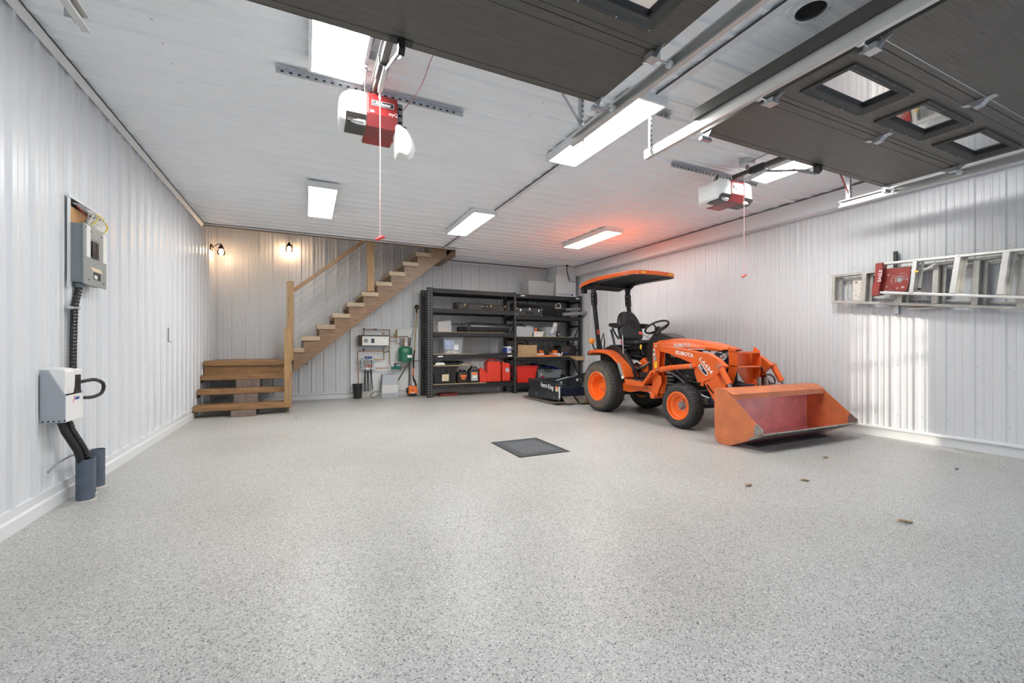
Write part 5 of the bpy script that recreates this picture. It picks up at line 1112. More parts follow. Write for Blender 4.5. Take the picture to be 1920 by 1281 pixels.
def chainsaw(x, lab, flip, dz):
    t = thing('chainsaw', lab, 'chainsaw', (x, 9.12, y4), 'orange and white chainsaws on the shelf')
    s = -1 if flip else 1; X = lambda a: x+s*a
    def bx(a0, a1, y0, y1, z0, z1): return (min(X(a0), X(a1)), max(X(a0), X(a1)), y0, y1, y4+z0, y4+z1)
    MB().box(*bx(-.10, .10, 9.02, 9.20, .0, .075)).build('crankcase', 'saw_white', t, bev=.012)
    MB().prism([(X(-.11), y4+.07), (X(.06), y4+.07), (X(.04), y4+.12), (X(.0), y4+.15), (X(-.09), y4+.14)], 'y', 9.03, 9.19).build('engine_cover', 'saw_orange', t, bev=.014)
    MB().tube([(X(.03), 9.03, y4+.06), (X(.05), 9.03, y4+.17), (X(.05), 9.12, y4+.20), (X(.05), 9.20, y4+.17), (X(.03), 9.2, y4+.06)], .011, 8).build('front_handle', 'black_plastic', t, smooth=True)
    MB().tube([(X(-.09), 9.1, y4+.12), (X(-.15), 9.1, y4+.135), (X(-.21), 9.1, y4+.10), (X(-.20), 9.1, y4+.03), (X(-.12), 9.1, y4+.02)], .013, 8).build('rear_handle', 'black_plastic', t, smooth=True)
    MB().box(*bx(.07, .085, 9.03, 9.18, .10, .20+dz)).build('hand_guard', 'black_plastic', t, bev=.004)
    MB().prism([(X(.09), y4+.02), (X(.115), y4+.03), (X(.12), y4+.05), (X(.115), y4+.07), (X(.09), y4+.08)], 'y', 9.125, 9.130).build('guide_bar', 'worn_steel', t)
    return t
chainsaw(5.03, 'orange chainsaw with hand guard upright beside cardboard box', True, .02)
chainsaw(5.485, 'orange chainsaw with white case and looped rear handle, next to black toolbox', False, 0)
tag(MB().tube([(5.50, 8.99, y4+.02), (5.56, 8.985, y4+.02), (5.60, 8.985, y4+.04), (5.62, 8.985, y4+.09)], .015, 8).build('grease_tube', 'white_plastic', smooth=True), 'bent white tube lying before the black toolbox', 'tube')
t = thing('toolbox', 'black toolbox with blue lettered patch and wire handles', 'toolbox', (5.8, 9.15, y4))
MB().box(5.60, 6.05, 9.03, 9.35, y4, d_[6][1]-.02).build('box', 'black_plastic', t, bev=.012)
MB().box(5.62, 5.86, 9.025, 9.03, y4+.10, d_[6][1]-.04).build('front_panel', 'case_grey', t)
MB().box(5.68, 5.80, 9.019, 9.025, y4+.07, y4+.105).build('blue_patch', 'blue_cap', t)
MB().box(5.66, 5.78, 9.019, 9.025, y4+.13, y4+.15).build('red_patch', 'opener_red', t)
for xx in (5.70, 5.93): MB().tube([(xx-.06, 9.15, d_[6][1]-.03), (xx-.045, 9.15, d_[6][1]+.03), (xx, 9.15, d_[6][1]+.06), (xx+.045, 9.15, d_[6][1]+.03), (xx+.06, 9.15, d_[6][1]-.03)], .006, 8).build('wire_handle', 'black_plastic', t, smooth=True)
f_ = [(5.741,0.861),(6.182,0.857),(6.206,0.72),(5.975,0.721)]
tag(MB().prism([(f_[0][0], y4-.005), (f_[1][0], y4-.005), (f_[2][0], f_[2][1]+.01), (f_[3][0], f_[3][1]+.012)], 'y', 8.896, 8.902).box(f_[0][0], min(6.07, f_[1][0]), 8.898, 9.1, y4+.0002, y4+.003).build('cardboard_sheet', 'cardboard'), 'folded cardboard sheet drooping over the beam near the tractor canopy post', 'cardboard')
# level 5
e_ = [(4.374,0.619),(4.928,0.609),(4.928,0.519),(5.593,0.504),(4.769,0.688),(5.857,0.591)]
t = tub('storage_tote', 'bright red open tote with wood offcuts inside', 'tote', 4.365, e_[1][0]-.01, 8.96, 9.32, y5, e_[0][1], 'tote_red', lip=.014, tap=.05)
for k in range(5):
    MB().bar((4.55+.04*k, 9.02+.02*k, e_[0][1]-.03), (4.62+.05*k, 9.2, e_[0][1]+.02+.012*(k % 3)), .03, .012).build('wood_offcut', 'plank', t)
t = tub('storage_tote', 'grey plastic tote with dark rope, behind the mower', 'tote', e_[2][0]+.01, e_[3][0]-.01, 8.97, 9.30, y5, e_[2][1]-.004, 'panel_grey', lip=.014, tap=.03)
blob(e_[2][0]+.04, e_[3][0]-.05, 9.0, 9.26, y5+.01, e_[2][1]+.02, 'canvas_black', t, seed=20)
MB().tube([(e_[2][0]+.17, 8.955, e_[2][1]+.03), (e_[2][0]+.20, 8.945, e_[2][1]-.035), (e_[2][0]+.30, 8.945, e_[2][1]-.045), (e_[2][0]+.38, 8.945, e_[2][1]-.02), (e_[2][0]+.40, 8.955, e_[2][1]+.02)], .010, 8).build('rope', 'black_plastic', t, smooth=True)
MB().box(e_[2][0]+.07, e_[2][0]+.11, 8.955, 8.985, y5+.16, y5+.19).build('label', 'sticker_white', t)
MB().lathe((e_[2][0]+.13, 8.962, y5+.085), (0, -1, 0), [(0, .055), (.006, .05)], 14).build('red_sticker', 'opener_red', t)
t = thing('tarp', 'folded dark blue tarp lying behind the grey tote', 'tarp', (5.3, 9.2, e_[2][1]-.02))
G = []
for i in range(21):
    u = i/20; x = 4.83+(5.78-4.83)*u; row = []
    for j in range(7):
        v = j/6; zz = e_[4][1]-.04-.13*u**1.5+.018*math.sin(u*22+j)-.05*abs(v-.5)-(.12*max(0, u-.75)/.25 if v < .3 else 0)
        row.append((x, 9.355+.10*v, zz))
    G.append(row)
MB().sheet(G).build('cloth', 'tarp_blue', t, smooth=True, thick=.02)
blob(5.68, 5.95, 9.05, 9.35, y5, y5+.16, 'canvas_black', t, 'dark_fold', seed=31)
tag(MB().box(5.60, 5.88, 8.94, 9.0, y5, y5+.07).build('small_crate', 'paper_blue', bev=.01), 'light blue packet low on the bottom shelf beside mower arm', 'pack')
# ---------------------------------------------------------------- on top of the racks
zt = ZB[0]+.010
w_ = [(4.687,2.168),(5.426,2.639),(5.456,2.152),(6.055,2.139)]
t = tub('storage_bin', 'big translucent bin standing on top of the right shelving unit', 'bin', w_[0][0]+.02, w_[1][0]-.01, 9.02, 9.44, zt, w_[1][1]-.01, 'milky_thin', lip=.012, tap=.03)
MB().box(w_[1][0]-.20, w_[1][0]-.12, 9.0, 9.02, w_[1][1]-.035, w_[1][1]-.005).build('clasp', 'tool_grey', t, bev=.004)
blob(w_[0][0]+.07, w_[1][0]-.06, 9.06, 9.40, zt+.01, zt+.06, 'sticker_grey', t, seed=22)
t = thing('air_exchanger', 'white ventilation cabinet lettered in outline capitals, above the rack', 'ventilator', (5.8, 9.3, zt))
a, b = 5.50, 6.07
MB().box(a, b, 9.08, 9.55, zt, 2.843).build('cabinet', 'white_trim', t, bev=.006)
text('LIFEBREATH', .072, (a+.02, 9.078, zt+.045), (1, 0, 0), (0, 0, 1), 'screw_grey', t, bold=.0015, shear=.2)
MB().box(b-.13, b-.09, 9.074, 9.08, zt+.04, zt+.09).build('blue_label', 'blue_cap', t)
MB().box(b-.13, b-.02, 9.074, 9.08, 2.68, 2.69).build('vent_slot', 'dark_hole', t)
wi = thing('hanging_wires', 'black wires dangling from the ceiling beside the white cabinet', 'wire', (5.72, 8.95, C))
MB().tube([(5.70, 8.93, C-.01), (5.70, 8.92, C-.10), (5.72, 8.92, C-.22), (5.78, 8.92, C-.40)], .007, 6).build('wire', 'black_plastic', wi, smooth=True)
MB().tube([(5.73, 8.93, C-.01), (5.71, 8.92, C-.12), (5.76, 8.92, C-.30), (5.79, 8.92, C-.38), (5.84, 8.92, C-.32)], .005, 6).build('wire', 'black_plastic', wi, smooth=True)
MB().box(5.685, 5.745, 8.91, 8.94, C-.035, C-.001).build('connector', 'black_plastic', wi, bev=.004)
tag(MB().lathe((6.135, 9.583, .13), (0, 0, 1), [(0, .038), (2.70, .038)], 20).build('vertical_duct', 'duct_metal', smooth=True), 'tall grey metal pipe in the back right corner', 'pipe')
# ================================================================== plumbing wall
PY = 9.56
bo = thing('electric_boiler', 'wall boiler with brushed steel front, dial and black display', 'boiler', (1.3, 9.5, 1.05))
q = [(0.982,1.307),(1.573,1.079),(1.045,1.284),(1.569,1.091),(1.119,1.192),(1.223,1.235),(1.287,1.143),(1.488,1.245)]
MB().box(q[0][0], q[1][0]+.01, 9.42, 9.60, q[1][1], q[0][1]).build('case', 'black_metal', bo, bev=.006)
MB().box(q[0][0]+.004, q[2][0], 9.414, 9.42, q[3][1], q[2][1]).build('side_panel', 'bronze', bo)
fp = MB().box(q[2][0], q[1][0]+.01, 9.408, 9.42, q[3][1], q[2][1]).build('front_panel', 'steel_brushed', bo, bev=.002)
MB().lathe((q[4][0], 9.408, q[4][1]), (0, -1, 0), [(0, .038), (.008, .038), (.009, .031)], 24).build('dial_ring', 'bronze', bo)
MB().lathe((q[4][0], 9.400, q[4][1]), (0, -1, 0), [(0, .028), (.002, .028)], 24).build('dial_face', 'bin_grey', bo)
MB().bar((q[4][0]-.012, 9.396, q[4][1]-.012), (q[4][0]+.014, 9.396, q[4][1]+.014), .004, .002, (0, 1, 0)).build('dial_needle', 'black_plastic', bo)
MB().box(q[5][0], q[6][0], 9.402, 9.408, q[6][1], q[5][1]).build('display', 'glass_dial', bo, bev=.002)
MB().tube([(q[7][0], 9.405, q[7][1]), (q[7][0]+.01, 9.404, q[7][1]+.012), (q[7][0]+.02, 9.405, q[7][1]+.006)], .004, 6).build('logo', 'decal_black', bo)
def pipes(name, lab, cat, items, loc=None):
    t = thing(name, lab, cat, loc or items[0][2][0])
    for nm, mt, pts, r in items: MB().tube(pts, r, 8).build(nm, mt, t, smooth=True)
    return t
P0 = [(1.092,9.54,1.311),(1.092,9.54,1.37),(1.099,9.54,1.429),(1.216,9.54,1.435),(1.322,9.54,1.435),(1.538,9.54,1.431),(1.616,9.54,1.425),(1.623,9.54,1.289)]
P1 = [(0.969,9.54,0.626),(0.969,9.54,0.923),(0.98,9.54,0.97),(1.069,9.54,0.976),(1.476,9.54,0.969),(1.507,9.54,1.063)]
P2 = [(1.499,9.54,0.959),(1.499,9.54,0.799),(1.383,9.54,0.793),(1.276,9.54,0.794)]
P3 = [(1.549,9.54,1.436),(1.604,9.54,1.432),(1.618,9.54,1.409),(1.618,9.54,1.277)]
P4 = [(1.62,9.54,1.277),(1.762,9.54,1.278),(1.995,9.54,1.293),(2.028,9.54,1.268),(2.028,9.54,1.08)]
P5 = [(1.618,9.54,1.277),(1.612,9.54,1.184),(1.612,9.54,0.951),(1.624,9.54,0.919),(1.616,9.54,0.758),(1.628,9.54,0.677)]
P6 = [(1.762,9.54,1.242),(1.762,9.54,1.14),(1.842,9.54,1.145)]
P7 = [(1.62,9.54,1.183),(1.754,9.54,1.183)]
pp = pipes('copper_piping', 'copper heating pipes looping around the wall boiler', 'pipes', [('pipe', 'copper', P0, .010), ('pipe', 'copper', P2, .010), ('pipe', 'copper', P4, .011), ('pipe', 'brass', P5, .010), ('pipe', 'brass', P6, .009), ('pipe', 'copper', P7, .007), ('fill_pipe', 'copper', P1[2:], .009)])
for i_, (x, y, r, h, mt) in enumerate(((325, 255, .018, .03, 'black_metal'), (550, 250, .013, .10, 'black_metal'), (645, 250, .017, .03, 'galv'), (910, 262, .014, .02, 'copper'), (845, 360, .0, 0, 'brass'))):
    if r: MB().tube([(P0[3][0]+(x-480)*.000885, 9.54, P0[3][2]-(y-250)*.0), (P0[3][0]+(x-480)*.000885+h, 9.54, P0[3][2])], r, 10).build('fitting', mt, pp, smooth=True)
fb = [(1.454,9.5,1.346),(1.501,9.5,1.35),(1.489,9.5,1.0),(1.489,9.5,0.944),(1.068,9.5,0.974),(1.098,9.5,1.025),(1.61,9.5,0.971)]
MB().tube([fb[0], fb[1]], .018, 10).build('relief_valve', 'brass', pp, smooth=True)
MB().tube([fb[2], fb[3]], .017, 10).build('brass_tee', 'brass', pp, smooth=True)
MB().tube([fb[4], fb[5]], .012, 8).build('drain_valve', 'black_metal', pp, smooth=True)
MB().tube([fb[3], fb[6]], .009, 8).build('valve_lever', 'black_metal', pp, smooth=True)
mvx = [(1.759,9.5,1.43),(1.759,9.5,1.257),(1.782,9.5,1.423),(1.731,9.5,1.277)]
MB().tube([mvx[0], mvx[1]], [.020, .018], 12).build('air_separator', 'brass', pp, smooth=True)
MB().tube([mvx[0], mvx[2]], .009, 8).build('vent_cap', 'brass', pp, smooth=True)
MB().tube([(1.746,9.58,1.299),(1.69,9.58,1.323),(1.658,9.58,1.395),(1.678,9.58,1.452),(1.746,9.58,1.465),(1.922,9.58,1.463),(2.094,9.58,1.459),(2.201,9.58,1.463)], .0035, 6).build('sensor_wire', 'wire_white', pp, smooth=True)
MB().tube([(2.133,9.57,1.451),(2.125,9.57,1.385),(2.083,9.57,1.294)], .004, 6).build('sensor_wire', 'black_plastic', pp, smooth=True)
MB().tube([(2.077,9.57,1.269),(2.059,9.57,1.08)], .010, 6).build('black_conduit', 'black_plastic', pp, smooth=True)
MB().tube([(1.59,9.5,1.095),(1.621,9.5,1.055),(1.648,9.5,1.007)], .005, 6).build('wire', 'wire_white', pp, smooth=True)
MB().tube([(1.731,9.5,1.241),(1.66,9.5,1.184),(1.652,9.5,1.12),(1.672,9.5,1.023)], .003, 6).build('wire', 'wire_white', pp, smooth=True)
# manifold
mn = thing('heating_manifold', 'floor heating manifold with blue caps above black tubes', 'manifold', (1.1, 9.5, .3))
m1 = [(1.014,9.5,0.795),(1.302,9.5,0.798),(1.386,9.5,0.79)]; m2 = [(1.022,9.5,0.611),(1.319,9.5,0.61),(1.549,9.5,0.612),(1.627,9.5,0.61)]
MB().tube(m1[:2], .017, 12).build('supply_bar', 'chrome', mn, smooth=True); MB().tube(m1[1:], .013, 10).build('union', 'brass', mn, smooth=True)
MB().tube(m2[:2], .018, 12).build('return_bar', 'chrome', mn, smooth=True); MB().tube(m2[1:], .012, 10).build('return_pipe', 'copper', mn, smooth=True)
MB().box(m1[0][0]+.03, m1[0][0]+.05, 9.50, 9.60, m2[0][2]-.03, m1[0][2]+.03).box(m1[0][0]+.245, m1[0][0]+.265, 9.50, 9.60, m2[0][2]-.03, m1[0][2]+.03).build('wall_bracket', 'galv', mn)
tops = [(1.122,9.47,0.87),(1.172,9.47,0.87),(1.226,9.47,0.869)]; caps = [(1.122,9.47,0.82),(1.172,9.47,0.819),(1.226,9.47,0.819)]
rt = [(1.126,9.47,0.69),(1.178,9.47,0.689),(1.23,9.47,0.688)]; rb = [(1.126,9.47,0.646),(1.178,9.47,0.645),(1.23,9.47,0.644)]
for k in range(3):
    MB().tube([caps[k], tops[k]], .020, 12).build('blue_cap', 'blue_cap', mn, smooth=True)
    MB().tube([(caps[k][0], 9.48, m1[0][2]), (rt[k][0], 9.48, rt[k][2])], .011, 8).build('flow_meter', 'galv', mn, smooth=True)
    MB().tube([rt[k], rb[k]], .015, 10).build('red_cap', 'red_cap', mn, smooth=True)
MB().lathe([(1.162,9.47,0.6)][0], (0, -1, 0), [(0, .024), (.012, .024)], 16).build('gauge', 'white_plastic', mn, smooth=True)
for k, pts in enumerate(([(1.109,9.5,0.585),(1.101,9.5,0.393),(1.093,9.5,0.263),(1.088,9.5,0.133)], [(1.12,9.49,0.585),(1.115,9.49,0.368),(1.115,9.49,0.22),(1.12,9.49,0.133)], [(1.159,9.5,0.583),(1.159,9.5,0.392),(1.152,9.5,0.217),(1.155,9.5,0.135)], [(1.173,9.49,0.584),(1.176,9.49,0.392),(1.184,9.49,0.217),(1.187,9.49,0.134)], [(1.222,9.5,0.582),(1.226,9.5,0.389),(1.23,9.5,0.214),(1.23,9.5,0.144)], [(1.235,9.49,0.582),(1.246,9.49,0.389),(1.258,9.49,0.258),(1.265,9.49,0.157)])):
    MB().tube(pts, .0085, 8).build('black_tube', 'black_plastic', mn, smooth=True)
    e = pts[-1]; MB().tube([e, (e[0]+.004*(k-2), 9.52, .05), (e[0]+.006*(k-2), 9.53, .002)], [.011, .014, .012], 8).build('white_sleeve', 'wire_white', mn, smooth=True)
# pump
pu = thing('circulator_pump', 'teal circulator pump with black and white motor head', 'pump', [(1.75,9.5,0.561)][0])
a = [(1.65,9.48,0.613),(1.839,9.48,0.609),(1.65,9.48,0.653),(1.65,9.48,0.564),(1.83,9.48,0.56),(1.703,9.48,0.661),(1.79,9.48,0.713),(1.729,9.48,0.687),(1.79,9.48,0.659),(1.799,9.48,0.605),(1.738,9.48,0.643)]
MB().tube([a[0], a[1]], .028, 14).build('flange_body', 'pump_green', pu, smooth=True)
for e in (a[0], (a[1][0], a[1][1], a[1][2])): MB().tube([(e[0]-.008, e[1], e[2]), (e[0]+.008, e[1], e[2])], .046, 14).build('flange', 'pump_green', pu, smooth=True)
MB().lathe((a[10][0]+.01, 9.47, a[10][2]-.005), (0, -1, 0), [(0, .05), (.04, .048), (.07, .04), (.08, .02)], 18).build('motor', 'pump_green', pu, smooth=True)
MB().box(a[5][0], a[6][0], 9.38, 9.50, a[5][2]+.005, a[6][2]).build('terminal_box', 'black_plastic', pu, bev=.006)
MB().box(a[7][0], a[8][0], 9.374, 9.38, a[8][2]+.01, a[7][2]).build('rating_plate', 'sticker_white', pu)
MB().tube([(1.874,9.5,0.605),(1.954,9.5,0.61),(2.008,9.5,0.645)], .010, 8).build('pump_pipe', 'copper', pu, smooth=True)
# expansion tank
tk = [(1.778,1.031),(2.071,1.031),(1.922,1.076),(1.922,0.734)]
xt, rt_ = (tk[0][0]+tk[1][0])/2, (tk[1][0]-tk[0][0])/2
te = thing('expansion_tank', 'round green expansion tank hanging on the white board', 'tank', (xt, 9.42, tk[3][1]))
zb_, zh = tk[3][1], tk[2][1]-tk[3][1]
MB().lathe((xt, 9.42, zb_), (0, 0, 1), [(0, rt_*.3), (zh*.03, rt_*.75), (zh*.08, rt_*.97), (zh*.12, rt_), (zh*.60, rt_*1.0), (zh*.62, rt_*1.02), (zh*.66, rt_*1.02), (zh*.68, rt_), (zh*.84, rt_*.99), (zh*.92, rt_*.88), (zh*.98, rt_*.55), (zh, rt_*.2)], 32).build('tank_shell', 'tank_green', te, smooth=True)
MB().box(xt+.02, xt+.115, 9.42-rt_-.003, 9.42-rt_+.02, zb_+zh*.28, zb_+zh*.46).build('white_label', 'sticker_white', te)
MB().tube([(xt-.02, 9.45, zb_+zh), (xt-.02, 9.45, zb_+zh+.14)], .012, 8).build('tank_stem', 'brass', te, smooth=True)
eb = [(1.846,1.243),(1.943,1.096),(1.902,1.178),(2.016,1.08)]
jb = thing('junction_box', 'small grey electrical box with cables above the green tank', 'electrical box', (eb[0][0], 9.6, eb[1][1]))
MB().box(eb[0][0], eb[1][0], 9.54, 9.60, eb[1][1], eb[0][1]).build('box', 'sticker_grey', jb, bev=.003)
MB().box(eb[0][0]+.07, eb[1][0]-.005, 9.52, 9.54, eb[0][1]-.055, eb[0][1]-.005).build('switch', 'black_plastic', jb, bev=.003)
MB().box(eb[1][0]-.03, eb[1][0]+.05, 9.50, 9.56, eb[1][1]-.02, eb[1][1]+.05).build('white_box', 'white_plastic', jb, bev=.003)
MB().lathe((eb[0][0]+.04, 9.538, eb[0][1]-.06), (0, -1, 0), [(0, .014), (.02, .014)], 10).build('connector', 'red_cap', jb)
# thermostat
th = [(2.101,1.668),(2.16,1.54)]
t = thing('thermostat', 'small white wall thermostat with grey screen above the pipes', 'thermostat', (th[0][0]+.06, 9.63, th[1][1]))
MB().box(th[0][0], th[1][0], 9.60, 9.648, th[1][1], th[0][1]).build('case', 'white_plastic', t, bev=.006)
MB().box(th[0][0]+.02, th[1][0]-.02, 9.597, 9.60, th[1][1]+.03, th[0][1]-.015).build('screen', 'bin_grey', t)
# fill pipe standing in black pail
f1 = [(0.977,9.5,0.276),(0.969,9.5,0.933)]
t = thing('black_pail', 'black plastic pail on the floor with copper pipe in it', 'pail', (f1[0][0]-.01, 9.44, 0))
pl = [(0.857,0.288),(1.056,0.28),(0.874,0.028),(1.028,0.021)]
rp, rq, pxc, ph = (pl[1][0]-pl[0][0])/2, (pl[3][0]-pl[2][0])/2, (pl[0][0]+pl[1][0])/2, pl[0][1]
g = MB().lathe((pxc, 9.44, 0), (0, 0, 1), [(0.004, rq), (ph, rp), (ph, rp+.010), (ph+.012, rp+.010), (ph+.012, rp-.006), (.012, rq-.006), (.01, .01)], 28); g.build('pail_body', 'black_plastic', t, smooth=True)
MB().tube([(pxc+.02, 9.46, ph-.10), (f1[0][0], 9.50, ph+.02), (f1[1][0], 9.53, P1[2][2]-.02), P1[2]], .0105, 8).build('overflow_pipe', 'copper', t, smooth=True)
# grey pressure box on the floor
gb = [(1.445,0.478),(1.713,0.479),(1.739,0.263),(1.752,-0.014),(1.424,0.003),(1.42,0.276)]
t = thing('pump_station_box', 'pale grey two-tone box on the floor under the pump', 'box', (1.75, 9.4, 0))
MB().hexa([(gb[5][0], 9.29, gb[5][1]), (gb[2][0]+.004, 9.29, gb[5][1]), (gb[2][0]+.004, 9.55, gb[5][1]), (gb[5][0], 9.55, gb[5][1]), (gb[0][0], 9.36, gb[0][1]), (gb[1][0]+.01, 9.36, gb[0][1]), (gb[1][0]+.01, 9.55, gb[0][1]), (gb[0][0], 9.55, gb[0][1])]).build('sloped_lid', 'bin_grey', t, bev=.006)
MB().box(gb[4][0]-.002, gb[3][0], 9.28, 9.56, 0.002, gb[5][1]-.003).build('tank', 'bin_light', t, bev=.008)
MB().box(gb[4][0]+.01, gb[3][0]-.012, 9.274, 9.282, .02, .10).build('front_panel', 'bin_grey', t, bev=.002)
MB().tube([(gb[0][0]+.14, 9.46, gb[0][1]), (gb[0][0]+.16, 9.47, gb[0][1]+.02), (gb[0][0]+.155, 9.49, gb[0][1]+.10)], .007, 8).build('fill_tube', 'galv', t)
cb = thing('power_cable', 'black cable looped on the floor left of grey box', 'cable', (1.25, 9.22, 0))
MB().tube(sm([(1.405,9.22,0.36),(1.387,9.22,0.309),(1.379,9.22,0.206),(1.358,9.22,0.139)]+[(1.28,9.22,0.142),(1.206,9.22,0.112),(1.186,9.22,0.053),(1.231,9.22,0.027),(1.304,9.22,0.056),(1.358,9.22,0.105)]), .006, 8).build('cable', 'black_plastic', cb, smooth=True)
pc = thing('pump_cables', 'black cables crossing the white board towards the grey box', 'cable', (2.0, 9.5, .6))
MB().tube([(1.999,9.5,0.718),(1.928,9.5,0.575),(1.79,9.5,0.353)], .006, 6).build('cable', 'black_plastic', pc)
MB().tube([(2.097,9.49,0.758),(1.952,9.49,0.602),(1.792,9.49,0.336)], .006, 6).build('cable', 'black_plastic', pc)
MB().tube([(2.042,9.54,0.744),(2.042,9.54,0.406),(2.035,9.54,0.197)], .012, 8).build('drain_pipe', 'black_plastic', pc)
# string trimmer standing against the wall
tm = thing('string_trimmer', 'orange and black string trimmer stood upside down by shelving post', 'trimmer', (2.19, 9.4, 0))
s1 = [(2.172,9.42,1.925),(2.172,9.42,1.807),(2.157,9.42,1.752),(2.13,9.42,0.991),(2.108,9.42,0.846),(2.104,9.42,0.611),(2.097,9.42,0.449),(2.108,9.42,0.304)]
MB().lathe((s1[0][0], 9.40, s1[0][2]), (0, -1, .15), [(-.03, .03), (0, .052), (.02, .052), (.03, .03), (.035, .01)], 18).build('trimmer_head', 'bronze', tm, smooth=True)
MB().tube([s1[0], s1[1]], .016, 8).build('gear_case', 'bronze', tm, smooth=True)
MB().tube([s1[1], s1[3]], .011, 8).build('shaft', 'brass', tm, smooth=True)
MB().tube([s1[3], s1[4]], .016, 8).build('coupling', 'bronze', tm, smooth=True)
MB().tube([s1[4], s1[5]], .018, 8).build('grip_tube', 'black_plastic', tm, smooth=True)
MB().tube([s1[5], s1[6]], .014, 8).build('throttle_grip', 'saw_orange', tm, smooth=True)
MB().tube([s1[6], s1[7]], .016, 8).build('lower_shaft', 'black_plastic', tm, smooth=True)
MB().tube([(2.076,9.42,0.76),(2.23,9.42,0.754)], .010, 8).build('loop_handle', 'black_plastic', tm, smooth=True)
MB().tube([(2.104,9.4,0.378),(2.134,9.4,0.305),(2.161,9.4,0.195)], .018, 8).build('harness_strap', 'canvas_black', tm, smooth=True)
MB().tube([(2.088,9.38,0.344),(2.067,9.38,0.272),(2.045,9.38,0.183)], .007, 8).build('cable', 'label_cream', tm, smooth=True)
en = [(1.973,0.206),(2.179,0.198),(1.973,0.054),(2.185,0.008),(1.929,0.172),(1.987,0.08)]
MB().hexa([(en[0][0], 9.30, en[2][1]), (en[1][0], 9.30, en[2][1]), (en[1][0], 9.50, en[2][1]), (en[0][0], 9.50, en[2][1]), (en[0][0]+.02, 9.32, en[0][1]+.015), (en[1][0]-.015, 9.32, en[0][1]+.01), (en[1][0]-.015, 9.48, en[0][1]+.01), (en[0][0]+.02, 9.48, en[0][1]+.015)]).build('engine_cover', 'saw_orange', tm, bev=.02)
MB().box(en[0][0]+.01, en[1][0]-.02, 9.33, 9.48, 0.004, en[2][1]+.005).build('fuel_tank', 'black_plastic', tm, bev=.015)
MB().lathe((en[0][0]+.005, 9.40, (en[4][1]+en[5][1])/2), (-1, 0, 0), [(0, .06), (.03, .055), (.035, .03)], 14).build('air_filter', 'black_plastic', tm, smooth=True)
MB().box(en[0][0]+.06, en[0][0]+.13, 9.298, 9.306, en[2][1]+.015, en[2][1]+.04).build('name_plate', 'sticker_white', tm)
MB().lathe((en[0][0]+.085, 9.30, en[2][1]+.085), (0, -1, 0), [(0, .022), (.006, .018)], 3).build('starter_vent', 'black_plastic', tm)
# ================================================================== left wall equipment
ep = thing('electrical_panel', 'open grey breaker panel above black conduit on the left wall', 'electrical panel', (L, 4.3, 1.53))
MB().box(L+.022, -1.452, 4.141, 4.50, 1.533, 1.958).build('enclosure', 'panel_grey', ep, bev=.002)
MB().box(-1.452, -1.440, 4.135, 4.518, 1.525, 1.965).build('cover', 'panel_face', ep, bev=.002)
MB().box(-1.440, -1.4390, 4.225, 4.395, 1.725, 1.875).build('inner_door', 'panel_grey', ep)
for k in range(2):
    for j in range(7):
        MB().box(-1.438, -1.428, 4.235+.06*k, 4.288+.06*k, 1.735+.017*j, 1.749+.017*j).build('breaker', 'black_plastic', ep)
MB().box(-1.4385, -1.436, 4.362, 4.378, 1.745, 1.86).build('breaker_labels', 'sticker_white', ep)
for y_ in (4.165, 4.448): MB().box(-1.440, -1.437, y_, y_+.060, 1.725, 1.955).build('circuit_list', 'sticker_white', ep)
MB().box(-1.440, -1.4375, 4.285, 4.40, 1.575, 1.628).build('rating_label', 'decal_black', ep)
MB().box(-1.4375, -1.4372, 4.29, 4.345, 1.58, 1.608).build('label_print', 'sticker_white', ep)
MB().prism([(4.225, 1.660), (4.40, 1.660), (4.44, 1.635), (4.26, 1.635)], 'x', -1.440, -1.4375).build('label_strip', 'label_cream', ep)
for q in ((4.16, 1.94), (4.49, 1.94), (4.20, 1.56), (4.46, 1.56), (4.24, 1.92), (4.42, 1.92)): MB().lathe((-1.440, q[0], q[1]), (1, 0, 0), [(0, .006), (.003, .005)], 8).build('cover_screw', 'decal_black', ep)
for q, r in (((-1.50, 1.915), .013), ((-1.478, 1.840), .011), ((-1.478, 1.785), .011), ((-1.478, 1.730), .011), ((-1.510, 1.840), .010), ((-1.510, 1.785), .010), ((-1.510, 1.730), .010), ((-1.498, 1.595), .024)):
    MB().lathe((q[0], 4.1425, q[1]), (0, -1, 0), [(0, r), (.0022, r), (.0022, r-.003), (.0, r-.003)], 20, closed=True).build('knockout', 'panel_grey', ep)
MB().lathe((-1.498, 4.1425, 1.595), (0, -1, 0), [(0, .015), (.002, .015)], 20).build('knockout', 'panel_grey', ep)
MB().box(L+.018, L+.024, 4.105, 4.14, 1.495, 2.150).box(L+.018, L+.030, 4.10, 4.64, 2.13, 2.150).box(L+.018, L+.024, 4.52, 4.64, 1.98, 2.14).build('cutout_trim', 'white_trim', ep)
MB().box(L+.0195, L+.0215, 4.14, 4.55, 1.94, 2.13).build('backing_plywood', 'wood_raw', ep)
MB().box(L+.0215, L+.0225, 4.15, 4.62, 2.075, 2.13).build('wall_cavity', 'dark_hole', ep)
for k in range(9):
    y = 4.20+.035*k
    MB().tube(sm([(L+.03, 4.16+.03*k, 2.10), (L+.055, y+.03, 2.10-.012*(k % 3)), (L+.075+.008*(k % 2), y+.07+.02*(k % 3), 2.06+.01*(k % 2)), (L+.06, 4.29+.020*k, 2.0), (L+.055, 4.30+.018*((k*4) % 9), 1.957)]), .006, 6).build('cable', 'wire_yellow' if k == 4 else 'wire_white' if k % 3 else 'bin_grey', ep, smooth=True)
MB().tube(sm([(L+.04, 4.35, 2.10), (L+.075, 4.50, 2.09), (L+.08, 4.60, 2.03), (L+.07, 4.52, 1.97), (L+.06, 4.44, 1.957)]), .006, 6).build('cable', 'wire_yellow', ep, smooth=True)
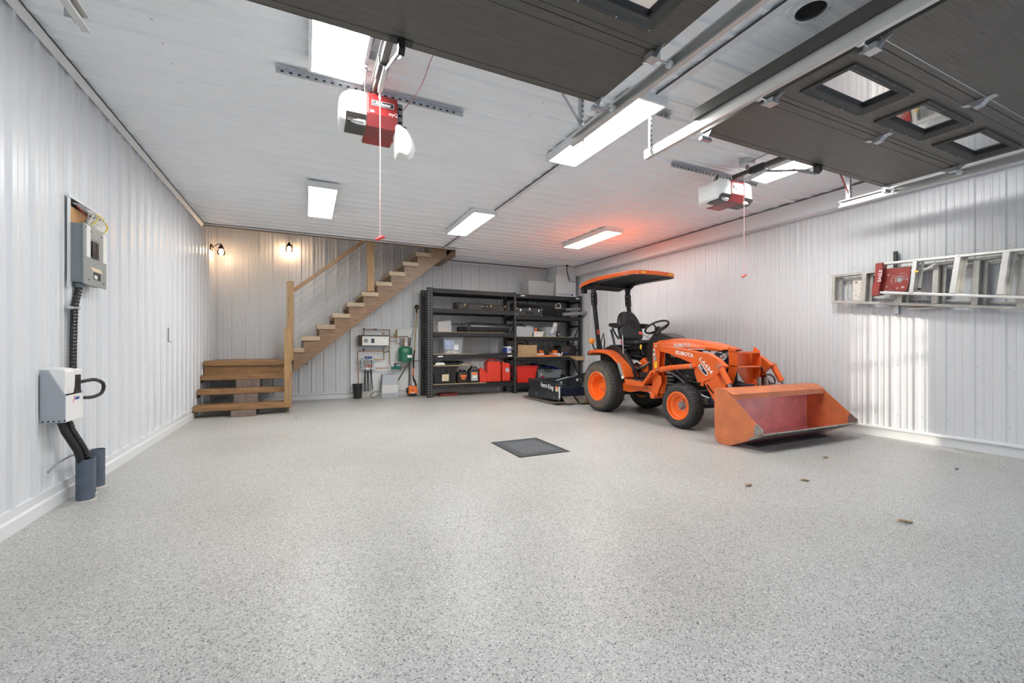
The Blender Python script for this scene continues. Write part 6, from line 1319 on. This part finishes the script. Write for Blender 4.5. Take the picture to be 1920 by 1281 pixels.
MB().tube([(L+.04, 4.18, 2.09), (L+.06, 4.35, 2.03), (L+.05, 4.50, 2.04)], .005, 6).build('cable', 'opener_red', ep, smooth=True)
MB().lathe((-1.493, 4.20, 1.500), (0, 0, 1), [(0, .026), (.012, .028), (.030, .028), (.034, .022)], 14).build('conduit_gland', 'panel_grey', ep, smooth=True)
def ribbed(pts, r, n=8, step=.012):
    out = []; rs = []; P = [Vector(p) for p in pts]; k = 0
    for a, b in zip(P, P[1:]):
        m = max(1, int((b-a).length/step))
        for i in range(m): out.append(a.lerp(b, i/m)); rs.append(r if k % 2 else r*.84); k += 1
    out.append(P[-1]); rs.append(r)
    return MB().tube(out, rs, n)
t = thing('corrugated_conduit', 'black ribbed conduit running down from the breaker panel', 'conduit', (L+.04, 4.2, .9))
ribbed([(-1.493, 4.20, 1.505), (-1.497, 4.175, 1.42), (-1.50, 4.150, 1.34), (-1.50, 4.135, 1.10), (-1.50, 4.13, .90)], .022, 12).build('conduit', 'black_plastic', t)
MB().box(L+.02, L+.05, 4.09, 4.205, 1.335, 1.355).tube([(L+.02, 4.115, 1.345), (-1.475, 4.125, 1.345), (-1.473, 4.16, 1.345), (L+.02, 4.18, 1.345)], .009, 6).build('pipe_strap', 'galv', t, bev=.002)
# hose cabinet
hc = thing('hose_cabinet', 'grey wall cabinet with black vacuum hose hanging out of its lid', 'cabinet', (L+.08, 3.88, .58))
MB().prism([(L+.020, .580), (-1.402, .580), (-1.398, .600), (-1.398, .752), (-1.48, .918), (L+.020, .922)], 'y', 3.750, 3.758).build('side_panel', 'bin_grey', hc, bev=.002)
MB().prism([(L+.020, .580), (-1.402, .580), (-1.398, .600), (-1.398, .752), (-1.48, .918), (L+.020, .922)], 'y', 3.99, 3.998).build('side_panel', 'bin_grey', hc, bev=.002)
MB().box(-1.406, -1.397, 3.752, 3.996, .582, .752).box(L+.02, -1.400, 3.758, 3.99, .580, .588).box(L+.020, L+.026, 3.758, 3.99, .58, .915).build('tray', 'white_plastic', hc, bev=.004)
lp = [(-1.404, .758), (-1.398, .80), (-1.395, .905), (-1.41, .925), (-1.47, .935), (-1.505, .930), (-1.50, .90), (-1.44, .80)]
MB().prism(lp, 'y', 3.756, 3.880).build('lid', 'white_plastic', hc, bev=.008)
MB().prism([(-1.404, .86), (-1.40, .915), (-1.47, .925), (-1.50, .92), (-1.50, .88)], 'y', 3.90, 3.992).build('lid', 'white_plastic', hc, bev=.006)
MB().prism([(-1.430, .752), (-1.402, .752), (-1.402, .89), (-1.46, .91), (-1.50, .90), (-1.50, .76)], 'y', 3.882, 3.985).build('hose_bundle', 'black_plastic', hc, bev=.012)
for k in range(5): MB().lathe((L+.035+.026*k, 3.7495, .592), (0, -1, 0), [(0, .005), (.001, .005)], 10).build('vent_hole', 'dark_hole', hc)
text('HOSE', .024, (-1.3955, 3.872, .716), (0, 1, 0), (0, 0, 1), 'blue_cap', hc, bold=.0008, shear=.2)
MB().prism([(3.845, .700), (3.852, .700), (3.872, .742), (3.865, .742)], 'x', -1.397, -1.3955).build('logo_slash', 'handle_red', hc)
ribbed(sm([(-1.42, 3.93, .82), (-1.37, 3.97, .835), (-1.345, 4.04, .835), (-1.335, 4.12, .805), (-1.34, 4.15, .765), (-1.35, 4.13, .728), (-1.37, 4.06, .712), (-1.40, 4.0, .715)]), .0125, 10, .006).build('vacuum_hose', 'black_plastic', hc)
for a, b, mt in (((-1.475, 3.885, .585), (-1.408, 3.995, .265), 'grey_plastic'), ((-1.46, 3.945, .585), (-1.382, 4.040, .262), 'black_plastic')):
    t = thing('hose_pipe', 'smooth scuffed dark pipe entering the nearest floor sleeve' if mt[0] == 'g' else 'ribbed black pipe entering the nearest floor sleeve', 'pipe', a)
    (ribbed([a, (a[0]+.02, a[1]+.012, .50), (a[0]+.06, a[1]+.07, .36), b], .0195, 12) if mt[0] == 'b' else MB().tube([a, (a[0]+.02, a[1]+.012, .50), (a[0]+.06, a[1]+.07, .36), b], .021, 14)).build('pipe', mt if mt[0] == 'b' else 'black_metal', t, smooth=mt[0] == 'g')
def sleeve(x, y, r, h, lab, th=.006):
    t = thing('floor_sleeve', lab, 'pipe', (x, y, 0), 'blue grey pipe sleeves rising from the floor')
    MB().lathe((x, y, 0), (0, 0, 1), [(0, r), (h, r*1.01), (h, r-th), (.0, r-th)], 28, closed=True).build('sleeve', 'grey_plastic', t, smooth=True)
    MB().lathe((x, y, .004), (0, 0, 1), [(0, r-th), (.01, r-th)], 20).build('sleeve_bottom', 'dark_hole', t)
    MB().lathe((x, y, 0), (0, 0, 1), [(0, r+.012), (.004, r+.002)], 24).build('sealant_ring', 'paper_mix', t)
sleeve(-1.395, 4.02, .050, .285, 'nearest and widest blue-grey pipe sleeve, pipes going in')
sleeve(-1.425, 4.17, .036, .262, 'narrow pipe sleeve between the two wider ones')
sleeve(-1.445, 4.36, .046, .285, 'farthest blue-grey pipe sleeve against the left wall')
tag(MB().tube([(-1.50, 3.80, .26), (-1.485, 3.88, .30), (-1.47, 4.0, .315), (-1.46, 4.12, .312)], .007, 8).build('cable_stub', 'sticker_grey', smooth=True), 'thin grey cable stub beside the floor sleeves', 'cable')
tag(MB().box(L+.019, L+.024, 6.56, 6.60, 1.13, 1.30).box(L+.02, L+.05, 6.56, 6.60, 1.125, 1.135).build('wall_hook', 'tool_grey'), 'tiny dark metal hook halfway along the left wall', 'hook')
# ================================================================== floor drain, leaves
gd = thing('floor_drain', 'square dark metal grate set into the flake floor', 'drain', (2.14, 4.09, 0))
rectframe(MB(), 1.855, 2.425, 3.735, 4.455, [(0, 0), (0, .006), (.018, .007), (.020, .001), (.020, 0)]).build('frame', 'black_metal', gd)
MB().box(1.875, 2.405, 3.755, 4.435, .0005, .0015).build('pit', 'dark_hole', gd)
g = MB()
for k in range(24): g.box(1.877+k*.022, 1.891+k*.022, 3.757, 4.433, .001, .0055)
for k in range(9): g.box(1.877, 2.403, 3.80+k*.074, 3.815+k*.074, .001, .005)
g.build('grate_bars', 'grate_dark', gd, kind='stuff')
MB().box(1.94, 2.34, 3.84, 4.35, .0052, .0062).build('grate_plate', 'grate_dark', gd)
for i_, (x, y, a, s, mt, lab) in enumerate(((3.074, 2.23, .2, 1.0, 'leaf_tan', 'curled tan leaf on the floor, nearest the drain side'), (3.59, 2.117, -.3, .9, 'leaf_tan', 'thin tan leaf sliver on the floor right of the first leaf'), (3.292, 1.355, -.5, 1.0, 'leaf_tan', 'brown leaf closest to the camera on the right floor'), (4.526, 2.481, .3, 1.0, 'leaf_tan', 'tan leaf just in front of the bucket mat'), (5.12, 1.75, .1, .6, 'leaf_dark', 'dark crumb of leaf near the right wall'), (-.13, 7.2, .1, .4, 'leaf_dark', 'tiny dark leaf scrap near the stair foot'))):
    t = thing('dry_leaf', lab, 'leaf', (x, y, 0), 'dry leaves blown onto the floor')
    n = 7; G = []
    for i in range(n+1):
        u = i/n; w = .020*math.sin(math.pi*min(1, u*.92+.06))*s; xx = (u-.5)*.085*s
        G.append([(x+xx*math.cos(a)-(v*w)*math.sin(a), y+xx*math.sin(a)+(v*w)*math.cos(a), .002+.010*abs(v)*s+.004*math.sin(u*5)) for v in (-1, -.4, 0, .4, 1)])
    MB().sheet(G).build('leaf_blade', mt, t, smooth=True, thick=.0008)
    MB().tube([(x-.04*s*math.cos(a), y-.04*s*math.sin(a), .004), (x-.062*s*math.cos(a), y-.062*s*math.sin(a), .003)], .0012, 5).build('leaf_stalk', mt, t)
# ================================================================== openers
def opener(c, lab, broken):
    t = thing('garage_door_opener', lab, 'opener', (c, 3.35, 2.64), 'ceiling hung garage door openers')
    y0, y1 = 3.20, 3.53; zb, zt = 2.645, 2.875
    pf = [(y0+.03, zb), (y1, zb), (y1, zt), (y0+.015, zt), (y0, zt-.03), (y0-.004, zb+.075)]
    bdy = MB().prism(pf, 'x', c-.105, c+.105).build('motor_housing', 'opener_red', t, bev=.006)
    MB().prism([(y0+.027, zb-.001), (y0+.20, zb-.001), (y0+.20, zb+.004), (y0-.008, zb+.074)], 'x', c-.106, c+.106).build('lower_cover', 'opener_red2', bdy)
    def lens(x0, x1, nm='lens', off=(0, 0, 0)):
        s = 1 if x1 > x0 else -1; rg = []
        for u, k in ((0, 1), (.35, 1.0), (.65, .96), (.88, .80), (1.0, .55)):
            x = x0+(x1-x0)*u+off[0]; ym = (y0+y1)/2; zm = (zb+zt)/2
            rg.append([(x, ym+(a-ym)*k+off[1], zm+(b-zm)*k+off[2]) for a, b in pf])
        return MB().loft(rg).build(nm, 'opener_lens', t, bev=.012, smooth=True)
    lens(c-.106, c-.285)
    gr = MB().prism([(y0+.045, zb-.002), (y0+.20, zb-.002), (y0+.20, zb+.001), (y0-.002, zb+.060), (y0-.008, zb+.055)], 'x', c-.245, c-.112).build('bottom_grille', 'door_frame', t)
    for k in range(3): MB().box(c-.235, c-.125, y0+.02+.0*k, y0+.03, zb+.010+.012*k, zb+.014+.012*k).build('grille_slot', 'black_plastic', gr)
    if not broken:
        lens(c+.106, c+.285)
        MB().prism([(y0+.045, zb-.002), (y0+.20, zb-.002), (y0+.20, zb+.001), (y0-.002, zb+.060), (y0-.008, zb+.055)], 'x', c+.112, c+.245).build('bottom_grille', 'door_frame', t)
    else:
        MB().box(c+.106, c+.150, y0+.03, y1-.03, zb+.03, zt-.02).build('light_socket_plate', 'tool_grey', t, bev=.01)
        for zz in (.06, .11, .16): MB().box(c+.115, c+.140, y0+.022, y0+.03, zb+zz, zb+zz+.012).build('socket_slot', 'dark_hole', t)
        MB().lathe((c+.15, y0+.08, zb+.05), (1, 0, 0), [(0, .02), (.03, .02)], 12).build('bulb_socket', 'black_plastic', t)
        # lens cover swung open, hanging below
        rg = []
        for u, w, tk in ((0, .055, .02), (.25, .085, .05), (.6, .095, .07), (.85, .07, .055), (1.0, .04, .02)):
            z = zb+.03-u*.20; x = c+.090+u*.015
            rg.append([(x, y0-.01, z), (x+.02, y0-.03, z), (x+w+.02, y0-.02, z-.02), (x+w+.05, y0+.03, z-.025), (x+w+.03, y0+.13, z-.01), (x, y0+.13, z)])
        MB().loft(rg).build('hanging_lens', 'opener_lens', t, bev=.01, smooth=True)
    bp = MB().box(c-.075, c+.078, y0-.0075, y0-.004, zt-.095, zt-.058).build('name_plate', 'decal_white', t)
    MB().box(c-.071, c+.074, y0-.009, y0-.0075, zt-.092, zt-.061).build('name_field', 'decal_black', bp)
    text('LiftMaster', .030, (c-.066, y0-.0095, zt-.087), (1, 0, 0), (0, 0, 1), 'decal_white', bp, depth=.0004, bold=.0006)
    text('myQ', .032, (c+.040, y0-.0085, zb+.085), (1, 0, 0), (0, 0, 1), 'decal_white', bdy, depth=.0004)
    MB().box(c-.085, c-.060, y0-.0075, y0-.004, zb+.085, zb+.098).build('small_badge', 'decal_white', bdy)
    # rail, trolley, arm
    rx = c-.045
    MB().box(rx-.022, rx+.022, -.28, y0+.02, 2.880, 2.925).build('rail', 'door_frame', t, bev=.003)
    MB().tube([(rx-.040, -.2, 2.905), (rx-.040, y0, 2.905)], .003, 6).build('drive_cable', 'black_plastic', t)
    MB().box(rx-.034, rx+.034, 2.86, 3.02, 2.862, 2.932).build('trolley', 'black_plastic', t, bev=.006)
    MB().prism([(2.86, 2.87), (3.06, 2.85), (3.10, 2.82), (3.06, 2.81), (2.84, 2.84)], 'x', rx-.006, rx+.022).build('trolley_lever', 'galv', t, bev=.002)
    MB().bar((rx+.01, 2.93, 2.87), (rx+.01, 2.44, 2.70), .006, .022, (0, 0, 1)).build('door_arm', 'tool_grey', t)
    MB().bar((rx+.02, 2.60, 2.765), (rx+.02, 2.385, 2.650), .006, .022, (0, 0, 1)).build('door_arm', 'tool_grey', t)
    MB().prism([(2.34, 2.72), (2.40, 2.72), (2.40, 2.66), (2.37, 2.64), (2.34, 2.66)], 'x', rx-.004, rx+.03).box(rx-.05, rx+.075, 2.345, 2.395, 2.713, 2.7195).build('door_bracket', 'black_metal', t, bev=.003)
    # ceiling angle and straps
    z = C-.006
    ag = MB().box(c-.69, c+.70, 3.478, 3.482, z-.038, z).box(c-.69, c+.70, 3.45, 3.482, z-.004, z).build('mounting_angle', 'galv', t)
    g = MB(); k = c-.66
    while k < c+.66: g.box(k, k+.022, 3.4765, 3.4785, z-.024, z-.014); k += .055
    g.build('punched_slots', 'dark_hole', ag, kind='stuff')
    for xx in (c-.095, c+.085): MB().box(xx, xx+.022, 3.484, 3.488, zt-.02, z).build('hanger_strap', 'galv', t)
    # release cord
    cx, cyy = rx+.012, 3.105
    cd = MB().tube([(cx, cyy, 2.84), (cx+.002, cyy, 2.40), (cx, cyy, 1.83)], .0035, 6).build('release_cord', 'rope_pink', t, smooth=True)
    MB().lathe((cx, cyy, 2.80), (0, 0, 1), [(-.02, .006), (0, .010), (.02, .006)], 8).build('knot', 'rope_pink', cd, smooth=True)
    MB().tube([(cx-.030, cyy, 1.805), (cx-.010, cyy, 1.815), (cx+.012, cyy, 1.83), (cx+.032, cyy, 1.83)], [.008, .013, .013, .009], 10).build('pull_handle', 'handle_red', cd, smooth=True)
    # outlet box and cord
    ox = c-.13 if broken else c-.02
    ob = MB().box(ox-.055, ox+.055, 3.02, 3.13, C-.062, C-.002).build('outlet_box', 'galv', t, bev=.003)
    MB().box(ox-.062, ox+.062, 3.012, 3.14, C-.068, C-.062).build('outlet_plate', 'white_plastic', ob, bev=.002)
    MB().box(ox-.012, ox+.012, 3.06, 3.09, C-.10, C-.068).build('plug', 'tool_grey', ob, bev=.004)
    MB().tube([(ox, 3.075, C-.10), (ox+.0, 3.10, C-.16), (ox+.01, 3.22, zt+.04), (ox+.02, 3.30, zt)], .0045, 6).build('power_cord', 'tool_grey' if broken else 'black_plastic', t, smooth=True)
    MB().tube([(ox, 3.03, C-.035), (ox+.03, 2.85, C-.015), (ox+.01, 2.60, C-.012), (ox+.02, 1.6, C-.012)], .006, 6).build('feed_cable', 'bin_grey', t, smooth=True)
    if broken: MB().tube(sm([(c+.14, 3.30, zt-.06), (c+.19, 3.18, zt-.02), (c+.24, 3.02, zt+.04), (c+.25, 2.80, zt+.09), (c+.26, 2.55, 2.95)]), .0025, 6).build('sensor_wire', 'opener_red', t, smooth=True)
    else:
        for k in range(3): MB().tube([(c-.20+.03*k, 3.36, zt-.01), (c-.17+.02*k, 3.34, zt+.06+.015*k), (c-.12, 3.36, zt+.07), (c-.10, 3.40, zt)], .005, 6).build('spare_cord', 'black_plastic', t, smooth=True)
    return t
opener(.495, 'white and red ceiling opener with one light cover hanging open', True)
opener(4.235, 'white and red ceiling opener beside the windowed door', False)
# ================================================================== ladders on the right wall
def seg(xc, p, q, w, d, nm, m, par, bev=.003): return MB().bar((xc, p[0], p[1]), (xc, q[0], q[1]), w, d, (1, 0, 0)).build(nm, m, par, bev=bev)
lb = thing('step_ladder', 'long weathered aluminium step ladder hung on the right wall, behind', 'ladder', (6.1, 2.2, 1.6), 'step ladders hung on the right wall')
r1 = [(3.259,1.964),(2.81,1.955),(2.096,1.947),(1.619,1.934)]
r2 = [(3.259,1.646),(2.832,1.581),(2.187,1.509),(1.619,1.43)]
def ext(a, b, y): 
    k = (y-a[0])/(b[0]-a[0]); return (y, a[1]+(b[1]-a[1])*k)
ra = ext(r1[0], r1[2], .9); rb2 = ext(r2[0], r2[3], .9)
seg(6.10, r1[0], ra, .030, .080, 'rail', 'aluminium_old', lb); seg(6.10, r2[0], rb2, .030, .080, 'rail', 'aluminium_old', lb)
seg(6.165, (r1[0][0]-.1, r1[0][1]-.05), (ra[0], ra[1]-.04), .022, .025, 'rear_rail', 'aluminium_old', lb); seg(6.165, (r2[0][0]-.3, r2[0][1]+.03), (rb2[0], rb2[1]+.03), .022, .025, 'rear_rail', 'aluminium_old', lb)
for px_ in ((132, 345, 128, 590), (423, 315, 408, 590), (760, 285, 752, 600), (1135, 240, 1118, 605), (1525, 190, 1490, 620), (1925, 150, 1900, 640)):
    pass
st_ = [(3.226,1.959),(3.234,1.644),(2.891,1.949),(2.91,1.607),(2.543,1.938),(2.555,1.562),(2.234,1.939),(2.251,1.529),(1.924,1.934),(1.943,1.486),(1.616,1.924),(1.632,1.439)]
for k in range(6): seg(6.095, st_[2*k], st_[2*k+1], .050 if k else .035, .075, 'tread', 'aluminium_old', lb)
for k in range(6): seg(6.13, (st_[2*k][0]-.045, st_[2*k][1]), (st_[2*k+1][0]-.045, st_[2*k+1][1]), .035, .010, 'tread_lip', 'aluminium_old', lb)
pl_ = [(3.046,1.898),(2.933,1.896),(2.938,1.63),(3.046,1.64)]
pt = MB().prism(pl_, 'x', 6.125, 6.131).build('bracket_plate', 'wire_white', lb, bev=.002)
for (a, b, r) in ((.35, .15, .012), (.3, .75, .006), (.55, .85, .006), (.75, .70, .005), (.2, .5, .005), (.8, .45, .005)):
    yy = pl_[0][0]+(pl_[1][0]-pl_[0][0])*a; zz = pl_[0][1]+(pl_[3][1]-pl_[0][1])*b; MB().lathe((6.1245, yy, zz), (-1, 0, 0), [(0, r), (.001, r)], 12).build('plate_hole', 'tool_grey', pt)
fr_ = [(2.933,1.89),(3.057,1.897),(3.09,1.862),(3.098,1.784),(3.098,1.678),(3.074,1.639),(2.933,1.623)]
MB().tube([(6.12, y, z) for y, z in fr_], .006, 6).build('bracket_rim', 'aluminium_old', lb, smooth=True)
for q in [(3.196,1.958),(3.226,1.648),(3.22,1.861),(3.218,1.754),(2.187,1.527),(1.85,1.471)]: MB().lathe((6.06, q[0], q[1]), (-1, 0, 0), [(0, .006), (.003, .004)], 8).build('rivet', 'tool_grey', lb)
lf = thing('step_ladder', 'shiny aluminium step ladder with red top cap, in front', 'ladder', (5.96, 2.0, 1.6), 'step ladders hung on the right wall')
XF = 5.97
g1 = [(2.659,2.015),(2.364,1.997),(1.996,1.976),(1.584,1.963)]; g2 = [(2.689,1.69),(2.364,1.642),(1.875,1.57),(1.584,1.522)]
ga = ext(g1[0], g1[3], 1.0); gb_ = ext(g2[0], g2[3], 1.0)
seg(XF, g1[0], ga, .026, .070, 'rail', 'aluminium', lf); seg(XF, g2[0], gb_, .026, .070, 'rail', 'aluminium', lf)
st_ = [(2.36,1.992),(2.396,1.651),(2.02,1.973),(2.066,1.612),(1.685,1.957),(1.73,1.564)]
for k in range(3): seg(XF-.006, st_[2*k], st_[2*k+1], .046 if k else .038, .070, 'tread', 'aluminium', lf)
seg(XF-.006, (1.18, st_[4][1]+.02), (1.22, st_[5][1]-.01), .05, .07, 'tread', 'aluminium', lf)
for k in range(3): seg(XF+.03, (st_[2*k][0]-.038, st_[2*k][1]), (st_[2*k+1][0]-.038, st_[2*k+1][1]), .03, .008, 'tread_lip', 'aluminium_old', lf)
cp = [(2.711,2.028),(2.641,2.025),(2.683,1.675),(2.671,1.662),(2.753,1.658),(2.748,1.768),(2.727,1.814)]
ca = MB().prism(cp, 'x', 5.915, 6.02).build('top_cap', 'ladder_red', lf, bev=.004)
lt = [(2.706,1.808),(2.694,1.908)]
dd = Vector((0, lt[1][0]-lt[0][0], lt[1][1]-lt[0][1])).normalized(); uu = Vector((0, dd.z, -dd.y))
uu = Vector((0, dd.z, -dd.y)) if dd.z > 0 else -Vector((0, dd.z, -dd.y))
text('EAGLE', .047, (5.9145, lt[0][0]-.045, lt[0][1]), dd, uu, 'decal_white', ca, bold=.0006)
pr_ = [(2.662,1.957),(2.417,1.944),(2.431,1.778),(2.459,1.681),(2.667,1.715),(2.698,1.729),(2.683,1.897)]
pa_ = MB().prism(pr_, 'x', 5.985, 5.992).build('shelf_plate', 'ladder_red', lf, bev=.002)
pc_ = [(2.518,1.815)][0]
for r0, r1_, mt in ((.013, 0, 'bin_grey'),): MB().lathe((5.9845, pc_[0], pc_[1]), (-1, 0, 0), [(0, .027), (.001, .027)], 20).build('plate_hole', 'bin_grey', pa_)
for r0, a0, a1, w in ((.040, -40, 200, .006), (.052, 20, 170, .003), (.075, -30, 60, .006), (.075, 90, 210, .005)):
    MB().tube([(5.984, pc_[0]+r0*math.cos(math.radians(a)), pc_[1]+r0*math.sin(math.radians(a))) for a in range(a0, a1, 12)], w*.6, 5).build('worn_ring', 'ladder_scuff', pa_)
for dy_, dz_, r in ((.10, .07, .009), (.12, -.06, .007), (-.03, -.085, .012), (.02, -.09, .008), (.06, -.085, .006), (.07, .03, .005), (-.06, .0, .007)):
    MB().lathe((5.9845, pc_[0]+dy_, pc_[1]+dz_), (-1, 0, 0), [(0, r), (.001, r)], 8, sq=(1.4, 1)).build('plate_mark', 'ladder_scuff' if r > .006 else 'dark_hole', pa_)
MB().box(5.925, 5.928, st_[0][0]-.032, st_[0][0]+.006, st_[0][1]-.125, st_[0][1]-.105).build('tread_label', 'stain_yellow', lf)
br = [(2.336,1.914),(2.349,1.688),(2.222,1.946),(2.322,1.889)]
seg(6.01, br[0], br[1], .010, .010, 'spreader', 'aluminium', lf, 0); seg(6.01, br[2], br[3], .016, .008, 'spreader', 'galv', lf, 0)
MB().lathe((6.0, br[1][0], br[1][1]+.005), (-1, 0, 0), [(0, .016), (.01, .014)], 12).build('spreader_pin', 'black_plastic', lf)
for q in [(2.364,1.997),(2.346,1.996),(2.409,1.655),(2.391,1.651),(2.012,1.982)]: MB().lathe((5.935, q[0], q[1]), (-1, 0, 0), [(0, .005), (.003, .004)], 8).build('rivet', 'tool_grey', lf)
hk = thing('ladder_hook', 'padded steel wall hook sticking up behind the red ladder cap', 'hook', (6.17, 2.55, 1.5))
h_ = [(2.624,2.168),(2.622,2.04),(2.593,1.64),(2.593,1.574)]
MB().tube([(6.15, h_[1][0], h_[1][1]-.1), (6.15, h_[0][0], h_[0][1]+.0)], .022, 12).build('foam_pad', 'mat_dark', hk, smooth=True)
MB().box(6.165, 6.18, h_[0][0]-.02, h_[0][0]+.02, 1.45, h_[1][1]).build('hook_arm', 'galv', hk)
hk2 = thing('ladder_rack', 'pale wall rail carrying the two ladders', 'rack', (6.16, 2.2, 1.40))
k1 = [(2.487,1.492),(2.201,1.47)]
MB().box(6.10, 6.18, k1[1][0], k1[0][0], k1[0][1]-.008, k1[0][1]+.008).box(6.165, 6.18, k1[1][0], k1[0][0], k1[0][1]-.008, k1[0][1]+.04).build('rail', 'wire_white', hk2, bev=.002)
# ================================================================== outside: unseen hedge and tree, added to cut and dapple the low sun
hd_ = thing('sun_block_hedge', 'unseen green hedge added beyond the driveway to block the low sun', 'hedge', (-8, -12.5, 0))
rnd = random.Random(3); G = []
for i in range(61):
    x = -19+20.2*i/60; row = []
    for j in range(13):
        z = 4.4*j/12; row.append((x+.05*rnd.uniform(-1, 1), -12+.12*rnd.uniform(-1, 1), z))
    row.append((x, -13.2, 4.4+.1*rnd.random())); row.append((x, -13.2, 0)); G.append(row)
MB().sheet(G).build('foliage', 'hedge_green', hd_)
tr_ = thing('sun_dapple_tree', 'unseen leafy tree added outside, its crown filtering the low sun', 'tree', (3.2, -10.4, 0))
MB().tube([(3.4, -10.4, 0), (3.35, -10.4, 1.2), (3.3, -10.4, 2.6), (2.9, -10.4, 4.0)], [.16, .13, .11, .07], 10).build('trunk', 'bark', tr_, smooth=True)
g = MB(); rnd = random.Random(11)
for k in range(2600):
    x, z = rnd.uniform(1.0, 5.4), rnd.uniform(1.3, 6.5)
    if z < 3.68 and rnd.random() < .80: continue
    y = -10.4+rnd.uniform(-.8, .8); s = rnd.uniform(.05, .10); a = rnd.uniform(0, 6.28); b = rnd.uniform(-.8, .8)
    u = Vector((math.cos(a), b*.4, math.sin(a))).normalized()*s; w = Vector((-math.sin(a), .5*b, math.cos(a))).normalized()*s*.7; c0 = Vector((x, y, z))
    g.add([c0-u, c0-w, c0+u, c0+w], [(0, 1, 2, 3)])
g.build('leaves', 'hedge_green', tr_, kind='stuff', recalc=False)
